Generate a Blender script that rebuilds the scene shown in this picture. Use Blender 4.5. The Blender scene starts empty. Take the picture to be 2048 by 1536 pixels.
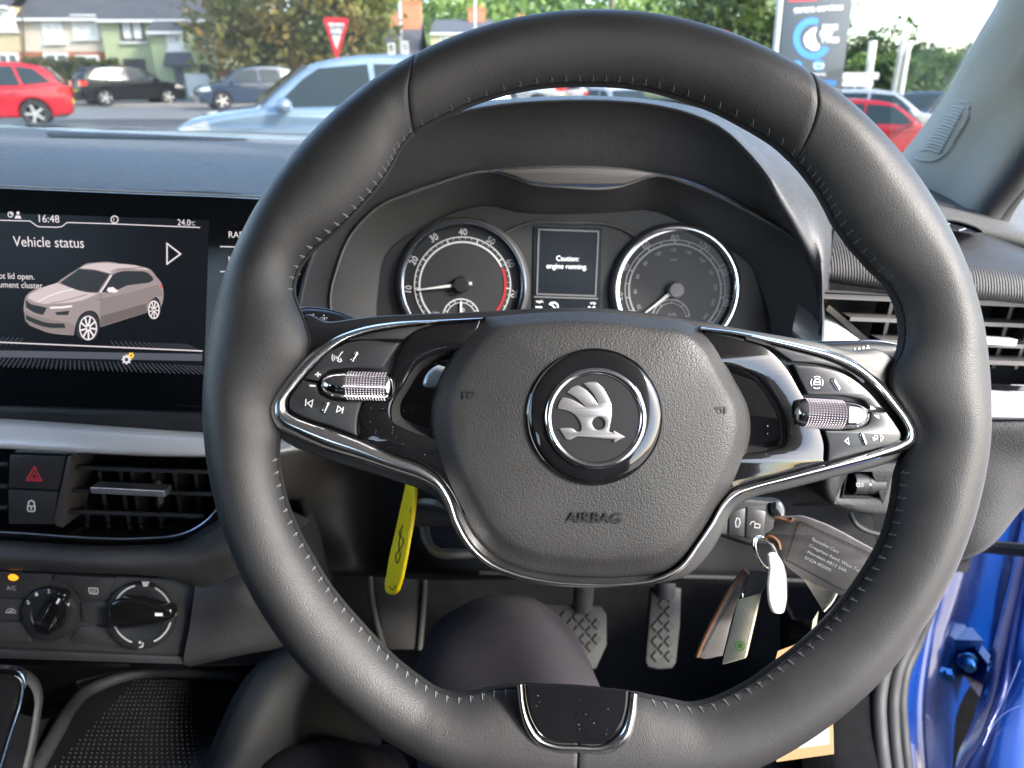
import bpy, bmesh, math, random
from mathutils import Vector, Matrix, noise
from mathutils.geometry import tessellate_polygon
R = math.radians
PI = math.pi
random.seed(7)
SC = bpy.context.scene
COL = SC.collection

# ---------------------------------------------------------------- camera, sky, sun, exposure
PITCH = R(22.0)
FPX = 1500.0
CAMZ = 1.10
cam_d = bpy.data.cameras.new('camera')
cam = bpy.data.objects.new('camera', cam_d)
COL.objects.link(cam)
cam.location = (0, 0, CAMZ)
cam.rotation_euler = (PI / 2 - PITCH, 0, 0)
cam_d.sensor_width = 36.0
cam_d.lens = FPX / 2048 * 36.0
cam_d.clip_start = 0.02
cam_d.clip_end = 3000
cam_d.dof.use_dof = True
cam_d.dof.focus_distance = 0.36
cam_d.dof.aperture_fstop = 14.0
SC.camera = cam

SUN_EL, SUN_AZ = R(33), R(122)      # azimuth measured clockwise from forward (+Y)
world = bpy.data.worlds.new('World')
SC.world = world
world.use_nodes = True
nt = world.node_tree
sky = nt.nodes.new('ShaderNodeTexSky')
sky.sky_type = 'NISHITA'
sky.sun_disc = False
sky.sun_elevation = SUN_EL
sky.sun_rotation = SUN_AZ
sky.air_density = 1.0
sky.dust_density = 1.2
bg = nt.nodes['Background']
nt.links.new(sky.outputs[0], bg.inputs[0])
bg.inputs[1].default_value = 0.15
sun_d = bpy.data.lights.new('sun', 'SUN')
sun_d.energy = 1.6
sun_d.angle = R(11)
sun_d.color = (1.0, 0.95, 0.88)
sun = bpy.data.objects.new('sun', sun_d)
COL.objects.link(sun)
sdir = Vector((math.sin(SUN_AZ) * math.cos(SUN_EL), math.cos(SUN_AZ) * math.cos(SUN_EL), math.sin(SUN_EL)))
sun.rotation_euler = sdir.to_track_quat('Z', 'Y').to_euler()
SC.view_settings.view_transform = 'Standard'
SC.view_settings.look = 'None'
SC.view_settings.gamma = 1.0
SC.view_settings.exposure = 2.62
SC.cycles.use_denoising = True
SC.cycles.max_bounces = 8
SC.cycles.transparent_max_bounces = 16
SC.cycles.caustics_reflective = False
SC.cycles.caustics_refractive = False
SC.cycles.sample_clamp_indirect = 8.0

# ---------------------------------------------------------------- helpers
CAM = Vector((0, 0, CAMZ))
FW = Vector((0, math.cos(PITCH), -math.sin(PITCH)))
UP = Vector((0, math.sin(PITCH), math.cos(PITCH)))
RT = Vector((1, 0, 0))
ROLL = R(2.3)                       # the parked car leans a little on its sloping bay
XC = Vector((math.cos(ROLL), 0, -math.sin(ROLL)))
ZC = Vector((math.sin(ROLL), 0, math.cos(ROLL)))
YC = Vector((0, 1, 0))


def ray(px, py):
    return FW + RT * ((px - 1024) / FPX) + UP * ((768 - py) / FPX)


def U(px, py, D):
    return CAM + ray(px, py) * D


class Plane:
    def __init__(s, o, n):
        s.o = o
        s.n = n.normalized()
        if s.n.dot(CAM - o) < 0:
            s.n = -s.n

    @classmethod
    def p3(c, a, b, d):
        A, B, Dd = U(*a), U(*b), U(*d)
        return c(A, (B - A).cross(Dd - A))

    @classmethod
    def tilt(c, px, py, D, deg, yaw=0):
        """plane through a point, facing back to the driver and leaning up by deg"""
        n = (-YC * math.cos(R(deg)) + ZC * math.sin(R(deg)))
        if yaw:
            n = Matrix.Rotation(R(yaw), 3, ZC) @ n
        return c(U(px, py, D), n)

    def at(s, px, py, h=0.0):
        d = ray(px, py)
        t = (s.o + s.n * h - CAM).dot(s.n) / d.dot(s.n)
        return CAM + d * t

    def basis(s, px, py, ang=0.0):
        o = s.at(px, py)
        a = R(ang)
        p = s.at(px + 20 * math.cos(a), py - 20 * math.sin(a))
        x = (p - o)
        k = x.length / 20
        x.normalize()
        y = s.n.cross(x)
        return o, x, y, k


def spl(pts, closed=False, sub=6):
    """Catmull-Rom through points; a point given with an extra 'c' stays a corner"""
    P = []
    C = []
    for p in pts:
        if p[-1] == 'c':
            P.append(Vector(p[:-1])); C.append(True)
        else:
            P.append(Vector(p)); C.append(False)
    n = len(P)
    out = []
    segs = n if closed else n - 1
    for i in range(segs):
        p1, p2 = P[i], P[(i + 1) % n]
        if C[i] or (not closed and i == 0):
            p0 = p1 * 2 - p2
        else:
            p0 = P[i - 1]
        j = (i + 1) % n
        if C[j] or (not closed and j == n - 1):
            p3 = p2 * 2 - p1
        else:
            p3 = P[(j + 1) % n]
        # chord-length aware tangents
        d1 = max((p2 - p1).length, 1e-9)
        d0 = max((p1 - p0).length, 1e-9)
        d2 = max((p3 - p2).length, 1e-9)
        m1 = ((p1 - p0) / d0 * d1 + (p2 - p1) / d1 * d0) / (d0 + d1) * d1
        m2 = ((p2 - p1) / d1 * d2 + (p3 - p2) / d2 * d1) / (d1 + d2) * d1
        for k in range(sub):
            t = k / sub
            t2, t3 = t * t, t * t * t
            out.append(p1 * (2 * t3 - 3 * t2 + 1) + m1 * (t3 - 2 * t2 + t) + p2 * (-2 * t3 + 3 * t2) + m2 * (t3 - t2))
    if not closed:
        out.append(P[-1].copy())
    return out


def resample(P, n):
    L = [0.0]
    for i in range(1, len(P)):
        L.append(L[-1] + (P[i] - P[i - 1]).length)
    out = []
    j = 0
    for k in range(n):
        s = L[-1] * k / (n - 1)
        while j < len(L) - 2 and L[j + 1] < s:
            j += 1
        f = (s - L[j]) / max(L[j + 1] - L[j], 1e-12)
        out.append(P[j].lerp(P[j + 1], min(max(f, 0), 1)))
    return out


def inset_poly(P, b):
    n = len(P)
    area = sum(P[i].x * P[(i + 1) % n].y - P[(i + 1) % n].x * P[i].y for i in range(n))
    sg = 1 if area > 0 else -1
    out = []
    for i in range(n):
        a, c, d = P[i - 1], P[i], P[(i + 1) % n]
        e1 = (c - a); e2 = (d - c)
        if e1.length < 1e-9: e1 = e2
        if e2.length < 1e-9: e2 = e1
        e1 = e1.normalized(); e2 = e2.normalized()
        n1 = Vector((-e1.y, e1.x)) * sg
        n2 = Vector((-e2.y, e2.x)) * sg
        m = n1 + n2
        if m.length < 1e-6:
            m = n1
        m.normalize()
        k = min(1.0 / max(m.dot(n1), 0.35), 2.0)
        out.append(c + m * (b * k))
    return out


class MB:
    """collects one mesh"""

    def __init__(s):
        s.v = []
        s.f = []

    def add(s, vs, fs):
        o = len(s.v)
        s.v.extend(vs)
        s.f.extend([tuple(i + o for i in f) for f in fs])

    def grid(s, rows, closeu=False, closev=False):
        nr, nc = len(rows), len(rows[0])
        fs = []
        for i in range(nr if closev else nr - 1):
            for j in range(nc if closeu else nc - 1):
                a = i * nc + j
                b = i * nc + (j + 1) % nc
                c = ((i + 1) % nr) * nc + (j + 1) % nc
                d = ((i + 1) % nr) * nc + j
                fs.append((a, b, c, d))
        s.add([p for r in rows for p in r], fs)

    def slab2(s, outline, holes, fn, h0, h1, bev=0.0, back=True, seg=2):
        """2-D outline (Vectors) lifted by fn(vec2, h); rounded front edge"""
        loops = [list(outline)] + [list(h) for h in holes]
        area = lambda P: sum(P[i].x * P[(i + 1) % len(P)].y - P[(i + 1) % len(P)].x * P[i].y for i in range(len(P)))
        tops = []
        for li, P in enumerate(loops):
            levels = [(P, h0)]
            if bev > 0:
                levels.append((P, h1 - bev * (1 if h1 > h0 else -1)))
                for q in range(1, seg + 1):
                    a = q / seg * PI / 2
                    b = bev * (1 - math.cos(a))
                    bb = b if li == 0 else -b
                    levels.append((inset_poly(P, bb), h1 - (bev - bev * math.sin(a)) * (1 if h1 > h0 else -1)))
            else:
                levels.append((P, h1))
            s.grid([[fn(p, h) for p in L] for L, h in levels], closeu=True)
            tops.append(levels[-1][0])
        flat = [p for t in tops for p in t]
        tri = tessellate_polygon([[Vector((p.x, p.y, 0)) for p in t] for t in tops])
        s.add([fn(p, h1) for p in flat], [tuple(t) for t in tri])
        if back:
            flat = [p for t in loops for p in t]
            tri = tessellate_polygon([[Vector((p.x, p.y, 0)) for p in t] for t in loops])
            s.add([fn(p, h0) for p in flat], [tuple(t) for t in tri])

    def plate(s, pl, outline, h0, h1, bev=0.0, holes=(), ref=None, back=True, seg=2):
        """outline in photo pixels laid on a real plane at its front height h1"""
        o, x, y, k = pl.basis(*(ref or (outline[0][0], outline[0][1])))

        def to2(p):
            q = pl.at(p[0], p[1], h1) - o
            return Vector((q.dot(x), q.dot(y)))
        P = [to2(p) for p in outline]
        H = [[to2(p) for p in h] for h in holes]
        s.slab2(P, H, lambda v, h: o + x * v.x + y * v.y + pl.n * h, h0, h1, bev, back, seg)

    def tube(s, P, r, n=8, cap=True, flat=None):
        m = len(P)
        rr = r if isinstance(r, (list, tuple)) else [r] * m
        rows = []
        prev = None
        for i in range(m):
            t = (P[min(i + 1, m - 1)] - P[max(i - 1, 0)])
            if t.length < 1e-9:
                t = Vector((0, 0, 1))
            t.normalize()
            if prev is None:
                a = Vector((0, 0, 1)) if abs(t.z) < 0.9 else Vector((1, 0, 0))
                u = a.cross(t).normalized()
            else:
                u = (prev - t * prev.dot(t)).normalized()
            prev = u
            w = t.cross(u)
            rows.append([P[i] + (u * math.cos(2 * PI * k / n) + w * math.sin(2 * PI * k / n)) * rr[i] for k in range(n)])
        s.grid(rows, closeu=True)
        if cap:
            s.add(rows[0], [tuple(range(n))])
            s.add(rows[-1], [tuple(range(n))])

    def lathe(s, o, ax, prof, n=32, ref=None, a0=0, a1=2 * PI):
        ax = ax.normalized()
        u = (ref or (Vector((1, 0, 0)) if abs(ax.x) < 0.9 else Vector((0, 1, 0))))
        u = (u - ax * u.dot(ax)).normalized()
        w = ax.cross(u)
        full = abs(a1 - a0 - 2 * PI) < 1e-6
        m = n if full else n + 1
        rows = [[o + ax * h + (u * math.cos(a0 + (a1 - a0) * k / n) + w * math.sin(a0 + (a1 - a0) * k / n)) * r for k in range(m)] for r, h in prof]
        s.grid(rows, closeu=full)

    def box(s, c, x, y, z):
        """centre and three half-axis vectors"""
        vs = [c + x * i + y * j + z * k for i in (-1, 1) for j in (-1, 1) for k in (-1, 1)]
        s.add(vs, [(0, 1, 3, 2), (4, 6, 7, 5), (0, 4, 5, 1), (2, 3, 7, 6), (0, 2, 6, 4), (1, 5, 7, 3)])

    def stroke(s, pl, pts, w, h=0.0, closed=False, th=0.0002):
        """a printed line w pixels wide on a plane"""
        P = [Vector(p[:2]) for p in pts]
        n = len(P)
        L, Rr = [], []
        for i in range(n):
            a = P[i - 1] if (i > 0 or closed) else P[i]
            b = P[(i + 1) % n] if (i < n - 1 or closed) else P[i]
            e1 = (P[i] - a); e2 = (b - P[i])
            if e1.length < 1e-6: e1 = e2
            if e2.length < 1e-6: e2 = e1
            e1 = e1.normalized(); e2 = e2.normalized()
            m = Vector((-(e1.y + e2.y), e1.x + e2.x))
            if m.length < 1e-6:
                m = Vector((-e1.y, e1.x))
            m.normalize()
            k = min(1 / max(abs(m.dot(Vector((-e1.y, e1.x)))), 0.4), 2)
            L.append(P[i] + m * (w / 2 * k)); Rr.append(P[i] - m * (w / 2 * k))
        a = [pl.at(p.x, p.y, h + th) for p in L]
        b = [pl.at(p.x, p.y, h + th) for p in Rr]
        a0 = [pl.at(p.x, p.y, h) for p in L]
        b0 = [pl.at(p.x, p.y, h) for p in Rr]
        s.grid([[a0[i], a[i], b[i], b0[i]] for i in range(n)], closev=closed)

    def arc(s, pl, cx, cy, r, a0, a1, w, h=0.0, n=40, ry=None):
        s.stroke(pl, [(cx + r * math.cos(R(a0 + (a1 - a0) * i / n)), cy - (ry or r) * math.sin(R(a0 + (a1 - a0) * i / n))) for i in range(n + 1)], w, h)

    def disc(s, pl, cx, cy, r, h=0.0, n=20):
        s.add([pl.at(cx + r * math.cos(2 * PI * i / n), cy - r * math.sin(2 * PI * i / n), h) for i in range(n)], [tuple(range(n))])

    def fillpoly(s, pl, pts, h=0.0):
        tri = tessellate_polygon([[Vector((p[0], p[1], 0)) for p in pts]])
        s.add([pl.at(p[0], p[1], h) for p in pts], [tuple(t) for t in tri])

    def text(s, pl, body, cx, cy, cap, ang=0.0, h=0.0003, align='CENTER', sx=1.0, shear=0.0, depth=0.0, bold=0.0):
        """cap = capital height in photo pixels"""
        o, x, y, k = pl.basis(cx, cy, ang)
        vs, fs = glyphs(body, align, shear, depth, bold)
        sc = cap * k / 0.69
        s.add([o + x * (v.x * sc * sx) + y * ((v.y - 0.345) * sc) + pl.n * (h + v.z * sc) for v in vs], fs)

    def text3(s, o, x, y, n, body, cap, align='CENTER', sx=1.0):
        vs, fs = glyphs(body, align, 0, 0)
        sc = cap / 0.69
        s.add([o + x * (v.x * sc * sx) + y * ((v.y - 0.345) * sc) for v in vs], fs)

    def blob(s, c, r, n=10, m=8, jit=0.0, sq=(1, 1, 1)):
        rows = []
        for i in range(m + 1):
            a = PI * i / m
            rows.append([Vector((c.x + sq[0] * r * math.sin(a) * math.cos(2 * PI * j / n), c.y + sq[1] * r * math.sin(a) * math.sin(2 * PI * j / n), c.z + sq[2] * r * math.cos(a))) for j in range(n)])
        s.grid(rows, closeu=True)

    def build(s, name, mat, parent=None, smooth=40, base=None, bevel=0, sub=0, solid=0):
        me = bpy.data.meshes.new(name)
        off = Vector((0, 0, 0))
        if parent is not None:
            off = parent.get('_w', None)
            off = Vector(off) if off is not None else Vector((0, 0, 0))
        elif base is not None:
            off = Vector(base)
        me.from_pydata([tuple(v - off) for v in s.v], [], s.f)
        bm = bmesh.new()
        bm.from_mesh(me)
        bmesh.ops.remove_doubles(bm, verts=bm.verts, dist=2e-6)
        bmesh.ops.recalc_face_normals(bm, faces=bm.faces)
        bm.to_mesh(me)
        bm.free()
        me.materials.append(mat)
        if smooth:
            me.shade_smooth()
            me.set_sharp_from_angle(angle=R(smooth))
        ob = bpy.data.objects.new(name, me)
        COL.objects.link(ob)
        if parent is not None:
            ob.parent = parent
            ob['_w'] = list(off)
        else:
            ob.location = off
            ob['_w'] = list(off)
        if solid:
            md = ob.modifiers.new('solid', 'SOLIDIFY'); md.thickness = solid; md.offset = -1
        if sub:
            md = ob.modifiers.new('sub', 'SUBSURF'); md.levels = sub; md.render_levels = sub
        return ob


_G = {}


def glyphs(body, align, shear, depth, bold=0.0):
    key = (body, align, shear, depth, bold)
    if key not in _G:
        cu = bpy.data.curves.new('t', 'FONT')
        cu.body = body
        cu.align_x = align
        cu.shear = shear
        cu.extrude = depth
        cu.offset = bold
        cu.resolution_u = 3
        ob = bpy.data.objects.new('t', cu)
        COL.objects.link(ob)
        dg = bpy.context.evaluated_depsgraph_get()
        dg.update()
        me = bpy.data.meshes.new_from_object(ob.evaluated_get(dg))
        _G[key] = ([v.co.copy() for v in me.vertices], [tuple(p.vertices) for p in me.polygons])
        bpy.data.objects.remove(ob)
        bpy.data.curves.remove(cu)
        bpy.data.meshes.remove(me)
    return _G[key]


def thing(name, label, cat, loc=(0, 0, 0), group=None):
    o = bpy.data.objects.new(name, None)
    o.empty_display_size = 0.05
    COL.objects.link(o)
    o.location = loc
    o['_w'] = list(loc)
    tag(o, label, cat, group)
    return o


def tag(o, label=None, cat=None, group=None, kind=None):
    if label: o['label'] = label
    if cat: o['category'] = cat
    if group: o['group'] = group
    if kind: o['kind'] = kind
    return o


# ---------------------------------------------------------------- materials
def pbr(name, col, rough=0.5, metal=0.0, spec=0.5, bump=None, coat=0.0, emit=None, var=None, sheen=0.0):
    """bump = list of (kind, scale, strength, distance); var = (scale, amount) tonal variation"""
    m = bpy.data.materials.new(name)
    m.use_nodes = True
    nt = m.node_tree
    b = nt.nodes['Principled BSDF']
    b.inputs['Base Color'].default_value = (*col, 1)
    b.inputs['Roughness'].default_value = rough
    b.inputs['Metallic'].default_value = metal
    b.inputs['Specular IOR Level'].default_value = spec
    if coat:
        b.inputs['Coat Weight'].default_value = coat
        b.inputs['Coat Roughness'].default_value = 0.03
    if sheen:
        b.inputs['Sheen Weight'].default_value = sheen
        b.inputs['Sheen Roughness'].default_value = 0.4
    if emit:
        b.inputs['Emission Color'].default_value = (*emit[0], 1)
        b.inputs['Emission Strength'].default_value = emit[1]
    tc = nt.nodes.new('ShaderNodeTexCoord')
    prev = None
    for kind, scale, strength, dist in (bump or []):
        if kind == 'noise':
            t = nt.nodes.new('ShaderNodeTexNoise')
            t.inputs['Scale'].default_value = scale
            t.inputs['Detail'].default_value = 3
            out = t.outputs['Fac']
        elif kind == 'pebble':
            w = nt.nodes.new('ShaderNodeTexNoise')
            w.inputs['Scale'].default_value = scale * 0.6
            mx = nt.nodes.new('ShaderNodeVectorMath'); mx.operation = 'MULTIPLY_ADD'
            mx.inputs[1].default_value = (0.9 / scale,) * 3
            nt.links.new(tc.outputs['Object'], w.inputs['Vector'])
            nt.links.new(w.outputs['Color'], mx.inputs[0])
            nt.links.new(tc.outputs['Object'], mx.inputs[2])
            t = nt.nodes.new('ShaderNodeTexVoronoi')
            t.feature = 'SMOOTH_F1'
            t.inputs['Scale'].default_value = scale
            t.inputs['Smoothness'].default_value = 0.35
            nt.links.new(mx.outputs[0], t.inputs['Vector'])
            iv = nt.nodes.new('ShaderNodeMath'); iv.operation = 'SUBTRACT'
            iv.inputs[0].default_value = 1.0
            nt.links.new(t.outputs['Distance'], iv.inputs[1])
            out = iv.outputs[0]
        elif kind in ('wavex', 'wavey', 'wavez'):
            t = nt.nodes.new('ShaderNodeTexWave')
            t.bands_direction = kind[-1].upper()
            t.inputs['Scale'].default_value = scale
            t.inputs['Distortion'].default_value = 0.6
            t.inputs['Detail Scale'].default_value = 2
            out = t.outputs['Fac']
        if kind != 'pebble':
            nt.links.new(tc.outputs['Object'], t.inputs['Vector'])
        bp = nt.nodes.new('ShaderNodeBump')
        bp.inputs['Strength'].default_value = strength
        bp.inputs['Distance'].default_value = dist
        nt.links.new(out, bp.inputs['Height'])
        if prev:
            nt.links.new(prev, bp.inputs['Normal'])
        prev = bp.outputs['Normal']
    if prev:
        nt.links.new(prev, b.inputs['Normal'])
    if var:
        t = nt.nodes.new('ShaderNodeTexNoise')
        t.inputs['Scale'].default_value = var[0]
        t.inputs['Detail'].default_value = 5
        nt.links.new(tc.outputs['Object'], t.inputs['Vector'])
        mr = nt.nodes.new('ShaderNodeMapRange')
        mr.inputs['From Min'].default_value = 0.3
        mr.inputs['From Max'].default_value = 0.7
        mr.inputs['To Min'].default_value = 1 - var[1]
        mr.inputs['To Max'].default_value = 1 + var[1]
        nt.links.new(t.outputs['Fac'], mr.inputs['Value'])
        mm = nt.nodes.new('ShaderNodeVectorMath'); mm.operation = 'SCALE'
        mm.inputs[0].default_value = col
        nt.links.new(mr.outputs[0], mm.inputs['Scale'])
        nt.links.new(mm.outputs[0], b.inputs['Base Color'])
        mr2 = nt.nodes.new('ShaderNodeMapRange')
        mr2.inputs['From Min'].default_value = 0.3
        mr2.inputs['From Max'].default_value = 0.7
        mr2.inputs['To Min'].default_value = max(rough - 0.08, 0.02)
        mr2.inputs['To Max'].default_value = min(rough + 0.08, 1)
        nt.links.new(t.outputs['Fac'], mr2.inputs['Value'])
        nt.links.new(mr2.outputs[0], b.inputs['Roughness'])
    return m


def glass_mat(name, tint=(0.96, 0.98, 0.97), refl=1.0, rough=0.0):
    """thin pane: see-through with a Fresnel mirror reflection"""
    m = bpy.data.materials.new(name)
    m.use_nodes = True
    nt = m.node_tree
    for n in list(nt.nodes):
        if n.type == 'BSDF_PRINCIPLED':
            nt.nodes.remove(n)
    out = [n for n in nt.nodes if n.type == 'OUTPUT_MATERIAL'][0]
    tr = nt.nodes.new('ShaderNodeBsdfTransparent')
    tr.inputs[0].default_value = (*tint, 1)
    gl = nt.nodes.new('ShaderNodeBsdfGlossy')
    gl.inputs['Roughness'].default_value = rough
    fr = nt.nodes.new('ShaderNodeFresnel')
    fr.inputs['IOR'].default_value = 1.45
    mu = nt.nodes.new('ShaderNodeMath'); mu.operation = 'MULTIPLY'
    mu.inputs[1].default_value = refl
    nt.links.new(fr.outputs[0], mu.inputs[0])
    mx = nt.nodes.new('ShaderNodeMixShader')
    nt.links.new(mu.outputs[0], mx.inputs[0])
    nt.links.new(tr.outputs[0], mx.inputs[1])
    nt.links.new(gl.outputs[0], mx.inputs[2])
    nt.links.new(mx.outputs[0], out.inputs['Surface'])
    return m


LEATHER = pbr('rim_leather', (0.026, 0.026, 0.0268), 0.46, spec=0.4, bump=[('pebble', 2000, 0.33, 0.0003), ('noise', 300, 0.08, 0.0006)], var=(22, 0.16))
GRAIN = pbr('pebbled_black_plastic', (0.026, 0.026, 0.0265), 0.5, spec=0.4, bump=[('pebble', 1150, 0.32, 0.0005), ('noise', 2500, 0.12, 0.0002)], var=(30, 0.08))
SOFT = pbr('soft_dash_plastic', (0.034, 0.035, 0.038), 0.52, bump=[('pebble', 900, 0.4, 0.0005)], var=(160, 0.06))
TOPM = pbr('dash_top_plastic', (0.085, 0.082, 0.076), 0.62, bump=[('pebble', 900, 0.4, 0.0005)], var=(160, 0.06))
SOFTG = pbr('grey_lower_plastic', (0.028, 0.029, 0.030), 0.6, bump=[('pebble', 900, 0.5, 0.0005)], var=(14, 0.1))
RIBBED = pbr('ribbed_dash_plastic', (0.034, 0.034, 0.035), 0.55, bump=[('wavex', 170, 0.7, 0.0006), ('noise', 900, 0.2, 0.0003)], var=(20, 0.1))
SMOOTHB = pbr('smooth_black_plastic', (0.015, 0.016, 0.018), 0.4, bump=[('noise', 2500, 0.08, 0.0002)], var=(25, 0.1))
SATIN = pbr('satin_black_button', (0.030, 0.031, 0.034), 0.36, bump=[('noise', 3500, 0.06, 0.0001)], var=(60, 0.1))
GLOSS = pbr('piano_black', (0.006, 0.006, 0.007), 0.06, coat=0.6, var=(60, 0.1))
CHROME = pbr('bright_chrome', (0.78, 0.78, 0.78), 0.1, 1.0)
DCHROME = pbr('dark_chrome', (0.30, 0.30, 0.32), 0.16, 1.0)
TRIMC = pbr('satin_chrome', (0.82, 0.82, 0.82), 0.2, 1.0)
SILVER = pbr('satin_silver_trim', (0.70, 0.72, 0.74), 0.34, 0.35, var=(8, 0.04))
SILVERP = pbr('silver_paint', (0.55, 0.56, 0.58), 0.3, 0.6)
KNURL = pbr('knurled_metal', (0.62, 0.56, 0.63), 0.4, 0.25)
WHITE = pbr('printed_white', (0.72, 0.73, 0.74), 0.6)
GREYP = pbr('printed_grey', (0.36, 0.37, 0.38), 0.6)
LITE = pbr('backlit_white', (0.6, 0.6, 0.6), 0.6, emit=((0.9, 0.92, 0.95), 0.22))
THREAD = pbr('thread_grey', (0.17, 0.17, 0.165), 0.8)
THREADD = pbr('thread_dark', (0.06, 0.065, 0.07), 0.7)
RUBBER = pbr('black_rubber', (0.022, 0.022, 0.023), 0.65, var=(30, 0.15))
CARPET = pbr('black_carpet', (0.006, 0.006, 0.0065), 0.95, spec=0.08, bump=[('noise', 700, 0.8, 0.002)], var=(60, 0.3))
DARK = pbr('deep_black', (0.008, 0.008, 0.009), 0.7, spec=0.2)
DARKP = pbr('dark_lower_plastic', (0.011, 0.011, 0.012), 0.5, spec=0.3, var=(25, .1))
# ================================================================= STEERING WHEEL
WP = Plane(U(1192, 808, 0.356), (-YC * math.cos(R(23.5)) + ZC * math.sin(R(23.5))))
wheel = thing('steering_wheel', 'two-spoke black leather steering wheel with chrome trim, in front of the dial cluster', 'steering wheel', tuple(WP.at(1192, 808)))
WCX, WCY = 1192.0, 808.0

rim_in = [(1190, 168), (1249, 171), (1300, 178), (1348, 191), (1416, 214), (1485, 249), (1553, 290), (1602, 338), (1636, 384), (1668, 447), (1702, 495), (1742, 539), (1776, 571), (1796, 607), (1804, 640), (1806, 672),
          (1800, 705), (1778, 740), (1778, 780), (1797, 815), (1818, 850), (1822, 880), (1806, 915), (1793, 950), (1787, 1006), (1768, 1076), (1741, 1126), (1710, 1173), (1667, 1227), (1613, 1281), (1547, 1332), (1508, 1361), (1458, 1388),
          (1419, 1403), (1380, 1410), (1336, 1400), (1274, 1386), (1200, 1380), (1100, 1374), (1030, 1371), (987, 1375), (948, 1386), (910, 1391), (871, 1378), (832, 1351), (793, 1320), (758, 1285), (723, 1247), (700, 1222), (660, 1172), (622, 1108), (595, 1058), (575, 1009),
          (562, 951), (556, 902), (560, 870), (556, 845), (552, 815), (566, 785), (594, 750), (618, 715), (622, 680), (610, 640), (597, 612), (588, 587), (590, 560), (602, 530), (626, 499), (658, 473), (689, 447), (713, 423), (747, 386), (769, 357), (784, 332), (800, 300), (829, 263),
          (860, 247), (907, 224), (942, 208), (976, 196), (1010, 186), (1078, 172.6), (1135, 168.3)]
pol = sorted((math.atan2(WCY - y, x - WCX), math.hypot(x - WCX, y - WCY)) for x, y in rim_in)


def rin(a):
    return RT_[int(((a + PI) % (2 * PI)) / (2 * PI) * 4000) % 4000]


def rin0(a):
    a = (a + PI) % (2 * PI) - PI
    P = [(pol[-1][0] - 2 * PI, pol[-1][1])] + pol + [(pol[0][0] + 2 * PI, pol[0][1])]
    for i in range(len(P) - 1):
        if P[i][0] <= a <= P[i + 1][0]:
            f = (a - P[i][0]) / max(P[i + 1][0] - P[i][0], 1e-9)
            return P[i][1] * (1 - f) + P[i + 1][1] * f
    return pol[0][1]


RT_ = [rin0(-PI + 2 * PI * i / 4000) for i in range(4000)]
RT_ = [sum(RT_[(i + d) % 4000] for d in (-8, -4, 0, 4, 8)) / 5 for i in range(4000)]


def slant(a):
    """the two upper seams run nearly upright, so sections lean near them"""
    a = a % (2 * PI)
    return R(6.8) * math.exp(-((a - R(117.0)) / .22) ** 2) - R(7.3) * math.exp(-((a - R(58.1)) / .22) ** 2)


def rout(a):
    s = max(0, -math.sin(a))
    return 785 + 9 * s ** 3


def rim_pts(a, nsec=40, groove=0.0):
    """one cross-section of the leather rim"""
    sl = slant(a)
    row = []
    for j in range(nsec):
        f = 2 * PI * j / nsec
        cx, sx = math.cos(f), math.sin(f)
        aj = a + sl * (0.5 - 0.5 * cx)
        ro, ri = rout(aj), rin(aj)
        c, s = math.cos(aj), -math.sin(aj)
        po = WP.at(WCX + c * ro, WCY + s * ro)
        pi_ = WP.at(WCX + c * ri, WCY + s * ri)
        mid = (po + pi_) / 2
        d = (po - pi_) / 2
        w = d.length
        t = min(0.0155, w * 0.95) * (1 - groove)
        dd = d * (1 - groove * 0.8)
        k = max(0, min(1, (w - 0.0155) / 0.004))
        e = 1.16 if sx > 0 else 0.88
        cx = math.copysign(abs(cx) ** e, cx)
        sx = math.copysign(abs(sx) ** e, sx)
        sh = (0.06 + 0.10 * k) * max(sx, 0)
        row.append(mid + dd * (cx + sh * (1 - cx * cx)) + WP.n * (sx * t))
    return row


seams = [R(117.0), R(58.1), math.atan2(WCY - 1515, 1148 - WCX)]
angs = [2 * PI * i / 320 for i in range(320)]
for sA in seams:
    sA %= 2 * PI
    angs = [a for a in angs if abs(a - sA) > 0.008]
    angs += [sA - 0.0062, sA - 0.0028, sA, sA + 0.0028, sA + 0.0062]
angs.sort()
sm = [s % (2 * PI) for s in seams]
m = MB()
rows = []
for a in angs:
    g = 0
    for q in sm:
        if abs(a - q) < 0.001: g = 0.11
        elif abs(a - q) < 0.004: g = 0.02
    rows.append(rim_pts(a, 40, g))
m.grid(rows, closeu=True, closev=True)
rim = m.build('rim', LEATHER, wheel, smooth=180)

# stitches along the inner edge
runs = {}
arc = 0.0
prev = None
tot = 1600
lastp = None
acc = 0.0
for i in range(tot):
    a = 2 * PI * i / tot
    x, y = WCX + math.cos(a) * rin(a), WCY - math.sin(a) * rin(a)
    if lastp:
        acc += math.hypot(x - lastp[0], y - lastp[1])
    lastp = (x, y)
    if acc < 23:
        continue
    acc = 0
    dx, dy = x - WCX, y - WCY
    if (dx < 0 and 600 < y < 905) or (dx > 0 and 690 < y < 935) or (1020 < x < 1285 and y > 1000):
        continue
    row = rim_pts(a, 40)
    row2 = rim_pts(a + 0.010, 40)
    p0 = row[19]
    p1 = row2[17].lerp(row[18], 0.45)
    p2 = row2[18].lerp(row2[19], .3)
    lift = WP.n * 0.0005
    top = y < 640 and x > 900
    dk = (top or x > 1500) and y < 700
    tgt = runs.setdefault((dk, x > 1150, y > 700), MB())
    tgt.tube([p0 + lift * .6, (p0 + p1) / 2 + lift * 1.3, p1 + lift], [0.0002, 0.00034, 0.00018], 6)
    tgt.tube([p0 + lift * .6, p0.lerp(p2, .8) + lift * .8], [0.0002, 0.00022], 5)
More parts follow.
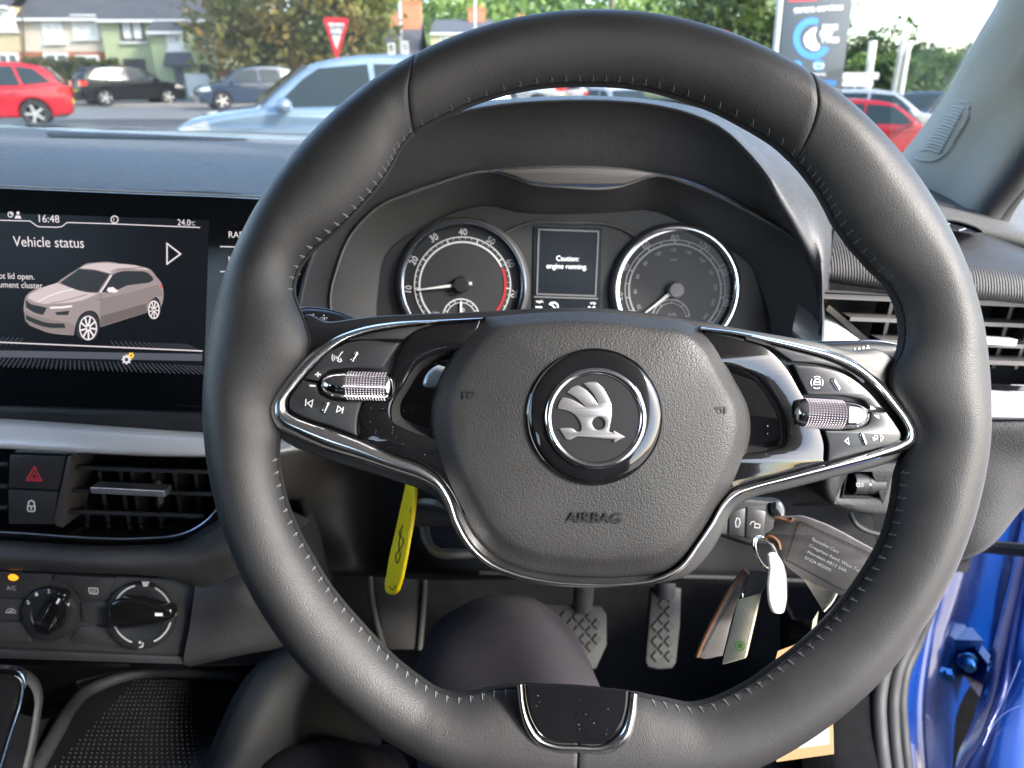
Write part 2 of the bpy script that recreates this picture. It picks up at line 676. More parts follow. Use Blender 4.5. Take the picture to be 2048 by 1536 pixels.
for (dk, _a, _b), mb_ in runs.items():
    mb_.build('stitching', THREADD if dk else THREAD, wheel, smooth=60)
# dark seam running under the stitches
m = MB()
P = []
for i in range(400):
    a = 2 * PI * i / 400
    P.append(rim_pts(a, 40)[19])
P.append(P[0])
m.tube(P, 0.0005, 6, cap=False)
m.build('seam', DARK, wheel, smooth=80)

# --- spoke body behind the trim
m = MB()
o = spl([(600, 640), (611, 628), (650, 642), (702, 637), (754, 631), (813, 628), (894, 625), (960, 622), (1080, 616), (1190, 615), (1300, 625), (1400, 640), (1478, 656), (1559, 670), (1634, 683), (1706, 700), (1755, 697), (1800, 720, 'c'), (1850, 850), (1840, 905, 'c'), (1771, 930), (1674, 955), (1576, 980), (1500, 1000), (1470, 1020), (1450, 1060), (1420, 1110), (1380, 1150), (1300, 1172), (1180, 1178), (1060, 1165), (985, 1140), (935, 1090), (900, 1030), (860, 990), (780, 960), (650, 918), (570, 885), (530, 850, 'c'), (520, 800), (570, 720)], True, 4)
holeL = spl([(905, 700), (859, 713), (832, 729), (806, 768), (780, 820), (784, 843), (803, 855), (862, 876), (910, 890, 'c'), (930, 800), (920, 700, 'c')], True, 4)
holeR = spl([(1440, 728), (1480, 738), (1515, 752), (1543, 783), (1576, 867), (1572, 890), (1545, 900), (1510, 905), (1450, 915, 'c'), (1440, 820)], True, 4)
m.plate(WP, o, -0.012, -0.001, 0.002, holes=[holeL, holeR], ref=(1192, 808))
m.build('spoke', SMOOTHB, wheel, smooth=35)

# --- gloss black panels
goL = MB()
oL = spl([(962, 640, 'c'), (900, 643), (850, 655), (822, 670), (800, 700), (785, 745, 'c'), (775, 800), (728, 806), (717, 840), (717, 872), (728, 884, 'c'), (780, 905), (846, 931), (875, 951), (894, 973), (925, 1030, 'c'), (960, 1050), (960, 850), (930, 750)], True, 5)
goL.plate(WP, oL, -0.006, 0.0030, 0.0012, holes=[holeL], ref=(800, 800))
gpl = goL.build('gloss_panel', GLOSS, wheel, smooth=35)
m = MB()
oR = spl([(1410, 656, 'c'), (1470, 668), (1540, 700), (1575, 738), (1605, 788), (1640, 855), (1650, 890), (1649, 925, 'c'), (1576, 950), (1494, 970), (1455, 995, 'c'), (1420, 1020), (1400, 900), (1380, 780)], True, 5)
m.plate(WP, oR, -0.006, 0.0030, 0.0012, holes=[holeR], ref=(1550, 800))
gpr = m.build('gloss_panel', GLOSS, wheel, smooth=35)
# inner wall of the two openings (dark grey frames seen inside)
for hole, c in ((holeL, (880, 795)), (holeR, (1500, 815))):
    m = MB()
    inn = [Vector((c[0] + (p.x - c[0]) * 0.80, c[1] + (p.y - c[1]) * 0.80)) for p in hole]
    A = [WP.at(p.x, p.y, 0.0022) for p in hole]
    Ai = [WP.at(c[0] + (p.x - c[0]) * 0.97, c[1] + (p.y - c[1]) * 0.97, -0.002) for p in hole]
    B = [WP.at(p.x, p.y, -0.012) for p in inn]
    B2 = [WP.at(p.x, p.y, -0.03) for p in inn]
    m.grid([A, Ai, B, B2], closeu=True)
    m.build('opening_frame', SOFTG, wheel, smooth=50)

# --- chrome trim: outer edge / inner edge pairs
outer = [(969, 634), (878, 638), (780, 644), (715, 656), (666, 674), (627, 700), (585, 742), (553, 785), (539, 811), (540, 833), (552, 854), (585, 872), (650, 901), (715, 921), (780, 943), (846, 966), (872, 982), (891, 1012), (908, 1056), (938, 1102), (975, 1135), (1026, 1156), (1088, 1169), (1166, 1175), (1243, 1174), (1323, 1163), (1368, 1138), (1402, 1093), (1430, 1052), (1455, 1012), (1482, 992), (1500, 985), (1576, 964), (1674, 940), (1771, 914), (1814, 899), (1833, 885), (1835, 866), (1823, 838), (1799, 806), (1772, 772), (1745, 745), (1713, 722), (1674, 706), (1608, 689), (1543, 675), (1478, 662), (1402, 652)]
inner = [(960, 639), (894, 645), (797, 655), (735, 667), (692, 683), (660, 705), (627, 737), (597, 771), (576, 803), (576, 818), (590, 829), (617, 840), (665, 856), (722, 878), (784, 907), (848, 932), (877, 953), (900, 985), (920, 1042), (950, 1092), (986, 1122), (1033, 1143), (1090, 1157), (1166, 1164), (1241, 1164), (1316, 1153), (1357, 1130), (1392, 1085), (1419, 1045), (1443, 1004), (1470, 978), (1494, 970), (1570, 950), (1668, 922), (1762, 894), (1795, 881), (1808, 873), (1810, 866), (1803, 845), (1782, 815), (1755, 783), (1729, 758), (1700, 738), (1662, 720), (1600, 702), (1536, 686), (1474, 670), (1400, 660)]
# pairwise spline with shared parameter
Po = spl(outer, False, 6)
Pi = spl(inner, False, 6)
m = MB()
rows = []
for a, b in zip(Po, Pi):
    row = []
    for q in range(9):
        t = q / 8
        hgt = 0.0025 + 0.0045 * math.sin(PI * min(max(t, 0), 1)) ** 0.6
        row.append(WP.at(a.x * (1 - t) + b.x * t, a.y * (1 - t) + b.y * t, hgt))
    row = [WP.at(a.x, a.y, -0.006)] + row + [WP.at(b.x, b.y, -0.004)]
    rows.append(row)
m.grid(rows)
m.build('chrome_trim', TRIMC, wheel, smooth=70)

# --- satin button pads
BH = 0.0045


def pads(m, outs):
    for oo, h in outs:
        m.plate(WP, spl(oo, True, 5), -0.004, h, 0.0009, ref=(oo[0][0], oo[0][1]))


mL = MB()
pads(mL, [([(692, 680, 'c'), (735, 668), (797, 656), (870, 648, 'c'), (829, 662), (806, 678, 'c')], 0.0042)])
mL.build('spoke_panel', SATIN, wheel, smooth=35)
mR = MB()
pads(mR, [([(1484, 673, 'c'), (1536, 687), (1600, 703), (1662, 721), (1700, 740), (1735, 769, 'c'), (1690, 742), (1640, 728), (1585, 723, 'c'), (1552, 700), (1520, 684)], 0.0042)])
mR.build('spoke_panel', SATIN, wheel, smooth=35)
bl = MB()
pads(bl, [([(672, 696, 'c'), (692, 686), (799, 685, 'c'), (782, 710), (764, 738, 'c'), (680, 738), (655, 743), (640, 757), (636, 763, 'c'), (607, 757, 'c'), (632, 730), (655, 706)], BH)])
bt1 = bl.build('button', SATIN, wheel, smooth=35)
bl = MB()
pads(bl, [([(605, 760, 'c'), (634, 767, 'c'), (637, 785), (655, 797), (722, 803, 'c'), (713, 838), (713, 872, 'c'), (665, 853), (617, 838), (592, 827), (579, 817), (578, 802), (590, 780)], BH)])
bt2 = bl.build('button', SATIN, wheel, smooth=35)
br = MB()
pads(br, [([(1587, 729, 'c'), (1640, 733), (1690, 748), (1732, 778), (1768, 818, 'c'), (1740, 817, 'c'), (1728, 801), (1708, 795), (1616, 789, 'c'), (1600, 757)], BH)])
bt3 = br.build('button', SATIN, wheel, smooth=35)
br = MB()
pads(br, [([(1743, 824, 'c'), (1773, 824, 'c'), (1792, 850), (1803, 872), (1797, 886), (1760, 896), (1656, 923, 'c'), (1658, 890), (1650, 861, 'c'), (1715, 857), (1738, 846)], BH)])
bt4 = br.build('button', SATIN, wheel, smooth=35)

# printed symbols on the buttons
hp = BH + 0.00015
m = MB()
S = lambda pts, w=2.2, cl=False: m.stroke(WP, pts, w, hp, cl)
# voice symbol: head profile and sound arcs
S([(686, 703), (681, 708), (679, 712), (675, 716), (678, 719), (675, 721), (679, 724), (683, 722), (681, 716)], 2.0)
for r in (5, 9, 13):
    m.arc(WP, 677, 715, r, 150, 215, 1.6, hp, 10)
S([(630, 749), (642, 749)], 3.2); S([(636, 744), (636, 754)], 3.2)
m.build('symbol', WHITE, bt1, smooth=0)
m = MB()
S([(619, 771), (631, 772)], 3.6)
S([(612, 798), (611, 812)], 2.0); S([(626, 800), (615, 806), (623, 814)], 2.0, True)
S([(676, 812), (673, 824), (684, 819)], 2.0, True); S([(687, 814), (684, 827)], 2.0)
m.build('symbol', WHITE, bt2, smooth=0)
m = MB()
# right pad, driver assist car, arrows, view symbol
for a0 in (55, 145, 235, 325):
    m.arc(WP, 1634, 765, 12, a0, a0 + 65 if a0 in (55, 235) else a0 + 70, 1.6, hp, 10)
S([(1628, 769), (1628, 764), (1631, 758), (1638, 758), (1641, 764), (1641, 769)], 1.8, True); S([(1628, 764), (1641, 764)], 1.6)
m.build('symbol', WHITE, bt3, smooth=0)
m = MB()
m.fillpoly(WP, [(1741, 811), (1741, 819), (1752, 818)], hp)
m.build('symbol', WHITE, bt3, smooth=0)
m = MB()
m.fillpoly(WP, [(1747, 830), (1758, 830), (1758, 838)], hp)
S([(1696, 876), (1690, 882), (1698, 889)], 1.8, True)
S([(1760, 869), (1767, 875), (1762, 882)], 1.8, True)
S([(1749, 871), (1755, 871), (1755, 877), (1749, 877)], 1.6, True); S([(1748, 875), (1746, 875), (1747, 880), (1752, 879), (1752, 877)], 1.6)
m.build('symbol', WHITE, bt4, smooth=0)
# chrome dividers
for a, b in (((715, 703), (702, 724)), ((657, 803), (646, 826)), ((1663, 757), (1679, 781)), ((1721, 865), (1731, 891))):
    m = MB()
    A, B = WP.at(*a, BH), WP.at(*b, BH)
    n = 7
    m.tube([A.lerp(B, i / n) + WP.n * 0.0001 for i in range(n + 1)], [0.0004] + [0.0011] * (n - 1) + [0.0004], 10)
    m.build('divider', CHROME, wheel, smooth=60)

# --- knurled thumb rollers


def roller(p_cap, p_k0, p_k1, p_tip, rpx):
    hc = 0.0035
    A, B = WP.at(*p_cap, hc), WP.at(*p_tip, hc)
    ax = (B - A).normalized()
    k = WP.basis(*p_k0)[3]
    r = rpx * k * 0.99
    T = lambda p: (WP.at(*p, hc) - A).dot(ax)
    t0, t1, t2 = T(p_k0), T(p_k1), T(p_tip)
    body = MB()
    u = (WP.n - ax * WP.n.dot(ax)).normalized()
    w = ax.cross(u)
    # chrome bullet: same cross-section tapering to a rounded nose
    prof = [(r * 0.0, 0.0), (r * 0.55, 0.0004), (r * 0.80, 0.0013), (r * 0.94, t0 - 0.0004), (r * 0.94, t1), (r * 0.97, t1 + 0.0003), (r * 0.97, t1 + 0.0008)]
    for i in range(1, 9):
        f = i / 8
        prof.append((r * 0.93 * math.sqrt(max(0, 1 - f ** 2.4)), t1 + 0.0009 + (t2 - t1 - 0.0009) * f))
    body.lathe(A, ax, prof, 48, ref=u)
    ro = body.build('thumb_roller', CHROME, wheel, smooth=50)
    kn = MB()
    na, nl = 36, 14
    rows = []
    for i in range(nl * 2 + 1):
        t = t0 + (t1 - t0) * i / (nl * 2)
        row = []
        for j in range(na * 2):
            f = 2 * PI * j / (na * 2)
            rr = r * (1.0 if (i % 2 == 1 and j % 2 == 1) else 0.90)
            row.append(A + ax * t + (u * math.cos(f) + w * math.sin(f)) * rr)
        rows.append(row)
    kn.grid(rows, closeu=True)
    kn.build('knurled_grip', KNURL, ro, smooth=0)


roller((788, 774), (774, 773.5), (694, 771), (640, 769), 29)
roller((1586, 824), (1606, 825), (1683, 829), (1738, 833), 30)

# --- airbag cover
AB = spl([(973, 634, 'c'), (1079, 625), (1188, 624), (1298, 636), (1396, 655), (1420, 676), (1462, 748), (1498, 824), (1501, 857), (1495, 897), (1465, 977), (1443, 1017), (1407, 1076), (1371, 1120), (1330, 1143), (1261, 1153), (1188, 1155), (1115, 1150), (1042, 1137), (988, 1112), (951, 1076), (922, 1025), (893, 966), (867, 885), (862, 824), (875, 766), (907, 707), (940, 664)], True, 5)
CX2, CY2 = 1222.0, 818.0


def ab_ring(s, h, pw=1.0):
    out = []
    for p in AB:
        out.append(WP.at(CX2 + (p.x - CX2) * s, CY2 + (p.y - CY2) * s, h))
    return out


m = MB()
rings = [(0.985, -0.014), (1.0, -0.009), (1.0, 0.0005), (0.994, 0.0020), (0.975, 0.0036), (0.95, 0.0054), (0.92, 0.0076), (0.905, 0.0087), (0.89, 0.0095), (0.87, 0.0101), (0.80, 0.0109), (0.70, 0.0116), (0.60, 0.0122), (0.5, 0.0127), (0.4, 0.0131), (0.3, 0.0133), (0.2, 0.0135), (0.1, 0.0136), (0.01, 0.0136)]
rows = [ab_ring(s, h) for s, h in rings]
m.grid(rows, closeu=True)
airbag = m.build('airbag_cover', GRAIN, wheel, smooth=180)
# raised lettering and horn marks
EH = 0.0122


def ab_h(px, py):
    """height of the cover's surface under a pixel"""
    best = 0.0136
    dx, dy = px - CX2, py - CY2
    a = math.atan2(dy, dx)
    r = math.hypot(dx, dy)
    bo = None
    for i in range(len(AB)):
        p, q = AB[i - 1] - Vector((CX2, CY2)), AB[i] - Vector((CX2, CY2))
        a0, a1 = math.atan2(p.y, p.x), math.atan2(q.y, q.x)
        if abs(a1 - a0) < 1 and min(a0, a1) <= a <= max(a0, a1):
            f = (a - a0) / ((a1 - a0) or 1)
            bo = p.lerp(q, f).length
    if bo is None:
        return best
    s = r / bo
    for (s0, h0), (s1, h1) in zip(rings[1:], rings[2:]):
        if s1 <= s <= s0:
            return h0 + (h1 - h0) * (s0 - s) / max(s0 - s1, 1e-9)
    return best


m = MB()
m.text(WP, 'AIRBAG', 1184, 1026, 19, -1.5, ab_h(1184, 1026) + 0.0010, sx=1.1, depth=0.035)
m.build('lettering', DARKP, airbag, smooth=30)
for (hx, hy, sg) in ((940, 789, 1), (1440, 820, -1)):
    m = MB()
    hh = ab_h(hx, hy) + 0.0002
    m.stroke(WP, [(hx - 12 * sg, hy - 8), (hx - 12 * sg, hy + 8)], 2.4, hh, th=0.0004)
    m.stroke(WP, [(hx - 7 * sg, hy - 6), (hx + 8 * sg, hy - 5), (hx + 8 * sg, hy - 1)], 2.0, hh, th=0.0004)
    m.arc(WP, hx + 1 * sg, hy + 2, 5, 0, 360, 2.0, hh, 16)
    m.build('horn_mark', SMOOTHB, airbag, smooth=0)

# --- emblem
ec = (1190, 833)
hE = ab_h(*ec)
n_ = WP.n
kpx = WP.basis(*ec)[3]
eo = WP.at(ec[0], ec[1], hE + 0.0008)
m = MB()
m.lathe(eo, n_, [(r * kpx, h) for r, h in ((131, -0.003), (131, -0.0002), (128.5, 0.0004), (127, 0.0002), (125, 0.0008), (120, 0.0013), (110, 0.0018), (99, 0.0020), (60, 0.0020), (0.1, 0.0020))], 96)
emb = m.build('emblem', GLOSS, wheel, smooth=40)
m = MB()
m.lathe(eo + WP.at(1190, 836, 0) - WP.at(1190, 833, 0), n_, [(r * kpx, h) for r, h in ((97, 0.0018), (97, 0.0025), (95.5, 0.0031), (92, 0.0036), (88, 0.0035), (85, 0.0030), (84, 0.0024), (83.5, 0.0018))], 96)
m.build('emblem_ring', CHROME, emb, smooth=50)
m = MB()
m.lathe(eo + WP.at(1190, 836, 0) - WP.at(1190, 833, 0), n_, [(r * kpx, h) for r, h in ((83.8, 0.0016), (83.5, 0.00235), (60, 0.0023), (0.1, 0.0021))], 64)
m.build('emblem_disc', pbr('brushed_dark_metal', (0.022, 0.022, 0.024), 0.32, 0.3, bump=[('noise', 1500, 0.05, 0.0001)]), emb, smooth=40)
q = 280 / 1593.0
E = lambda x, y, *c: (1050 + x * q, 700 + y * q, *c)
bird = [E(815, 362, 'c'), E(880, 420), E(940, 520), E(985, 620), E(990, 720), E(975, 830), E(955, 925, 'c'), E(1000, 940, 'c'), E(1005, 912, 'c'), E(1145, 990, 'c'), E(1003, 1058, 'c'), E(1012, 1018, 'c'), E(600, 985, 'c'), E(560, 1000), E(515, 1022), E(462, 1015, 'c'), E(425, 950), E(382, 893, 'c'), E(470, 884), E(540, 890), E(600, 930), E(635, 918, 'c'), E(640, 860), E(610, 790), E(540, 720), E(470, 690), E(368, 668, 'c'), E(385, 600), E(428, 537, 'c'), E(520, 555), E(600, 595), E(690, 652, 'c'), E(640, 600), E(570, 540), E(472, 482, 'c'), E(530, 425), E(600, 398, 'c'), E(690, 450), E(770, 530), E(828, 615, 'c'), E(800, 540), E(740, 455), E(662, 380, 'c'), E(740, 360)]
eye = [Vector((1050 + (838 + 74 * math.cos(-2 * PI * i / 24)) * q, 700 + (835 + 74 * math.sin(-2 * PI * i / 24)) * q)) for i in range(24)]
m = MB()
m.plate(WP, spl(bird, True, 4), hE + 0.0026, hE + 0.0040, 0.0005, holes=[eye], ref=(1190, 836), back=False)
m.build('winged_arrow', pbr('emblem_metal', (0.22, 0.22, 0.23), 0.34, 0.55), emb, smooth=30)

# --- lower badge set in the rim
BP = WP
m = MB()
uo = [(1034, 1371), (1038, 1413), (1049, 1456), (1072, 1489), (1107, 1504), (1166, 1508), (1228, 1504), (1255, 1486), (1270, 1441), (1276, 1390)]
ui = [(1047, 1369), (1049, 1398), (1061, 1444), (1083, 1476), (1112, 1487), (1150, 1489), (1214, 1486), (1237, 1467), (1255, 1420), (1260, 1383)]
Uo, Ui = spl(uo, False, 6), spl(ui, False, 6)
rows = []
for a, b in zip(Uo, Ui):
    row = [WP.at(a.x, a.y, 0.0085)]
    for qq in range(7):
        t = qq / 6
        row.append(WP.at(a.x * (1 - t) + b.x * t, a.y * (1 - t) + b.y * t, 0.0146 + 0.0020 * math.sin(PI * t) ** 0.7))
    row.append(WP.at(b.x, b.y, 0.009))
    rows.append(row)
m.grid(rows)
badge = m.build('badge_surround', TRIMC, wheel, smooth=60)
m = MB()
go = spl([(1047, 1366, 'c'), (1150, 1369), (1260, 1380, 'c'), (1256, 1420), (1238, 1465), (1214, 1484), (1150, 1487), (1112, 1485), (1084, 1474), (1063, 1444), (1050, 1398)], True, 5)
c0 = Vector((1152, 1425))
rows = []
for s, h in ((1.0, 0.006), (1.0, 0.0146), (0.97, 0.0158), (0.93, 0.0162), (0.88, 0.0162), (0.6, 0.0166), (0.3, 0.0168), (0.02, 0.0168)):
    rows.append([WP.at(c0.x + (p.x - c0.x) * s, c0.y + (p.y - c0.y) * s, h) for p in go])
m.grid(rows, closeu=True)
m.build('badge', GLOSS, wheel, smooth=40)

# --- hub and column behind the wheel
m = MB()
c0 = WP.at(1192, 900)
m.lathe(c0, -WP.n, [(0.001, 0.010), (0.044, 0.012), (0.048, 0.018), (0.046, 0.03), (0.040, 0.045), (0.036, 0.06)], 40)
m.build('hub', SMOOTHB, wheel, smooth=40)

# dust caught on the glossy parts
rd = random.Random(11)
DUST = pbr('dust', (0.22, 0.22, 0.215), 0.9)
for obj_, cx, cy, sx, sy, n, h in ((gpl, 790, 860, 60, 50, 26, .0031), (gpr, 1570, 880, 60, 60, 18, .0031), (wheel, 1150, 1430, 80, 40, 15, .0168)):
    m = MB()
    for i in range(n):
        x, y = cx + rd.uniform(-sx, sx), cy + rd.uniform(-sy, sy)
        m.disc(WP, x, y, rd.uniform(.3, 1.0), h + .0002, 6)
    tag(m.build('dust', DUST, obj_, smooth=0), kind='stuff')
# ================================================================= OWN CAR: SHELL
def skin(m, rows, nu=28, sub=4):
    """smooth sheet through rows of (px, py, depth)"""
    RR = [resample(spl([U(*p) for p in r], False, 6), nu) for r in rows]
    cols = [spl([RR[i][j] for i in range(len(RR))], False, sub) for j in range(nu)]
    m.grid([[cols[j][i] for j in range(nu)] for i in range(len(cols[0]))])
    return [cols[j][i] for j in range(nu) for i in range(len(cols[0]))]


HEAD = pbr('headliner_fabric', (0.35, 0.34, 0.32), 0.9)
BLUE = pbr('blue_car_paint', (0.002, 0.032, 0.19), 0.28, 0.25, coat=1.0, var=(6, 0.1))
A_, B_, C_ = U(0, 253, 1.09), U(1803, 322, 0.90), U(2013, 0, 0.70)
up_ = (C_ - B_) * 2.25
left_ = (A_ - B_) * 1.0
m = MB()
bl_ = A_ + left_ * 0.75
br_ = B_ + (B_ - A_) * 0.02
nW = up_.cross(left_).normalized() * 0.004
q = [bl_, br_, br_ + up_, bl_ + up_]
m.add(q + [p + nW for p in q], [(0, 1, 2, 3), (4, 5, 6, 7), (0, 1, 5, 4), (1, 2, 6, 5), (2, 3, 7, 6), (3, 0, 4, 7)])
ws = m.build('windscreen', glass_mat('windscreen_glass', (0.97, 0.985, 0.98), 0.6), smooth=0)
tag(ws, 'clear sloping glass windscreen above the dashboard', 'windscreen')
# roof lining and far-side body, above and behind the driver
rz = (br_ + up_).z
ry = (br_ + up_).y
m = MB()
m.grid([[Vector((x, y, rz + 0.02 * math.sin(PI * min(max((ry - y) / 1.9, 0), 1)) + 0.005)) for x in (-1.0, -0.6, -0.2, 0.2, 0.47)] for y in (ry, ry - 0.3, ry - 0.8, ry - 1.3, ry - 1.9)])
rf = m.build('roof', HEAD, smooth=60, solid=0.03)
tag(rf, 'pale fabric roof lining of the parked car', 'roof', kind=None)

# ---------------------------------------------------------------- A-pillar with speaker grille
PIL = pbr('grey_pillar_trim', (0.40, 0.38, 0.32), 0.6, bump=[('noise', 1400, 0.25, 0.0003)], var=(20, 0.06))
pil = thing('windscreen_pillar', 'grey windscreen pillar trim with a ribbed oval grille, right of the wheel', 'pillar', tuple(U(1870, 400, 0.78)))
m = MB()
PSK = skin(m, [[(2030, -80, .66), (2006, 0, .70), (1968, 65, .73), (1898, 191, .80), (1850, 260, .84), (1780, 350, .89), (1740, 420, .92)],
         [(2044, -80, .62), (2022, 0, .655), (1988, 65, .69), (1920, 191, .76), (1873, 268, .795), (1800, 370, .84), (1770, 430, .86)],
         [(2120, -80, .56), (2090, 0, .595), (2052, 80, .635), (1985, 190, .695), (1922, 290, .75), (1868, 385, .785), (1840, 440, .80)],
         [(2150, -80, .545), (2118, 0, .58), (2080, 90, .62), (2012, 200, .68), (1950, 300, .73), (1895, 398, .765), (1870, 440, .78)],
         [(2250, -80, .56), (2200, 40, .60), (2128, 165, .63), (2046, 297, .675), (2004, 358, .695), (1960, 424, .715), (1935, 470, .73)],
         [(2270, -80, .59), (2218, 40, .63), (2142, 168, .66), (2058, 300, .70), (2016, 362, .72), (1975, 428, .74), (1950, 470, .75)]], 60, 8)
m.build('trim_panel', PIL, pil, smooth=60, solid=0.004)
def PX(v):
    d = v - CAM
    D = d.dot(FW)
    return 1024 + d.dot(RT) / D * FPX, 768 - d.dot(UP) / D * FPX, D


_L = spl([U(1988, 65, .69), U(1920, 191, .76), U(1873, 268, .795), U(1800, 370, .84)], False, 14)
_M = spl([U(2052, 80, .635), U(1985, 190, .695), U(1922, 290, .75), U(1868, 385, .785)], False, 14)
_S = [PX(p) for p in PSK]


def on_pillar(px, py, lift=.009):
    q = sorted(((a - px) ** 2 + (b - py) ** 2 + 1, d) for a, b, d in _S)[:6]
    return U(px, py, sum(d / e for e, d in q) / sum(1 / e for e, d in q) - lift)


m = MB()
go = spl([(1829, 313), (1866, 321), (1888, 310), (1912, 275), (1938, 222), (1937, 206), (1915, 205), (1893, 210), (1868, 250), (1840, 297)], True, 5)
m.tube([on_pillar(p.x, p.y) for p in go] + [on_pillar(go[0].x, go[0].y)], .0011, 6)
n = 16
for i in range(1, n):
    t = i / n
    x0, y0 = 1834 + (1893 - 1834) * t, 310 + (212 - 310) * t
    x1, y1 = 1880 + (1935 - 1880) * t, 312 + (212 - 312) * t
    m.tube(spl([on_pillar(x0, y0), on_pillar(x0 * .6 + x1 * .4, y0 * .6 + y1 * .4 - 6), on_pillar(x1 - 3, y1)], False, 3), .0012, 6)
m.build('speaker_grille', pbr('grille_grey', (0.44, 0.44, 0.42), 0.6), pil, smooth=60)
# door rubber seal beside the pillar
m = MB()
for off, w in ((0, 0.011), (26, 0.008)):
    P = spl([U(1962 + off, 470, .70), U(1978 + off, 430, .695), U(2028 + off * .8, 362, .675), U(2070 + off * .8, 300, .655), U(2150 + off * .8, 175, .61), U(2230, 60, .58)], False, 6)
    m.tube(P, w, 10)
sl = m.build('door_seal', RUBBER, smooth=60)
tag(sl, 'black rubber door seal running up beside the grey windscreen pillar', 'door seal')

# ---------------------------------------------------------------- DASHBOARD
dash = thing('dashboard', 'dark moulded dashboard with silver trim spanning the car under the windscreen', 'dashboard', tuple(U(900, 420, .62)))
TP = Plane.p3((0, 374, .535), (0, 256, 1.06), (540, 397, .535))
m = MB()
far = [(-900, 232), (-300, 246), (0, 253), (400, 258), (620, 262), (900, 264), (1100, 268), (1500, 285), (1800, 322)]
TPat = lambda x, y, h=0: TP.at(x, y, h)
rows = []
base0 = [TP.at(-900, 240, 0), TP.at(0, 255, 0), TP.at(400, 261.5, 0), TP.at(620, 267, 0), U(1100, 272, 1.05), U(1500, 290, .98), U(1850, 345, .88), U(2150, 430, .80)]
base1 = [TP.at(-900, 268, -.003), TP.at(0, 285, -.003), TP.at(400, 294, -.003), TP.at(620, 306, -.003), U(1100, 330, .74), U(1500, 345, .74), U(1850, 395, .74), U(2150, 470, .70)]
base2 = [TP.at(-900, 338, -.005), TP.at(0, 350, -.005), TP.at(400, 362, -.005), TP.at(620, 380, -.008), U(1100, 440, .66), U(1500, 440, .66), U(1850, 450, .64), U(2150, 520, .60)]
base3 = [TP.at(-900, 339, -.03), TP.at(0, 351, -.03), TP.at(400, 363, -.03), TP.at(620, 381, -.03), U(1100, 480, .67), U(1500, 480, .67), U(1850, 480, .67), U(2150, 560, .63)]
RR = [resample(spl(b, False, 6), 40) for b in (base0, base1, base2, base3)]
cols = [spl([RR[i][j] for i in range(4)], False, 5) for j in range(40)]
m.grid([[cols[j][i] for j in range(40)] for i in range(len(cols[0]))])
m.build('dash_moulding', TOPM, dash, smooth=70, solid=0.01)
m = MB()
o = spl([(-500, 258, 'c'), (-200, 268), (0, 274), (200, 278), (380, 285), (500, 297), (566, 312), (592, 335), (585, 380), (580, 408, 'c'), (520, 394), (260, 381), (0, 369.5), (-500, 344, 'c')], True, 5)
m.plate(TP, o, -0.003, 0.0035, 0.003, ref=(200, 330), back=False, seg=4)
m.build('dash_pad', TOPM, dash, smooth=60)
# defroster strip: fine slots at the windscreen end
m = MB()
for i in range(60):
    x = 95 + i * 6.6
    m.stroke(TP, [(x, 262 + i * 0.08), (x + 10, 271.5 + i * 0.1)], 2.2, 0.0005, th=0.0008)
m.build('defroster_slots', SOFTG, dash, smooth=0)

# silver trim bands
m = MB()
skin(m, [[(-400, 818, .545), (0, 836, .54), (405, 864, .54), (560, 872, .545), (680, 868, .56)],
         [(-400, 822, .530), (0, 841, .525), (405, 869, .525), (560, 877, .53), (676, 873, .55)],
         [(-400, 834, .524), (0, 852, .519), (405, 879, .519), (560, 885, .525), (670, 878, .545)],
         [(-400, 872, .520), (0, 892, .514), (405, 909, .515), (560, 906, .522), (650, 890, .542)],
         [(-400, 878, .530), (0, 897, .524), (405, 914, .525), (560, 911, .532), (650, 894, .55)]], 30, 4)
m.build('silver_trim', SILVER, dash, smooth=60)
m = MB()
skin(m, [[(1600, 600, .60), (1640, 612, .59), (1668, 626, .583), (1692, 648, .578), (1722, 678, .572), (1800, 735, .565), (1900, 768, .562), (1980, 780, .56), (2048, 784, .556), (2250, 790, .55)],
         [(1598, 606, .59), (1636, 618, .58), (1663, 632, .573), (1687, 654, .568), (1716, 684, .563), (1795, 741, .556), (1896, 774, .552), (1980, 785, .55), (2048, 789, .546), (2250, 795, .54)],
         [(1585, 660, .565), (1620, 690, .56), (1650, 705, .555), (1680, 722, .552), (1712, 745, .548), (1790, 790, .543), (1890, 822, .539), (1980, 833, .537), (2048, 834, .533), (2250, 838, .528)],
         [(1585, 668, .575), (1620, 698, .57), (1650, 712, .565), (1680, 729, .562), (1712, 751, .558), (1790, 797, .553), (1890, 828, .549), (1980, 839, .547), (2048, 840, .543), (2250, 844, .538)]], 40, 4)
m.build('silver_trim', SILVER, dash, smooth=60)

# right-hand ribbed moulding over the outer vent
m = MB()
skin(m, [[(1560, 385, .76), (1650, 392, .75), (1750, 400, .74), (1860, 408, .73), (1960, 422, .70), (2048, 466, .665), (2250, 560, .62)],
         [(1560, 420, .68), (1650, 430, .66), (1750, 440, .64), (1860, 460, .63), (1960, 478, .61), (2048, 505, .60), (2250, 580, .58)],
         [(1560, 452, .62), (1665, 464, .60), (1750, 485, .585), (1900, 514, .57), (2000, 526, .562), (2100, 540, .555), (2250, 600, .55)],
         [(1560, 478, .605), (1668, 490, .588), (1750, 508, .575), (1900, 533, .56), (2000, 545, .552), (2100, 560, .546), (2250, 620, .54)],
         [(1560, 545, .60), (1655, 556, .585), (1760, 570, .572), (1900, 583, .558), (2000, 592, .55), (2100, 602, .544), (2250, 640, .54)],
         [(1560, 552, .63), (1655, 563, .615), (1760, 577, .60), (1900, 590, .585), (2000, 599, .58), (2100, 609, .575), (2250, 650, .57)]], 40, 5)
m.build('vent_moulding', RIBBED, dash, smooth=70)
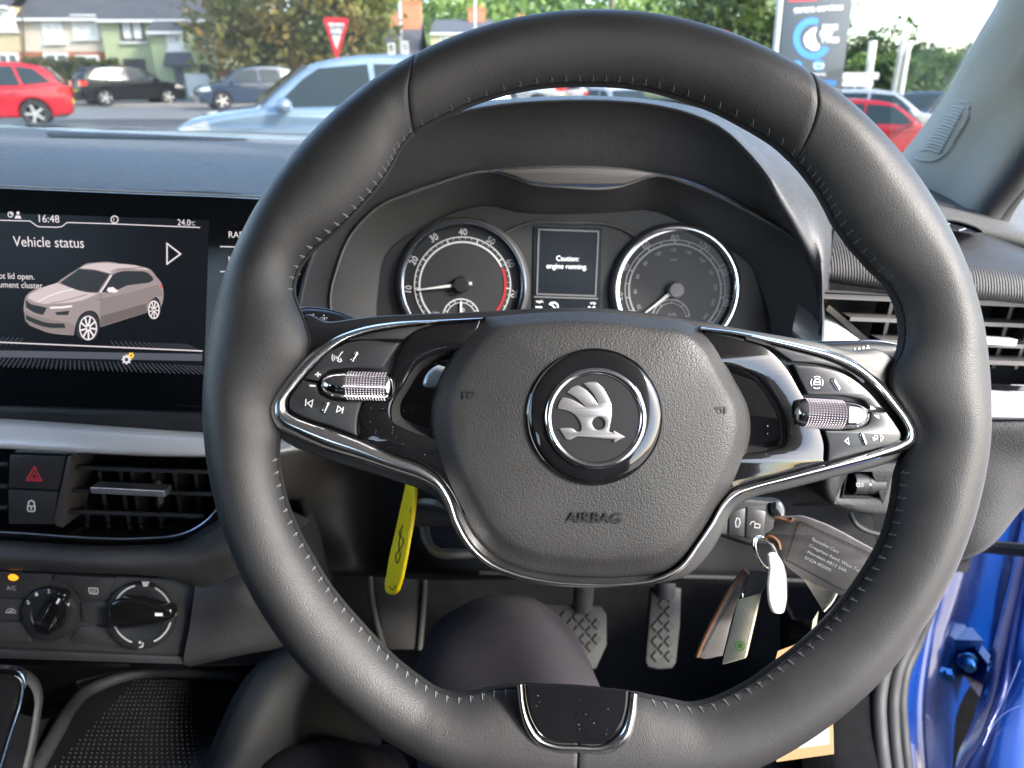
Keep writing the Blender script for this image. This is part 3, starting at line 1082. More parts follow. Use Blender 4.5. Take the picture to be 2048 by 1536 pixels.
# seam between cluster hood and moulding
m = MB()
m.tube([U(1672, 440, .585), U(1666, 470, .582), U(1661, 510, .578), U(1652, 560, .575)], 0.0012, 8)
m.build('seam', DARK, dash, smooth=60)
# side-window demister outlet: oval well with two blades
ov = thing('demister_outlet', 'small oval demister outlet in the dashboard top below the grey pillar', 'air outlet', tuple(U(1920, 455, .61)))
DPn = Plane.p3((1850, 440, .650), (1960, 478, .606), (1960, 440, .665))
m = MB()
oo = [Vector(p) for p in [(1880, 441), (1905, 441), (1935, 448), (1960, 459), (1966, 465), (1958, 467), (1930, 464), (1900, 459), (1870, 452), (1866, 446)]]
oo = spl([tuple(p) for p in oo], True, 4)
m.grid([[DPn.at(p.x, p.y, 0.010) for p in oo], [DPn.at(p.x, p.y, 0.004) for p in oo]], closeu=True)
m.fillpoly(DPn, [tuple(p) for p in oo], 0.0075)
m.build('well', DARK, ov, smooth=60)
m = MB()
m.stroke(DPn, [tuple(p) for p in oo], 3.0, 0.0085, True, th=0.0012)
m.build('rim', SOFTG, ov, smooth=0)
m = MB()
m.stroke(DPn, [(1887, 452), (1900, 447)], 2.6, 0.0085, th=0.002)
m.stroke(DPn, [(1918, 461), (1932, 457)], 2.6, 0.0085, th=0.002)
m.build('blade', GREYP, ov, smooth=0)

# lower dash (knee bolster) behind and below the wheel
m = MB()
skin(m, [[(540, 885, .72), (700, 880, .76), (900, 840, .72), (1200, 830, .64), (1500, 830, .63), (1650, 850, .60), (1900, 860, .585), (2250, 855, .57)],
         [(540, 960, .72), (700, 960, .78), (900, 960, .72), (1200, 960, .64), (1450, 960, .63), (1650, 970, .605), (1850, 960, .59), (2250, 860, .585)],
         [(560, 1060, .72), (700, 1060, .78), (900, 1070, .72), (1200, 1080, .64), (1450, 1080, .625), (1650, 1090, .605), (1800, 1085, .60), (1950, 1075, .60)],
         [(640, 1140, .72), (720, 1140, .78), (900, 1144, .70), (1200, 1148, .635), (1450, 1152, .625), (1650, 1160, .61), (1750, 1160, .61), (1860, 1150, .62)],
         [(640, 1150, .74), (720, 1150, .79), (900, 1155, .73), (1200, 1158, .69), (1450, 1164, .68), (1650, 1172, .66), (1750, 1172, .66), (1860, 1165, .66)],
         [(640, 1150, .80), (720, 1150, .82), (900, 1150, .84), (1200, 1150, .84), (1450, 1155, .84), (1650, 1160, .80), (1750, 1160, .80), (1860, 1160, .78)]], 40, 4)
m.build('knee_bolster', DARKP, dash, smooth=60)
m = MB()
P = spl([U(960, 1146, .66), U(1080, 1148, .645), U(1200, 1150, .63), U(1450, 1155, .618), U(1650, 1163, .604), U(1760, 1166, .604)], False, 6)
m.tube(P, 0.002, 8)
m.tube(spl([U(1560, 1010, .618), U(1650, 1012, .6), U(1700, 1014, .595)], False, 4), 0.0008, 6)
m.build('bolster_edge', SOFTG, dash, smooth=60)
# right-hand lower wing under the silver trim
m = MB()
skin(m, [[(1620, 800, .59), (1800, 838, .57), (1980, 838, .553), (2048, 838, .549), (2250, 842, .545)],
         [(1620, 830, .585), (1800, 850, .56), (1980, 844, .543), (2048, 843, .539), (2250, 848, .535)],
         [(1640, 900, .585), (1800, 900, .565), (1980, 892, .549), (2048, 890, .545), (2250, 880, .54)],
         [(1700, 1000, .60), (1850, 1005, .58), (1975, 985, .562), (2048, 930, .558), (2250, 895, .56)],
         [(1740, 1110, .61), (1860, 1120, .59), (1956, 1098, .572), (2048, 1003, .572), (2250, 905, .58)],
         [(1740, 1120, .64), (1860, 1130, .62), (1962, 1106, .60), (2054, 1010, .60), (2250, 912, .61)]], 30, 4)
m.build('bolster_wing', SOFTG, dash, smooth=50)
# centre stack surround: pads under the vents and beside the climate panel
m = MB()
skin(m, [[(-400, 1068, .545), (0, 1080, .538), (280, 1090, .538), (370, 1080, .54), (430, 1035, .545), (470, 985, .56)],
         [(-400, 1078, .528), (0, 1090, .522), (285, 1101, .522), (385, 1090, .525), (450, 1045, .53), (490, 990, .55)],
         [(-400, 1108, .524), (0, 1120, .518), (300, 1130, .518), (420, 1118, .522), (500, 1060, .532), (540, 1000, .555)],
         [(-400, 1124, .532), (0, 1136, .527), (310, 1148, .527), (430, 1150, .53), (520, 1090, .54), (580, 1020, .57)],
         [(-400, 1126, .56), (0, 1138, .555), (310, 1150, .55), (440, 1175, .535), (540, 1120, .55), (620, 1040, .59)]], 34, 4)
m.build('stack_pad', SOFT, dash, smooth=60)
m = MB()
skin(m, [[(394, 1138, .545), (470, 1130, .54), (560, 1090, .56), (610, 1040, .62), (620, 1000, .74)],
         [(391, 1162, .538), (470, 1175, .532), (560, 1140, .55), (620, 1090, .62), (640, 1060, .74)],
         [(380, 1250, .54), (470, 1250, .536), (565, 1225, .556), (630, 1150, .62), (650, 1110, .74)],
         [(367, 1322, .546), (470, 1302, .545), (570, 1278, .567), (640, 1190, .63), (660, 1140, .75)],
         [(380, 1333, .57), (480, 1311, .57), (580, 1287, .60), (645, 1200, .65), (665, 1150, .76)]], 30, 5)
m.build('knee_pad', SOFT, dash, smooth=60)
# --- hood over the dials
m = MB()
lip = [(592, 700, .52), (600, 620, .52), (612, 560, .52), (640, 480, .52), (690, 390, .52), (760, 315, .52), (840, 258, .52), (942, 222, .52), (1010, 211, .52), (1113, 204, .52), (1215, 204, .52), (1300, 211, .52), (1380, 230, .52), (1440, 258, .52), (1490, 305, .52), (1530, 355, .52), (1562, 411, .525), (1587, 452, .53), (1612, 500, .54), (1631, 550, .55), (1641, 600, .56), (1644, 660, .565), (1640, 730, .565)]
outr = [(566, 700, .57), (575, 620, .57), (590, 545, .57), (622, 455, .57), (676, 362, .57), (752, 292, .57), (836, 238, .57), (942, 205, .57), (1010, 198, .57), (1113, 192, .57), (1215, 192, .57), (1300, 199, .57), (1390, 214, .57), (1461, 240, .57), (1525, 276, .57), (1584, 330, .568), (1630, 392, .568), (1655, 440, .568), (1661, 490, .568), (1657, 545, .568), (1648, 600, .568), (1646, 660, .568), (1642, 730, .568)]
back = [(p[0] + (0 if 900 < p[0] < 1400 else (6 if p[0] > 1400 else -14)), p[1] + (30 if p[1] < 400 else 5), .70 if p[1] < 400 else .60) for p in outr]
mid = [((a[0] + b[0]) / 2, (a[1] + b[1]) / 2 - 2.5, .54) for a, b in zip(lip, outr)]
rec = [(662, 720, .565), (661, 640, .565), (657, 589, .565), (672, 532, .565), (689, 486, .565), (721, 442, .565), (762, 410, .565), (823, 382, .565), (884, 362, .565), (940, 346, .565), (1000, 338, .565), (1110, 334, .565), (1200, 335, .565), (1300, 344, .565), (1375, 360, .565), (1432, 384, .565), (1488, 412, .565), (1545, 444, .565), (1600, 484, .565), (1640, 570, .565), (1648, 640, .565), (1640, 730, .565)]
lip2 = [(p[0] * 0.985 + 1150 * 0.015, p[1] * 0.985 + 500 * 0.015 , p[2] + .004) for p in lip]
skin(m, [back, outr, mid, lip, lip2, rec], 60, 5)
m.build('dial_hood', SOFT, dash, smooth=80)

# ---------------------------------------------------------------- INSTRUMENT CLUSTER
cl = thing('instrument_cluster', 'instrument cluster with two round dials behind the steering wheel', 'instrument cluster', tuple(U(1140, 560, .605)))
rim_o = [(664, 720), (661, 655), (657, 589), (672, 532), (689, 486), (721, 442), (762, 408), (823, 384), (884, 362), (933, 347), (982, 341), (1010, 347), (1060, 366), (1120, 372), (1242, 371), (1270, 362), (1313, 349), (1375, 365), (1432, 388), (1488, 416), (1545, 447), (1584, 470), (1613, 504), (1630, 538), (1641, 575), (1647, 617), (1644, 660), (1638, 730)]
rim_i = [(753, 720), (752, 660), (755, 589), (764, 540), (779, 506), (811, 479), (840, 466), (870, 450), (909, 430), (945, 420), (982, 418), (1005, 424), (1030, 431), (1120, 435), (1225, 433), (1250, 430), (1290, 426), (1340, 438), (1385, 462), (1432, 490), (1470, 508), (1495, 525), (1510, 545), (1520, 572), (1530, 600), (1539, 632), (1542, 665), (1544, 730)]
FN = pbr('cluster_funnel', (0.055, 0.056, 0.058), 0.42, bump=[('noise', 1800, 0.1, 0.0002)], var=(15, 0.06))
skO = [U(*p, .566) for p in rim_o]
skO1 = [U(p[0] * .99 + 11.4, p[1] * .99 + 5.6, .562) for p in rim_o]
skO2 = [U(p[0] * .975 + 28.5, p[1] * .975 + 14, .568) for p in rim_o]
skM = [U(a[0] * .45 + b[0] * .55, a[1] * .45 + b[1] * .55, .592) for a, b in zip(rim_o, rim_i)]
skI = [U(*p, .612) for p in rim_i]
RR = [resample(spl(r, False, 6), 90) for r in (skO, skO1, skO2, skM, skI)]
m = MB()
m.grid(RR)
m.build('bezel_funnel', FN, cl, smooth=60)
m = MB()
P = resample(spl([U(p[0] * .992 + 9.1, p[1] * .992 + 4.5, .5595) for p in rim_o], False, 6), 90)
m.tube(P, 0.0011, 8)
m.build('bezel_edge', pbr('grey_edge', (0.09, 0.09, 0.09), 0.35), cl, smooth=60)
LIPB = pbr('brown_grey_plastic', (0.085, 0.08, 0.08), 0.5)
m = MB()
LP = Plane.tilt(1150, 352, .553, 0)
m.plate(LP, [Vector(p) for p in [(994, 341), (1050, 337), (1120, 335), (1200, 336), (1260, 340), (1312, 348), (1285, 358), (1252, 368), (1215, 370), (1100, 369), (1060, 364), (1025, 352)]], -0.02, 0.0, 0.002, ref=(1150, 352))
m.build('hood_lip', LIPB, cl, smooth=40)
CPn = Plane.tilt(1140, 560, .612, 14)
m = MB()
face = spl([(740, 700, 'c'), (750, 589), (760, 535), (780, 500), (840, 460), (909, 425), (982, 412), (1030, 424), (1140, 428), (1240, 424), (1290, 420), (1385, 456), (1480, 508), (1520, 550), (1545, 632), (1550, 700, 'c')], True, 4)
m.plate(CPn, face, -0.01, -0.001, 0, ref=(1140, 560))
m.build('dial_plate', pbr('dial_plate', (0.022, 0.023, 0.025), 0.5), cl, smooth=0)
# raised frame round the display
m = MB()
P = [CPn.at(*p, 0.001) for p in [(1012, 466), (1040, 452), (1062, 446), (1140, 446), (1220, 450), (1245, 458), (1272, 474)]]
m.tube(spl(P, False, 5), 0.0013, 8)
m.build('display_hoodlet', FN, cl, smooth=60)
DIAL = pbr('dial_black', (0.014, 0.015, 0.017), 0.45)
DIALC = pbr('dial_centre', (0.024, 0.025, 0.028), 0.5)
RED = pbr('dial_red', (0.35, 0.02, 0.025), 0.5)


def dial(cx, cy, Rr, ringmat, ringw):
    o = CPn.at(cx, cy, 0)
    k = CPn.basis(cx, cy)[3]
    m = MB()
    m.lathe(o, CPn.n, [((Rr + r) * k, h) for r, h in ((9, -0.001), (8, 0.003), (3, 0.006), (0.5, 0.0066))], 80)
    d = m.build('dial_surround', FN, cl, smooth=50)
    m = MB()
    m.lathe(o, CPn.n, [((Rr + r) * k, h) for r, h in ((0.5, 0.0066), (-ringw * .4, 0.0070), (-ringw, 0.0060), (-ringw - 1, 0.002))], 80)
    m.build('dial_ring', ringmat, cl, smooth=50)
    m = MB()
    m.lathe(o, CPn.n, [((Rr - ringw) * k, 0.0005), (98 * k, 0.0005)], 80)
    m.build('dial_band', DIAL, cl, smooth=50)
    m = MB()
    m.lathe(o, CPn.n, [(98 * k, 0.0008), (0.0001, 0.0008)], 80)
    m.build('dial_face', DIALC, cl, smooth=50)


dial(926, 571, 125, DCHROME, 8)
dial(1350, 580, 123, CHROME, 9)
hN = 0.0012
PA = CPn


def px_at(cx, cy, r, a):
    return cx + r * math.cos(R(a)), cy - r * math.sin(R(a))


# rev counter scale
m = MB()
cx, cy = 925, 570
m.arc(PA, cx, cy, 96, 222, -42, 2.0, hN, 80)
m.arc(PA, cx, cy, 86, 222, 25, 3.4, hN, 60)
for i in range(36):
    a = 222 - i * (264 / 35)
    maj = i % 5 == 0
    m.stroke(PA, [px_at(cx, cy, 88 if maj else 91, a), px_at(cx, cy, 97, a)], 2.2 if maj else 1.0, hN)
for t, x, y, an in (('10', 817, 579, 85), ('20', 828, 521, 60), ('30', 868, 476, 29), ('40', 926, 464, 0), ('50', 982, 481, -31), ('60', 1021, 526, -62), ('70', 1028, 587, -99)):
    m.text(PA, t, x, y, 12.5, an, hN, sx=0.95)
m.arc(PA, 922, 634, 36, 180, 0, 2.4, hN, 30)
m.arc(PA, 922, 634, 29, 180, 0, 1.6, hN, 30)
for i in range(9):
    a = 180 - i * 22.5
    m.stroke(PA, [px_at(922, 634, 29, a), px_at(922, 634, 36, a)], 1.4, hN)
m.text(PA, '90', 924, 620, 8, 0, hN)
m.text(PA, '1/min', 872, 625, 4.5, -3, hN)
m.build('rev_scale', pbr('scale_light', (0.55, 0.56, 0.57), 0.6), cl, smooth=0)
m = MB()
m.arc(PA, cx, cy, 86, 23, -38, 5.0, hN, 40)
m.build('red_zone', RED, cl, smooth=0)
# speedometer scale
m = MB()
cx, cy = 1350, 580
m.arc(PA, cx, cy, 100, 225, -45, 2.2, hN, 80)
m.arc(PA, cx, cy, 92, 225, -45, 3.6, hN, 80)
for i in range(17):
    a = 222 - i * (264 / 16)
    m.stroke(PA, [px_at(cx, cy, 92, a), px_at(cx, cy, 101, a)], 1.8 if i % 2 else 2.6, hN)
for t, x, y, an in (('20', 1239, 592, 84), ('40', 1250, 534, 62), ('60', 1291, 491, 34), ('80', 1349, 476, 0), ('100', 1407, 493, -33), ('120', 1447, 539, -64), ('140', 1453, 600, -97)):
    m.text(PA, t, x, y, 12.5, an, hN, sx=0.95)
for i, t in enumerate(('20', '40', '60', '80', '100', '120', '140', '160', '180', '200', '220', '240')):
    a = 205 - i * 22.3
    x, y = px_at(cx, cy, 80, a)
    m.text(PA, t, x, y, 6.5, a - 90, hN)
m.text(PA, 'km/h', 1347, 519, 5, 0, hN)
m.arc(PA, 1342, 636, 37, 170, 5, 2.6, hN, 30)
m.arc(PA, 1342, 636, 30, 170, 5, 1.4, hN, 30)
m.text(PA, '1/2', 1343, 631, 9, -2, hN)
for i in range(5):
    a = 170 - i * 41
    m.stroke(PA, [px_at(1342, 636, 29, a), px_at(1342, 636, 38, a)], 2, hN)
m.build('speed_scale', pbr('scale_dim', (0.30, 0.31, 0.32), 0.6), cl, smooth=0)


def needle(cx, cy, tx, ty, capmat, tail):
    m = MB()
    b = Vector((tx - cx, ty - cy)).normalized()
    pn = Vector((-b.y, b.x))
    a = Vector((cx, cy)) + b * 12
    t = Vector((tx, ty))
    e = Vector((cx, cy)) - b * tail
    m.plate(PA, [a + pn * 3.2, t + pn * 0.9, t - pn * 0.9, a - pn * 3.2], 0.0035, 0.0050, 0, ref=(cx, cy))
    if tail:
        m.plate(PA, [e + pn * 3.0, Vector((cx, cy)) - b * 12 + pn * 2.4, Vector((cx, cy)) - b * 12 - pn * 2.4, e - pn * 3], 0.0035, 0.0046, 0, ref=(cx, cy))
    nd = m.build('needle', pbr('needle_white', (0.62, 0.62, 0.62), 0.5), cl, smooth=0)
    m = MB()
    k = PA.basis(cx, cy)[3]
    m.lathe(PA.at(cx, cy, 0), PA.n, [(17 * k, 0.001), (15.5 * k, 0.0065), (13.5 * k, 0.0075), (0.0001, 0.0076)], 32)
    m.build('needle_cap', capmat, nd, smooth=40)


needle(923, 569, 833, 580, DIAL, 21)
needle(1350, 580, 1284, 631, pbr('cap_grey', (0.16, 0.16, 0.165), 0.4), 0)
m = MB()
m.stroke(PA, [(922, 634), (922, 604)], 3.5, 0.0018, th=0.0008)
m.build('needle', WHITE, cl, smooth=0)
# centre display
m = MB()
m.plate(PA, [Vector(p) for p in [(1068, 452), (1204, 456), (1200, 640), (1066, 640)]], -0.001, 0.0004, 0, ref=(1135, 520))
dsp = m.build('display', pbr('display_glass', (0.010, 0.013, 0.018), 0.25), cl, smooth=0)
m = MB()
m.stroke(PA, [(1078, 459), (1197, 463), (1191, 592), (1074, 588)], 3.0, 0.0008, True, th=0.0005)
m.stroke(PA, [(1068, 593.5), (1196, 597.5)], 3.0, 0.0008, th=0.0005)
m.build('display_frame', pbr('frame_grey', (0.22, 0.225, 0.235), 0.35, 0.5), cl, smooth=0)
m = MB()
m.text(PA, 'Caution:', 1135, 517, 10, -1.5, 0.0008, sx=0.92)
m.text(PA, 'engine running.', 1133.5, 532.5, 10, -1.5, 0.0008, sx=0.92)
m.build('message', LITE, dsp, smooth=0)
m = MB()
m.text(PA, 'mph', 1079, 602.5, 5.5, -1.5, 0.0008)
m.stroke(PA, [(1071, 614), (1084, 614.4)], 2.4, 0.0008)
m.build('speed_readout', LITE, dsp, smooth=0)
m = MB()
m.text(PA, 'trip', 1186, 605.5, 5.5, -1.5, 0.0008)
m.text(PA, '0.0', 1183, 617, 9, -1.5, 0.0008)
m.build('trip_readout', LITE, dsp, smooth=0)
m = MB()
m.arc(PA, 1107, 614, 9, 150, -10, 2.6, 0.0008, 14)
m.stroke(PA, [(1100, 606), (1112, 618)], 2.4, 0.0008)
m.build('warning_symbol', LITE, dsp, smooth=0)

# ---------------------------------------------------------------- TOUCHSCREEN
ts = thing('touchscreen', 'wide black touchscreen showing a pale car, on the left of the wheel', 'touchscreen', tuple(U(250, 600, .53)))
SP = Plane.p3((0, 374, .540), (0, 812, .540), (540, 397, .540))
SP = Plane(U(250, 600, .522), (-YC * math.cos(R(13)) + ZC * math.sin(R(13))))
m = MB()
o = spl([(-330, 360, 'c'), (0, 375), (260, 386), (520, 397), (590, 402), (606, 420), (600, 600), (588, 815), (570, 832), (405, 826), (0, 812), (-330, 800, 'c')], True, 4)
m.plate(SP, o, -0.02, 0.0, 0.0015, ref=(250, 600))
m.build('glass', pbr('screen_glass', (0.004, 0.005, 0.007), 0.10, spec=0.25), ts, smooth=35)
m = MB()
P = [SP.at(p[0], p[1], 0.0015) for p in [(-330, 357), (0, 372), (260, 383.5), (520, 394), (600, 398)]]
m.tube(spl(P, False, 4), 0.0009, 8)
m.build('edge_strip', pbr('edge_grey', (0.35, 0.36, 0.37), 0.3, 0.3), ts, smooth=60)
m = MB()
o = [Vector(p) for p in [(-330, 798), (0, 811), (405, 825), (585, 831), (585, 874), (405, 868), (0, 838), (-330, 820)]]
m.plate(SP, o, -0.03, 0.0025, 0.002, ref=(250, 820))
m.build('ledge', SMOOTHB, ts, smooth=35)
h1 = 0.0003


def emis(name, col, st):
    return pbr(name, (0.006, 0.006, 0.006), 0.25, emit=(col, st), spec=.3)


# back-lit picture on the display
m = MB()
m.fillpoly(SP, [(-330, 415), (418, 440), (408, 742), (-330, 722)], h1)
scr = m.build('display', emis('display_glow', (0.10, 0.13, 0.19), 0.008), ts, smooth=0)
m = MB()
m.fillpoly(SP, [(-330, 695), (405, 708), (404, 722), (-330, 708)], 2 * h1)
m.build('display_band', emis('band_glow', (0.55, 0.6, 0.75), 0.03), scr, smooth=0)
m = MB()
for i in range(52):
    x = -40 + i * 8.6
    s = (x - 110) * 0.14
    m.stroke(SP, [(x, 713 + i * .35), (x + s * .8 - 4, 732 + i * .35)], 1.6, 2 * h1)
for i in range(40):
    x = -10 + i * 10.5
    if 40 < x < 230: continue
    s = (x - 150) * -0.12
    m.stroke(SP, [(x, 690 + i * .3), (x + s, 674 + i * .35)], 1.6, 2 * h1)
m.build('display_lines', emis('line_glow', (0.4, 0.45, 0.55), 0.03), scr, smooth=0)
WG = emis('white_glow', (0.95, 0.86, 0.89), 0.16)
m = MB()
hS = 3 * h1
m.text(SP, '16:48', 98, 437.5, 14.5, -1.5, hS, sx=0.98)
m.text(SP, '24.0', 369, 445, 12, -2, hS, sx=0.9)
m.text(SP, '°C', 386, 447, 7.5, -2, hS, sx=0.85)
m.arc(SP, 229, 439, 7, 0, 360, 2, hS, 24)
m.text(SP, '1', 229, 439, 7.5, 0, hS)
m.stroke(SP, [(-330, 432), (0, 440.5), (60, 442), (72, 451), (78, 453.5), (116, 454.5), (124, 453), (134, 445), (220, 447.5), (400, 455)], 1.8, hS)
m.stroke(SP, [(-330, 680), (0, 684.5), (405, 702)], 2.2, hS)
m.stroke(SP, [(334, 487), (334, 528), (361, 508)], 3, hS, True)
m.arc(SP, 21, 429, 5, 0, 360, 1.8, hS, 16); m.stroke(SP, [(21, 429), (24, 426)], 3, hS)
m.disc(SP, 36, 426, 3.2, hS); m.fillpoly(SP, [(29, 437), (32, 431), (40, 431), (43, 437)], hS)
m.build('status_bar', WG, scr, smooth=0)
m = MB()
m.text(SP, 'Vehicle status', 99, 484, 20, -1.3, hS, sx=0.88)
m.build('title', WG, scr, smooth=0)
m = MB()
m.text(SP, 'ur boot lid open.', 71, 553, 12, -1.5, hS, align='RIGHT', sx=0.9)
m.text(SP, 'the instrument cluster.', 90, 571, 12, -1.5, hS, align='RIGHT', sx=0.9)
m.build('message', WG, scr, smooth=0)
m = MB()
m.text(SP, 'RADIO', 457, 469, 12.5, -1.5, hS, align='LEFT', sx=0.95)
m.stroke(SP, [(440, 493), (600, 498)], 2, hS)
m.stroke(SP, [(440, 543), (600, 548)], 2, hS)
m.text(SP, 'MEDIA', 457, 519, 12.5, -1.5, hS, align='LEFT', sx=0.95)
m.build('display_text', WG, scr, smooth=0)
m = MB()
# gear icon
for i in range(8):
    a = 2 * PI * i / 8
    m.stroke(SP, [(253 + 6 * math.cos(a), 719 + 6 * math.sin(a)), (253 + 9.5 * math.cos(a), 719 + 9.5 * math.sin(a))], 3.6, hS)
m.arc(SP, 253, 719, 5.6, 0, 360, 3.4, hS, 24)
m.build('gear_icon', WG, scr, smooth=0)
m = MB()
m.arc(SP, 262, 711, 3.6, 0, 360, 3.2, hS, 20)
for i in range(6):
    a = 2 * PI * i / 6
    m.stroke(SP, [(262 + 4 * math.cos(a), 711 + 4 * math.sin(a)), (262 + 6.6 * math.cos(a), 711 + 6.6 * math.sin(a))], 2.2, hS)
m.build('display_icon', emis('amber_glow', (1.0, 0.62, 0.05), 0.2), scr, smooth=0)
# the pictured car
qq = 330 / 2048.0
K = lambda x, y, *c: (20 + x * qq, 510 + y * qq, *c)


def pic(name, polys, col, st, h):
    m = MB()
    for p in polys:
        m.fillpoly(SP, [tuple(v) for v in spl([K(*a) for a in p], True, 3)], h)
    return m.build(name, emis(name + '_glow', col, st), scr, smooth=0)


PALEG = emis('pale_glow', (0.85, 0.76, 0.77), 0.2)
body = [(170, 690), (175, 600), (200, 510), (300, 430), (440, 390), (580, 345), (640, 300), (860, 160, 'c'), (940, 110), (1050, 95), (1330, 100), (1400, 125), (1660, 150), (1750, 185), (1810, 260), (1880, 350), (1905, 480), (1890, 600), (1870, 650, 'c'), (1860, 580), (1810, 520), (1760, 540), (1715, 640), (1700, 715, 'c'), (1120, 895, 'c'), (1110, 800), (1060, 710), (980, 690), (880, 740), (820, 850), (790, 995, 'c'), (620, 985), (430, 950), (300, 890), (190, 820, 'c'), (180, 740)]
pic('car_body', [body], (0.62, 0.51, 0.50), 0.10, 3 * h1)
HS = 3.4 * h1
pic('car_roof_tone', [[(860, 165, 'c'), (950, 125), (1330, 108), (1650, 150), (1740, 185, 'c'), (1560, 175), (1330, 185), (1250, 230, 'c'), (1050, 180)], [(440, 390, 'c'), (580, 348, 'c'), (790, 420), (1000, 470), (1100, 475, 'c'), (900, 560), (600, 600), (330, 590), (220, 530)]], (0.72, 0.60, 0.60), 0.16, HS)
pic('car_side_tone', [[(1125, 560, 'c'), (1300, 530), (1850, 390, 'c'), (1895, 500), (1810, 520), (1730, 590), (1700, 715, 'c'), (1120, 890, 'c')], [(180, 700, 'c'), (420, 780), (660, 830), (800, 860, 'c'), (790, 990, 'c'), (430, 945), (190, 815)]], (0.58, 0.47, 0.46), 0.085, HS)
pic('car_sill_tone', [[(1130, 760, 'c'), (1690, 600, 'c'), (1700, 712, 'c'), (1122, 888, 'c')]], (0.5, 0.40, 0.39), 0.06, HS + h1 * .3)
pic('car_shade', [[(620, 345, 'c'), (860, 170, 'c'), (1050, 185), (1240, 235, 'c'), (1090, 465, 'c'), (950, 460), (790, 420)], [(190, 550, 'c'), (260, 610), (330, 625), (460, 655, 'c'), (410, 745, 'c'), (300, 715), (200, 650, 'c')], [(195, 745, 'c'), (330, 800), (450, 838), (670, 850, 'c'), (690, 905, 'c'), (500, 905), (300, 850), (200, 800, 'c')], [(1140, 460, 'c'), (1270, 250), (1340, 215), (1560, 200), (1700, 215), (1780, 310), (1720, 345, 'c'), (1340, 430), (1300, 470, 'c')], [(560, 710, 'c'), (740, 690, 'c'), (720, 745, 'c'), (580, 745, 'c')], [(830, 1000), (830, 860), (880, 760), (980, 700), (1070, 740), (1105, 850), (1100, 960), (1040, 1050), (930, 1060)], [(1710, 720), (1730, 600), (1800, 535), (1860, 590), (1865, 690), (1820, 790), (1750, 795)]], (0.12, 0.13, 0.15), 0.05, 4 * h1)
for (x, y, rx, ry) in ((970, 905, 104, 145), (1786, 680, 66, 108)):
    m = MB()
    pts = lambda s: [(K(x + rx * s * math.cos(a * PI / 12), y + ry * s * math.sin(a * PI / 12))) for a in range(25)]
    m.stroke(SP, pts(1.0), 2.2, 5 * h1)
    for i in range(9):
        a = 2 * PI * i / 9
        m.stroke(SP, [K(x + rx * .15 * math.cos(a), y + ry * .15 * math.sin(a)), K(x + rx * math.cos(a + .12), y + ry * math.sin(a + .12))], 3.2 * rx / 104, 5 * h1)
    m.build('car_wheel', PALEG, scr, smooth=0)
m = MB()
m.stroke(SP, [K(500, 655), K(640, 650), K(770, 635)], 4, 5 * h1)
m.stroke(SP, [K(350, 580), K(480, 510), K(640, 455), K(790, 425)], 1.8, 5 * h1)
m.stroke(SP, [K(1120, 465), K(1180, 380), K(1260, 250)], 2.6, 5 * h1)
m.fillpoly(SP, [K(1200, 440), K(1220, 405), K(1275, 397), K(1345, 445), K(1310, 468), K(1230, 462)], 5 * h1)
m.build('car_highlights', PALEG, scr, smooth=0)
m = MB()
m.stroke(SP, [K(1060, 560), K(1250, 530), K(1500, 470), K(1840, 380)], 1.6, 5 * h1)
m.stroke(SP, [K(1125, 480), K(1130, 620), K(1115, 850)], 1.2, 5 * h1)
m.stroke(SP, [K(860, 170), K(1050, 185), K(1240, 235)], 1.6, 5 * h1)
m.stroke(SP, [K(500, 600), K(700, 560), K(960, 490)], 1.4, 5 * h1)
m.stroke(SP, [K(1250, 210), K(1330, 175), K(1660, 155)], 1.6, 5 * h1)
m.build('car_creases', emis('crease_glow', (0.36, 0.29, 0.29), 0.1), scr, smooth=0)
m = MB()
m.fillpoly(SP, [K(1868, 355), K(1885, 370), K(1888, 420), K(1868, 410)], 5 * h1)
m.build('tail_light', emis('red_glow', (0.9, 0.1, 0.1), 0.15), scr, smooth=0)
# ================================================================= AIR VENTS, SWITCHES
VP = Plane(U(220, 985, .535), (-YC * math.cos(R(8)) + ZC * math.sin(R(8))))
SLATM = pbr('link_grey', (.1, .1, .1), .4)
cv = thing('air_vent', 'black centre air vent with silver tab beside the hazard switch', 'air vent', tuple(U(270, 985, .54)))
m = MB()          # housing: back wall and sides
ho = spl([(-360, 890, 'c'), (0, 903), (436, 919, 'c'), (446, 975), (425, 1022), (392, 1050), (350, 1066), (300, 1071), (0, 1060), (-360, 1046, 'c')], True, 4)
m.grid([[VP.at(p.x, p.y, 0.0) for p in ho], [VP.at(p.x, p.y, -0.05) for p in ho]], closeu=True)
m.fillpoly(VP, [tuple(p) for p in ho], -0.05)
m.build('housing', DARK, cv, smooth=40)
m = MB()          # gloss frame with the fine bright line
o = spl([(-360, 1048, 'c'), (0, 1062), (300, 1074), (350, 1069), (392, 1053), (427, 1024), (448, 972, 'c'), (462, 985), (440, 1035), (404, 1068), (360, 1086), (300, 1092), (0, 1082), (-360, 1068, 'c')], True, 4)
m.plate(VP, o, -0.02, 0.002, 0.002, ref=(220, 1070))
m.build('frame', GLOSS, cv, smooth=40)
m = MB()
m.tube(spl([VP.at(*p, 0.002) for p in [(-360, 1050), (0, 1064), (300, 1076), (352, 1071), (394, 1055), (428, 1026), (450, 974)]], False, 5), 0.0008, 8)
m.build('bright_line', pbr('line_silver', (0.55, 0.6, 0.7), 0.25, 0.9), cl if False else cv, smooth=60)
VANE = pbr('vent_black', (0.020, 0.021, 0.023), 0.4, var=(30, 0.1))
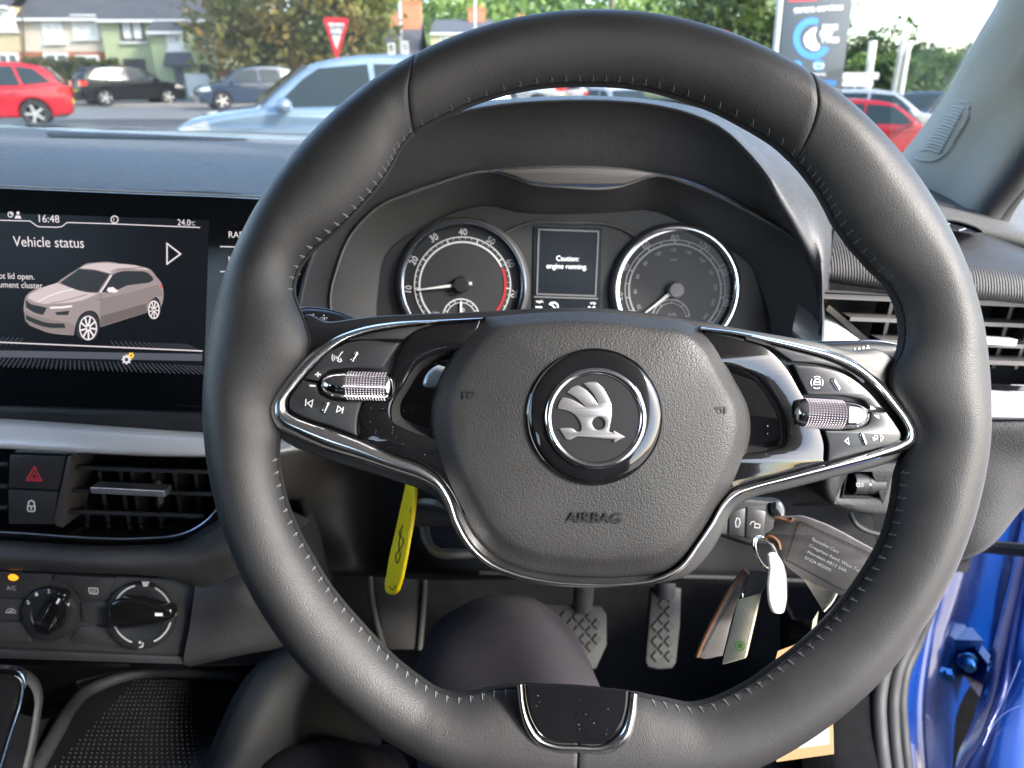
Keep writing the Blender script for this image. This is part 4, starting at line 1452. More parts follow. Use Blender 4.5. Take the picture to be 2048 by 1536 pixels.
for y0, y1, xr, xl in ((934, 943, 432, 140), (980, 987, 430, 132), (1022, 1031, 410, 128)):
    m = MB()
    A = [VP.at(xl, y0, -0.006), VP.at(xr, y1 + 1, -0.006)]
    B = [VP.at(xl, y0 - 2, -0.022), VP.at(xr, y1 - 1, -0.022)]
    d = VP.n * 0
    m.grid([[A[0] + ZC * .0012, A[1] + ZC * .0012], [A[0] - ZC * .0012, A[1] - ZC * .0012], [B[0] - ZC * .0012, B[1] - ZC * .0012], [B[0] + ZC * .0012, B[1] + ZC * .0012]], closev=True)
    m.tube([A[0] + VP.n * 0.0004, A[1] + VP.n * 0.0004], 0.0018, 10)
    m.build('slat', VANE, cv, smooth=40)
for i in range(7):
    m = MB()
    x = 165 + i * 41
    c = VP.at(x, 984, -0.032)
    m.box(c, (XC * 0.9 + YC * 0.5).normalized() * 0.0012, (YC - XC * (0.6 if i < 3 else -.2)).normalized() * 0.009, ZC * 0.022)
    m.build('vane', VANE, cv, smooth=0)
m = MB()
A, B = VP.at(184, 978.5, 0.001), VP.at(332, 986, 0.001)
tx = (B - A)
m.box((A + B) / 2 - VP.n * 0.004, tx / 2, VP.n * 0.006, ZC * 0.0026)
tab = m.build('tab', pbr('tab_silver', (0.66, 0.68, 0.70), 0.28, 0.9, bump=[('wavex', 420, 0.5, 0.0004)]), cv, smooth=0)
for o_ in (tab,):
    md = o_.modifiers.new('b', 'BEVEL'); md.width = 0.0006; md.segments = 2
m = MB()
m.box(VP.at(320, 984, -0.014), XC * 0.0006, VP.n * 0.003, ZC * 0.009)
m.build('tab_link', SLATM, cv, smooth=0)
# neighbouring vent at the frame edge shares the housing
for y0, y1 in ((925, 928), (969, 972), (1012, 1015)):
    m = MB()
    m.tube([VP.at(-340, y0 - 14, -0.004), VP.at(18, y1, -0.004)], 0.002, 10)
    m.build('slat', VANE, cv, smooth=40)

hz = thing('hazard_switch', 'black switch block with a red triangle above a white padlock', 'switch', tuple(U(75, 980, .535)))
m = MB()
m.plate(VP, [Vector(p) for p in [(18, 909), (132, 912), (116, 981), (15, 976)]], -0.03, 0.0005, 0.0015, ref=(75, 950))
hb = m.build('hazard_button', SATIN, hz, smooth=35)
m = MB()
m.plate(VP, [Vector(p) for p in [(15, 979), (115, 984), (108, 1050), (16, 1049)]], -0.03, 0.0005, 0.0015, ref=(75, 1010))
lb = m.build('lock_button', SATIN, hz, smooth=35)
m = MB()
m.plate(VP, [Vector(p) for p in [(135, 912), (144, 912), (124, 1056), (111, 1053), (106, 1040)]], -0.03, 0.0015, 0.0012, ref=(130, 980))
m.build('trim_strip', pbr('brown_grey_strip', (0.08, 0.073, 0.07), 0.4, 0.3), hz, smooth=35)
REDP = pbr('printed_red', (0.5, 0.04, 0.06), 0.5)
m = MB()
m.stroke(VP, [(69, 934), (53, 960), (83, 961.5)], 3.2, 0.0007, True)
m.stroke(VP, [(68.6, 945), (61.5, 956.5), (75.5, 957.3)], 2.2, 0.0007, True)
m.build('triangle', REDP, hb, smooth=0)
m = MB()
m.stroke(VP, [(57, 1012), (57, 1004), (62, 1001), (66, 1002), (68.5, 1005), (68.5, 1012)], 2.4, 0.0007)
m.stroke(VP, [(55.5, 1012), (70, 1012.5), (69.5, 1021), (66, 1023), (58, 1022.5), (55, 1020)], 2.4, 0.0007, True)
m.stroke(VP, [(62.5, 1014), (62.5, 1019)], 3, 0.0007)
m.build('padlock', WHITE, lb, smooth=0)

# outer vent, right of the wheel
VR = Plane(U(1880, 670, .575), (-YC * math.cos(R(8)) + ZC * math.sin(R(8))))
rv = thing('air_vent', 'black air vent with silver slats at the right-hand end of the dashboard', 'air vent', tuple(U(1880, 670, .58)))
m = MB()
ho = [(1643, 584), (1800, 592), (2048, 605), (2250, 615), (2250, 780), (2048, 770), (1980, 768), (1890, 755), (1800, 722), (1735, 678), (1690, 640), (1655, 612)]
ho = [Vector(p) for p in ho]
m.grid([[VR.at(p.x, p.y, 0.006) for p in ho], [VR.at(p.x, p.y, -0.05) for p in ho]], closeu=True)
m.fillpoly(VR, [tuple(p) for p in ho], -0.05)
m.build('housing', DARK, rv, smooth=40)
m = MB()
m.stroke(VR, [(1655, 615), (1690, 644), (1735, 684), (1800, 728), (1890, 761), (1980, 775), (2048, 777), (2250, 785)], 12, 0.004, th=0.004)
m.build('frame', GLOSS, rv, smooth=0)
SLAT = pbr('slat_grey', (0.14, 0.137, 0.135), 0.4, 0.4)
for (x0, y0, x1, y1, w) in ((1640, 592, 2250, 618, 10), (1700, 638, 2250, 659, 8), (1760, 683, 2250, 700, 8), (1900, 722, 2250, 735, 9)):
    m = MB()
    k = VR.basis(1900, 660)[3]
    hh = w / 2 * k
    A, B = VR.at(x0, y0, 0.002), VR.at(x1, y1, 0.002)
    dn = -VR.n * 0.018 + ZC * 0.001
    m.grid([[A + ZC * hh, B + ZC * hh], [A - ZC * hh, B - ZC * hh], [A - ZC * hh + dn, B - ZC * hh + dn], [A + ZC * hh + dn, B + ZC * hh + dn]], closev=True)
    m.build('slat', SLAT if y0 < 600 else SLAT, rv, smooth=0)
for i in range(6):
    m = MB()
    x = (1758, 1830, 1900, 1990, 2035, 2090)[i]
    m.box(VR.at(x, 665 + (x - 1900) * .03, -0.028), XC * 0.0014, YC * 0.010, ZC * 0.026)
    m.build('vane', SLAT if i in (0, 4) else VANE, rv, smooth=0)
m = MB()
A, B = VR.at(1880, 675, 0.008), VR.at(2026, 684, 0.008)
m.box((A + B) / 2, (B - A) / 2, VR.n * 0.005, ZC * 0.0028)
tb = m.build('tab', SILVER, rv, smooth=0)
md = tb.modifiers.new('b', 'BEVEL'); md.width = 0.001; md.segments = 2

# small vent seen between the screen and the dial hood
lv = thing('air_vent', 'narrow dark air vent glimpsed between screen and dials', 'air vent', tuple(U(630, 540, .56)))
LV = Plane(U(630, 560, .575), -YC)
m = MB()
m.plate(LV, [Vector(p) for p in [(560, 470), (720, 470), (720, 660), (560, 660)]], -0.06, -0.03, 0, ref=(630, 560))
m.build('housing', DARK, lv, smooth=0)
for y in (500, 545, 590):
    m = MB()
    m.tube([LV.at(540, y, 0), LV.at(650, y + 2, 0)], 0.0022, 8)
    m.build('slat', pbr('slat_blue_grey', (0.05, 0.06, 0.07), 0.35), lv, smooth=60)

# ---------------------------------------------------------------- CLIMATE PANEL
KP = Plane(U(200, 1225, .545), (-YC * math.cos(R(16)) + ZC * math.sin(R(16))))
cp = thing('climate_panel', 'black climate control panel with two round knobs and a lit amber lamp', 'control panel', tuple(U(200, 1225, .545)))
m = MB()
m.plate(KP, [Vector(p) for p in [(-330, 1122), (0, 1141), (390, 1160), (371, 1311), (0, 1296), (-330, 1280)]], -0.03, -0.001, 0.0015, ref=(190, 1225))
m.plate(KP, [Vector(p) for p in [(-330, 1282), (0, 1299), (368, 1314), (366, 1330), (0, 1318), (-330, 1302)]], -0.03, 0.001, 0.0015, ref=(190, 1305))
m.build('faceplate', pbr('panel_black', (0.028, 0.029, 0.032), 0.38, var=(30, 0.1)), cp, smooth=35)
BT = [[(-150, 1136), (105, 1148), (100, 1166), (60, 1196), (-150, 1190)], [(108, 1149), (232, 1156), (222, 1176), (216, 1200), (160, 1199), (150, 1180), (128, 1165), (108, 1162)], [(-150, 1193), (46, 1199), (43, 1240), (-150, 1236)], [(162, 1203), (214, 1205), (216, 1250), (164, 1246)], [(-150, 1240), (45, 1244), (60, 1284), (-150, 1280)], [(160, 1252), (218, 1254), (240, 1290), (150, 1287), (140, 1278)]]
for o in BT:
    m = MB()
    m.plate(KP, [Vector(p) for p in o], -0.01, 0.0008, 0.0008, ref=o[0])
    m.build('button', SATIN, cp, smooth=35)
m = MB()
m.plate(KP, spl([(17, 1151), (34, 1152.5), (36, 1157), (33, 1160), (18, 1158.5), (16, 1155)], True, 3), -0.001, 0.0014, 0, ref=(25, 1155))
m.build('lamp', pbr('amber_lamp', (0.6, 0.3, 0.02), 0.4, emit=((1.0, 0.33, 0.015), 0.25)), cp, smooth=0)
m = MB()
hK = 0.0011
m.text(KP, 'A/C', 25, 1175, 9, -2, hK, sx=0.95)
m.stroke(KP, [(12, 1223), (16, 1219), (20, 1217), (26, 1218), (31, 1222), (31, 1226), (12, 1225)], 1.6, hK, True)
m.stroke(KP, [(17, 1224), (26, 1221)], 3, hK)
m.stroke(KP, [(178, 1176), (195, 1177), (196, 1183), (194, 1188), (180, 1187), (178, 1182)], 2.2, hK, True)
for i in range(3):
    m.stroke(KP, [(183 + 3.6 * i, 1179), (183 + 3.6 * i, 1186)], 1.4, hK)
m.build('symbols', GREYP, cp, smooth=0)


def knob(cx, cy, Rr, ang, name, big):
    k = KP.basis(cx, cy)[3]
    o = KP.at(cx, cy, 0)
    m = MB()
    m.lathe(o, KP.n, [((Rr + 3) * k, 0), ((Rr + 2) * k, 0.003), ((Rr) * k, 0.0046), ((Rr - 3) * k, 0.0050), ((Rr * .66) * k, 0.0050), (Rr * .62 * k, 0.0042), (0.0001, 0.0042)], 64)
    kb = m.build(name, SMOOTHB, cp, smooth=40)
    d = Vector((math.cos(R(ang)), -math.sin(R(ang))))
    n = Vector((-d.y, d.x))
    c = Vector((cx, cy))
    L0, L1, w = (Rr * .88, Rr * .82, Rr * .23) if not big else (Rr * 1.0, Rr * .86, Rr * .26)
    m = MB()
    po = [c - d * L0 + n * w * 1.15, c + d * L1 * .6 + n * w * .95, c + d * L1 + n * w * .55, c + d * L1 - n * w * .55, c + d * L1 * .6 - n * w * .95, c - d * L0 - n * w * 1.15]
    hf = 0.011 if not big else 0.0135
    # angled edges so the sides catch the light
    m.plate(KP, spl([tuple(p) for p in po], True, 3), 0.004, hf, 0.0022, ref=(cx, cy), seg=3)
    pt = m.build('pointer', GLOSS, kb, smooth=35)
    m = MB()
    q0, q1 = c + d * L1 * .45, c + d * L1 * .72
    m.stroke(KP, [tuple(q0), tuple(q1)], Rr * .09, hf + 0.0002)
    m.build('mark', WHITE, kb, smooth=0)
    m = MB()
    for sg in (1, -1):
        a0, a1 = c - d * L0 * .7 + n * w * .98 * sg, c + d * L1 * .8 + n * w * .72 * sg
        m.tube([KP.at(a0.x, a0.y, hf - .0006), KP.at(a1.x, a1.y, hf - .0006)], 0.0007, 8)
    m.build('pointer_edge', DCHROME, kb, smooth=60)
    return kb, k


kf, k = knob(104, 1225, 53, 62, 'fan_knob', False)
m = MB()
for t, x, y, a in (('0', 65, 1199, 35), ('1', 83, 1182, 22), ('2', 106, 1177, 0), ('3', 130, 1185, -25), ('4', 145, 1203, -45)):
    m.text(KP, t, x, y, 8.5, a * .5, 0.0052)
for i in range(4):
    a = PI / 2 * i + .5
    m.stroke(KP, [(73, 1189), (73 + 4 * math.cos(a), 1189 + 4 * math.sin(a))], 2.4, 0.0052)
m.build('numerals', WHITE, kf, smooth=0)
km, k = knob(284, 1229, 67, 0, 'mode_knob', True)
m = MB()
for a0, a1 in ((104, 156), (14, 64), (204, 250), (294, 345)):
    m.arc(KP, 284, 1229, 59, a0, a1, 3.6, 0.0052, 30)
m.fillpoly(KP, [(283, 1163), (299, 1163), (295, 1173), (287, 1173)], 0.0052)
for dx, dy in ((62, -7), (-4, 57)):
    m.disc(KP, 284 + dx, 1229 + dy - 1, 3, 0.0052)
    m.stroke(KP, [(284 + dx + 6, 1229 + dy - 1), (284 + dx + 5, 1229 + dy + 7), (284 + dx - 2, 1229 + dy + 9)], 3, 0.0052)
m.build('scale', GREYP, km, smooth=0)

# ---------------------------------------------------------------- STALKS AND COLUMN
lst = thing('indicator_stalk', 'black control stalk marked OFF poking out above the left spoke', 'stalk', tuple(U(800, 680, .43)))
m = MB()
STP = Plane(U(650, 634, .415), WP.n)
o = spl([(590, 622), (606, 617), (640, 618), (676, 625), (709, 638), (760, 652), (900, 690), (1000, 730, 'c'), (1000, 760, 'c'), (900, 735), (760, 690), (690, 662), (630, 652), (595, 645)], True, 5)
m.plate(STP, o, -0.016, 0.002, 0.004, ref=(650, 634), seg=4)
m.build('lever', SMOOTHB, lst, smooth=50)
m = MB()
P = [STP.at(*p, 0.0015) for p in [(592, 621), (606, 616.5), (640, 617.5), (676, 624.5), (706, 637)]]
m.tube(spl(P, False, 4), 0.0005, 8)
m.build('edge_line', DCHROME, lst, smooth=60)
m = MB()
m.text(STP, 'CANCEL', 632, 637.5, 6.5, -4, 0.0024, align='RIGHT', sx=0.9)
m.text(STP, 'OFF', 649.5, 638.5, 6.5, -3, 0.0024, sx=0.95)
m.disc(STP, 627, 629, 1.4, 0.0024); m.disc(STP, 648, 630.5, 1.4, 0.0024)
m.build('lettering', WHITE, lst, smooth=0)
rst = thing('wiper_stalk', 'black control stalk with four white drops behind the right spoke', 'stalk', tuple(U(1550, 720, .43)))
STR = Plane(U(1720, 694, .415), WP.n)
m = MB()
o = spl([(1380, 740, 'c'), (1480, 715), (1590, 690), (1640, 685), (1700, 683), (1760, 683), (1800, 690), (1812, 705), (1790, 716), (1700, 716), (1600, 718), (1480, 750), (1380, 775, 'c')], True, 5)
m.plate(STR, o, -0.016, 0.002, 0.004, ref=(1720, 694), seg=4)
m.build('lever', SMOOTHB, rst, smooth=50)
m = MB()
P = [STR.at(*p, 0.0012) for p in [(1600, 688), (1642, 684.5), (1700, 682.5), (1760, 682.5), (1798, 689)]]
m.tube(spl(P, False, 4), 0.0006, 8)
m.build('edge_line', DCHROME, rst, smooth=60)
m = MB()
for i, r in enumerate((1.8, 2.4, 3.0, 3.8)):
    x, y = 1710 + i * 8.7, 698 - i * .9
    m.fillpoly(STR, [(x, y - r * 1.5), (x + r * .9, y + r * .2), (x + r * .6, y + r), (x - r * .6, y + r), (x - r * .9, y + r * .2)], 0.0024)
m.build('drops', WHITE, rst, smooth=0)
colm = thing('steering_column', 'black steering column shroud behind the airbag cover', 'steering column', tuple(U(1170, 950, .5)))
m = MB()
rows = []
c0 = WP.at(1180, 900, -0.05)
for t, wx, wz in ((0, .062, .058), (.03, .068, .064), (.08, .072, .066), (.16, .074, .066), (.22, .072, .064)):
    c = c0 - WP.n * t
    yv = WP.n.cross(XC).normalized() * -1
    rows.append([c + XC * (math.copysign(abs(math.cos(f)) ** .6, math.cos(f)) * wx) + yv * (math.copysign(abs(math.sin(f)) ** .7, math.sin(f)) * wz) for f in [2 * PI * i / 48 for i in range(48)]])
m.grid(rows, closeu=True)
m.build('shroud', SMOOTHB, colm, smooth=60)
m = MB()
m.plate(Plane(U(860, 1030, .47), WP.n), spl([(818, 1030), (822, 1012), (860, 1008), (900, 1020), (930, 1000), (940, 1060), (900, 1052), (850, 1056), (824, 1050)], True, 4), -0.02, 0.004, 0.004, ref=(860, 1030), seg=3)
m.build('catch', SMOOTHB, colm, smooth=50)
m = MB()
m.tube(spl([U(848, 1050, .53), U(856, 1085, .52), U(872, 1104, .515), U(910, 1108, .515), U(960, 1105, .53)], False, 5), 0.0035, 10)
m.build('adjuster_lever', SOFTG, colm, smooth=60)
m = MB()
m.plate(Plane(U(875, 745, .45), WP.n), spl([(845, 770), (852, 748), (870, 732), (900, 726), (925, 740), (925, 790), (890, 775)], True, 4), -0.012, 0.004, 0.003, ref=(880, 750), seg=3)
m.build('paddle', SILVER, colm, smooth=50)

# headlamp-levelling roller pod, right of the column
lp = thing('headlamp_level_switch', 'small grey thumbwheel pod low on the dashboard under the right spoke', 'switch', tuple(U(1730, 980, .57)))
LPn = Plane(U(1725, 980, .565), (-YC * math.cos(R(14)) + ZC * math.sin(R(14))))
m = MB()
o = spl([(1650, 930, 'c'), (1652, 990), (1664, 1010), (1690, 1020), (1780, 1034), (1830, 1030), (1840, 930, 'c')], True, 4)
ih = [Vector(p) for p in [(1694, 940), (1684, 995), (1757, 996), (1774, 940)]]
m.plate(LPn, o, -0.03, 0.002, 0.005, holes=[ih], ref=(1725, 980), seg=3)
m.build('pod', SOFTG, lp, smooth=50)
m = MB()
m.grid([[LPn.at(p.x, p.y, 0.001) for p in ih], [LPn.at(1725 + (p.x - 1725) * .85, 970 + (p.y - 970) * .85, -0.012) for p in ih]], closeu=True)
m.fillpoly(LPn, [(1725 + (p.x - 1725) * .9, 970 + (p.y - 970) * .9) for p in ih], -0.012)
m.build('recess', DARK, lp, smooth=0)
m = MB()
A, B = LPn.at(1704, 966, -0.006), LPn.at(1762, 966, -0.006)
m.lathe(A, (B - A), [(0.0001, 0), (0.0085, 0.0002), (0.0085, 0.010), (0.0075, 0.0102), (0.0075, 0.0104), (0.0085, 0.0106), (0.0085, (B - A).length), (0.0001, (B - A).length)], 30)
w = m.build('thumbwheel', SATIN, lp, smooth=40)
m = MB()
m.stroke(LPn, [(1714, 972), (1714, 966), (1719, 967), (1719, 973)], 1.6, 0.003, True)
for i in range(3):
    m.stroke(LPn, [(1722, 967 + 3 * i), (1727, 966 + 3 * i)], 1.2, 0.003)
m.disc(LPn, 1741, 969, 2.6, 0.003)
m.build('symbols', GREYP, w, smooth=0)
# round blanking socket under it
m = MB()
m.tube(spl([U(1700, 1025, .585), U(1712, 1048, .583), U(1740, 1064, .582), U(1775, 1068, .581), U(1800, 1060, .58)], False, 5), 0.002, 8)
m.build('socket_edge', SOFTG, lp, smooth=60)

# ---------------------------------------------------------------- PEDALS, FLOOR, FOOTREST
PEDM = pbr('pedal_rubber', (0.045, 0.045, 0.043), 0.6, spec=0.15, var=(50, 0.15))


def pedal(name, label, outline, arm, D, lean, pitch, slant):
    t = thing(name, label, 'pedal', tuple(U(*outline[0], D)))
    pp = Plane(U(sum(p[0] for p in outline) / len(outline), sum(p[1] for p in outline) / len(outline), D), (-YC * math.cos(R(lean)) + ZC * math.sin(R(lean))))
    m = MB()
    so = [Vector(p) for p in outline]
    m.plate(pp, so, -0.014, 0.0, 0.003, ref=outline[0])
    pad = m.build('pad', PEDM, t, smooth=40)
    # raised tread lozenges
    xs = [p[0] for p in outline]; ys = [p[1] for p in outline]
    m = MB()
    x = min(xs)
    cxm, cym = sum(xs) / len(xs), sum(ys) / len(ys)

    def inside(px, py):
        c = False
        P = so
        for i in range(len(P)):
            a, b = P[i - 1], P[i]
            if (a.y > py) != (b.y > py) and px < (b.x - a.x) * (py - a.y) / (b.y - a.y) + a.x:
                c = not c
        return c
    n = int((max(xs) - min(xs) + max(ys) - min(ys)) / pitch) + 4
    for i in range(-n, n):
        for j in range(-n, n):
            u, v = (i + j) * pitch / 2, (i - j) * pitch / 2
            cx, cy = cxm + u, cym + v * 1.15
            r = pitch * .40
            pts = [(cx - r, cy), (cx, cy - r * 1.15), (cx + r, cy), (cx, cy + r * 1.15)]
            if all(inside(cx + (p[0] - cx) * 1.35, cy + (p[1] - cy) * 1.35) for p in pts):
                m.plate(pp, [Vector(p) for p in pts], 0, 0.0025, 0.001, ref=(cx, cy), back=False, seg=1)
    if m.v:
        m.build('tread', PEDM, pad, smooth=0)
    m = MB()
    m.tube([U(*a) for a in arm], 0.012, 10)
    m.build('arm', SOFTG, t, smooth=60)


pedal('brake_pedal', 'wide ridged grey brake pedal partly behind the knee', [(1050, 1215), (1062, 1207), (1130, 1208), (1202, 1211), (1214, 1229), (1214, 1290), (1192, 1338), (1120, 1345), (1062, 1330), (1046, 1260)], [(1165, 1215, .885), (1168, 1170, .87), (1170, 1100, .85)], .875, 42, 26, 1)
pedal('accelerator_pedal', 'narrow ridged grey accelerator pedal right of the brake', [(1303, 1174), (1334, 1170), (1363, 1176), (1361, 1250), (1353, 1325), (1345, 1337), (1318, 1339), (1296, 1334), (1291, 1322), (1297, 1250)], [(1330, 1190, .89), (1332, 1120, .88)], .88, 42, 26, 1)
fr = thing('footrest', 'dark left footrest with pale edges beside the yellow tag', 'footrest', tuple(U(790, 1220, .84)))
FP = Plane(U(795, 1220, .84), (-YC * math.cos(R(40)) + ZC * math.sin(R(40))))
m = MB()
m.plate(FP, [Vector(p) for p in [(740, 1130), (848, 1130), (836, 1300), (770, 1300)]], -0.02, 0.0, 0.003, ref=(795, 1220))
m.build('pad', RUBBER, fr, smooth=40)
for P in ([(738, 1130), (742, 1190), (752, 1240), (768, 1300)], [(850, 1130), (847, 1200), (839, 1300)]):
    m = MB()
    m.tube(spl([FP.at(*p, 0.001) for p in P], False, 4), 0.0035, 8)
    m.build('edge', PEDM, fr, smooth=60)
m = MB()
fz = 0.34
m.grid([[Vector((x, y, fz + (0.30 if y > 1.05 else 0) + random.uniform(-.003, .003))) for x in [-1.0 + i * .1 for i in range(18)]] for y in (-1.3, -.6, -.2, .1, .3, .5, .7, .85, .95, 1.2)])
fl = m.build('car_floor', CARPET, smooth=60, solid=0.02)
tag(fl, 'black carpeted car floor under the pedals', 'car floor')
m = MB()
m.grid([[Vector((x, 1.12 + .02 * math.sin(x * 9), z)) for x in (-1.0, -.5, 0, .45, .8)] for z in (.3, .6, .9)])
bk = m.build('bulkhead', CARPET, smooth=60, solid=0.02)
tag(bk, 'black carpeted bulkhead behind the pedals', 'bulkhead')
m = MB()
skin(m, [[(1400, 1440, .86), (1500, 1420, .86), (1600, 1400, .85), (1700, 1380, .84)], [(1420, 1480, .80), (1500, 1470, .80), (1600, 1460, .79), (1700, 1440, .79)], [(1400, 1640, .76), (1500, 1640, .75), (1600, 1640, .74), (1700, 1620, .74)]], 10, 3)
mt = m.build('floor_mat', pbr('mat_black', (0.028, 0.028, 0.03), 0.95, bump=[('noise', 500, 0.7, 0.002)]), smooth=60, solid=0.008)
tag(mt, 'dark rubber-backed floor mat low on the right of the footwell', 'floor mat')

# ---------------------------------------------------------------- CENTRE CONSOLE
con = thing('console', 'black centre console tray with a dotted rubber mat, lower left', 'console', tuple(U(250, 1450, .6)))
CT = Plane.p3((150, 1500, .60), (420, 1400, .70), (380, 1536, .585))
m = MB()
o = [(-60, 1340, .66), (60, 1335, .66), (140, 1330, .67), (250, 1328, .68), (470, 1335, .70)]
TRAY = pbr('tray_mat', (0.014, 0.015, 0.018), 0.6)
skin(m, [[(150, 1400, .76), (270, 1350, .80), (470, 1345, .80), (520, 1350, .79)], [(80, 1500, .66), (200, 1440, .70), (440, 1440, .69), (490, 1440, .68)], [(20, 1620, .57), (150, 1580, .58), (380, 1580, .57), (430, 1580, .56)]], 20, 4)
tray = m.build('tray', TRAY, con, smooth=60)
m = MB()
for i in range(27):
    for j in range(24):
        u, v = i / 26, j / 23
        u2 = u + (0.5 / 26 if j % 2 else 0)
        a = (270 + (470 - 270) * u2, 1362, .79)
        b = (85 + (395 - 85) * u2, 1560, .575)
        vv = v ** 1.05
        iz = (1 - vv) / a[2] + vv / b[2]
        D = 1 / iz
        px = (a[0] * (1 - vv) + b[0] * vv)
        py = (a[1] * (1 - vv) + b[1] * vv)
        c = U(px, py, D)
        c = U(px, py, D - .012)
        r = 0.0006
        m.add([c + Vector((-r, 0, 0)), c + Vector((0, -r, 0)), c + Vector((r, 0, 0)), c + Vector((0, r, 0)), c + Vector((0, 0, r * 1.2))], [(0, 1, 4), (1, 2, 4), (2, 3, 4), (3, 0, 4)])
m.build('mat_dots', pbr('dot_grey', (0.017, 0.018, 0.021), 0.5), tray, smooth=0)
m = MB()          # raised tray lip
P = spl([U(60, 1560, .575), U(110, 1470, .62), U(150, 1405, .70), U(170, 1385, .73), U(250, 1352, .765), U(290, 1345, .775), U(380, 1345, .775), U(475, 1352, .765)], False, 5)
m.tube(P, 0.006, 10)
m.build('tray_lip', SOFTG, con, smooth=60)
m = MB()          # right console flank with rounded top edge
skin(m, [[(395, 1560, .585), (440, 1450, .62), (480, 1370, .66), (520, 1325, .70), (570, 1295, .74)],
         [(410, 1560, .56), (462, 1450, .60), (505, 1370, .64), (545, 1320, .68), (590, 1290, .72)],
         [(450, 1560, .548), (505, 1450, .59), (545, 1370, .63), (575, 1320, .67), (610, 1285, .715)],
         [(500, 1600, .56), (570, 1500, .61), (620, 1420, .66), (660, 1360, .70), (700, 1300, .76)],
         [(700, 1700, .70), (740, 1600, .75), (760, 1500, .80), (770, 1420, .84), (780, 1350, .9)]], 24, 5)
m.build('console_flank', SOFTG, con, smooth=60)
m = MB()
skin(m, [[(-300, 1320, .60), (0, 1330, .60), (140, 1332, .62), (300, 1335, .66), (520, 1330, .70)], [(-300, 1350, .70), (0, 1350, .70), (140, 1350, .74), (280, 1348, .80), (560, 1340, .83)], [(-300, 1420, .85), (0, 1420, .85), (140, 1420, .85), (300, 1420, .88), (560, 1420, .88)]], 20, 4)
m.build('console_wall', DARK, con, smooth=60)
m = MB()
m.fillpoly(Plane(U(200, 1350, .765), -YC), [(140, 1320), (262, 1328), (235, 1352), (156, 1378)], 0)
m.build('flap', pbr('flap_grey', (0.05, 0.05, 0.05), 0.6), con, smooth=0)
m = MB()
skin(m, [[(-300, 1420, .60), (20, 1420, .62), (85, 1440, .645), (150, 1395, .71)], [(-300, 1560, .53), (0, 1560, .545), (50, 1560, .56), (80, 1550, .575)], [(-300, 1700, .48), (0, 1700, .49), (50, 1700, .50), (80, 1700, .51)]], 14, 3)
m.build('console_top', SMOOTHB, con, smooth=60)
gs = thing('gear_selector', 'gear selector with a chrome ring in a grey sleeve at the lower left', 'gear selector', tuple(U(0, 1450, .52)))
m = MB()
GP = Plane(U(20, 1400, .50), (-YC * math.cos(R(55)) + ZC * math.sin(R(55)) + XC * .12).normalized())
go1 = [(-120, 1345), (-20, 1338), (30, 1338), (58, 1345), (76, 1362), (84, 1390), (80, 1430), (72, 1480), (58, 1540), (30, 1640), (-120, 1640)]
c0 = Vector((-25, 1470))
rows = []
S1 = spl([tuple(p) for p in go1], True, 5)
for s, h in ((1.02, -0.05), (1.0, -0.006), (.985, -0.001), (.95, 0.002), (.90, 0.003), (.86, 0.003)):
    rows.append([GP.at(c0.x + (p.x - c0.x) * s, c0.y + (p.y - c0.y) * s, h) for p in S1])
m.grid(rows, closeu=True)
m.build('sleeve', SOFTG, gs, smooth=60)
m = MB()
ins = [(-120, 1350), (-20, 1343), (20, 1343), (40, 1349), (47, 1362), (46, 1385), (34, 1430), (18, 1480), (0, 1540), (-30, 1640), (-120, 1640)]
S2 = spl([tuple(p) for p in ins], True, 5)
rows = []
for s, h in ((1.10, 0.001), (1.08, 0.006), (1.03, 0.0085), (.95, 0.0075), (.91, 0.002)):
    rows.append([GP.at(c0.x + (p.x - c0.x) * s, c0.y + (p.y - c0.y) * s, h) for p in S2])
m.grid(rows, closeu=True)
m.build('chrome_ring', CHROME, gs, smooth=60)
m = MB()
m.grid([[GP.at(c0.x + (p.x - c0.x) * s, c0.y + (p.y - c0.y) * s, h) for p in S2] for s, h in ((.93, 0.003), (.9, 0.0035), (.5, 0.004), (.02, 0.004))], closeu=True)
m.build('gate', GLOSS, gs, smooth=60)

# ---------------------------------------------------------------- OPEN DOORWAY: sill, seals, jamb, door
st = thing('door_opening_seal', 'three dark rubber seal beads along the blue sill, bottom right', 'door seal', tuple(U(1780, 1500, .78)))
for P, r in (([(1830, 1200, .80), (1795, 1275, .80), (1765, 1345, .79), (1756, 1400, .78), (1758, 1470, .76), (1766, 1545, .74), (1780, 1640, .71)], .0085),
             ([(1850, 1205, .82), (1818, 1285, .82), (1792, 1345, .81), (1784, 1400, .80), (1785, 1460, .78), (1793, 1545, .755), (1806, 1640, .72)], .0075),
             ([(1862, 1215, .84), (1832, 1290, .84), (1809, 1345, .83), (1802, 1400, .82), (1805, 1460, .80), (1814, 1545, .775), (1828, 1640, .74)], .0065)):
    m = MB()
    m.tube(spl([U(*p) for p in P], False, 5), r, 10)
    m.build('bead', RUBBER, st, smooth=60)
m = MB()
skin(m, [[(1570, 1150, 1.02), (1570, 1280, 1.0), (1580, 1420, .95), (1610, 1640, .85)], [(1640, 1240, .78), (1640, 1350, .78), (1655, 1450, .75), (1680, 1640, .68)], [(1700, 1220, .80), (1700, 1350, .79), (1705, 1450, .76), (1720, 1640, .69)], [(1800, 1220, .81), (1757, 1360, .80), (1750, 1450, .775), (1768, 1640, .71)]], 14, 4)
kp_ = m.build('kick_panel', CARPET, smooth=60, solid=0.006)
tag(kp_, 'dark kick panel trim beside the right-hand door opening', 'trim panel')
ds = thing('painted_sill', 'glossy blue painted sill and hinge pillar of the parked car', 'car body', tuple(U(1850, 1450, .8)))
m = MB()
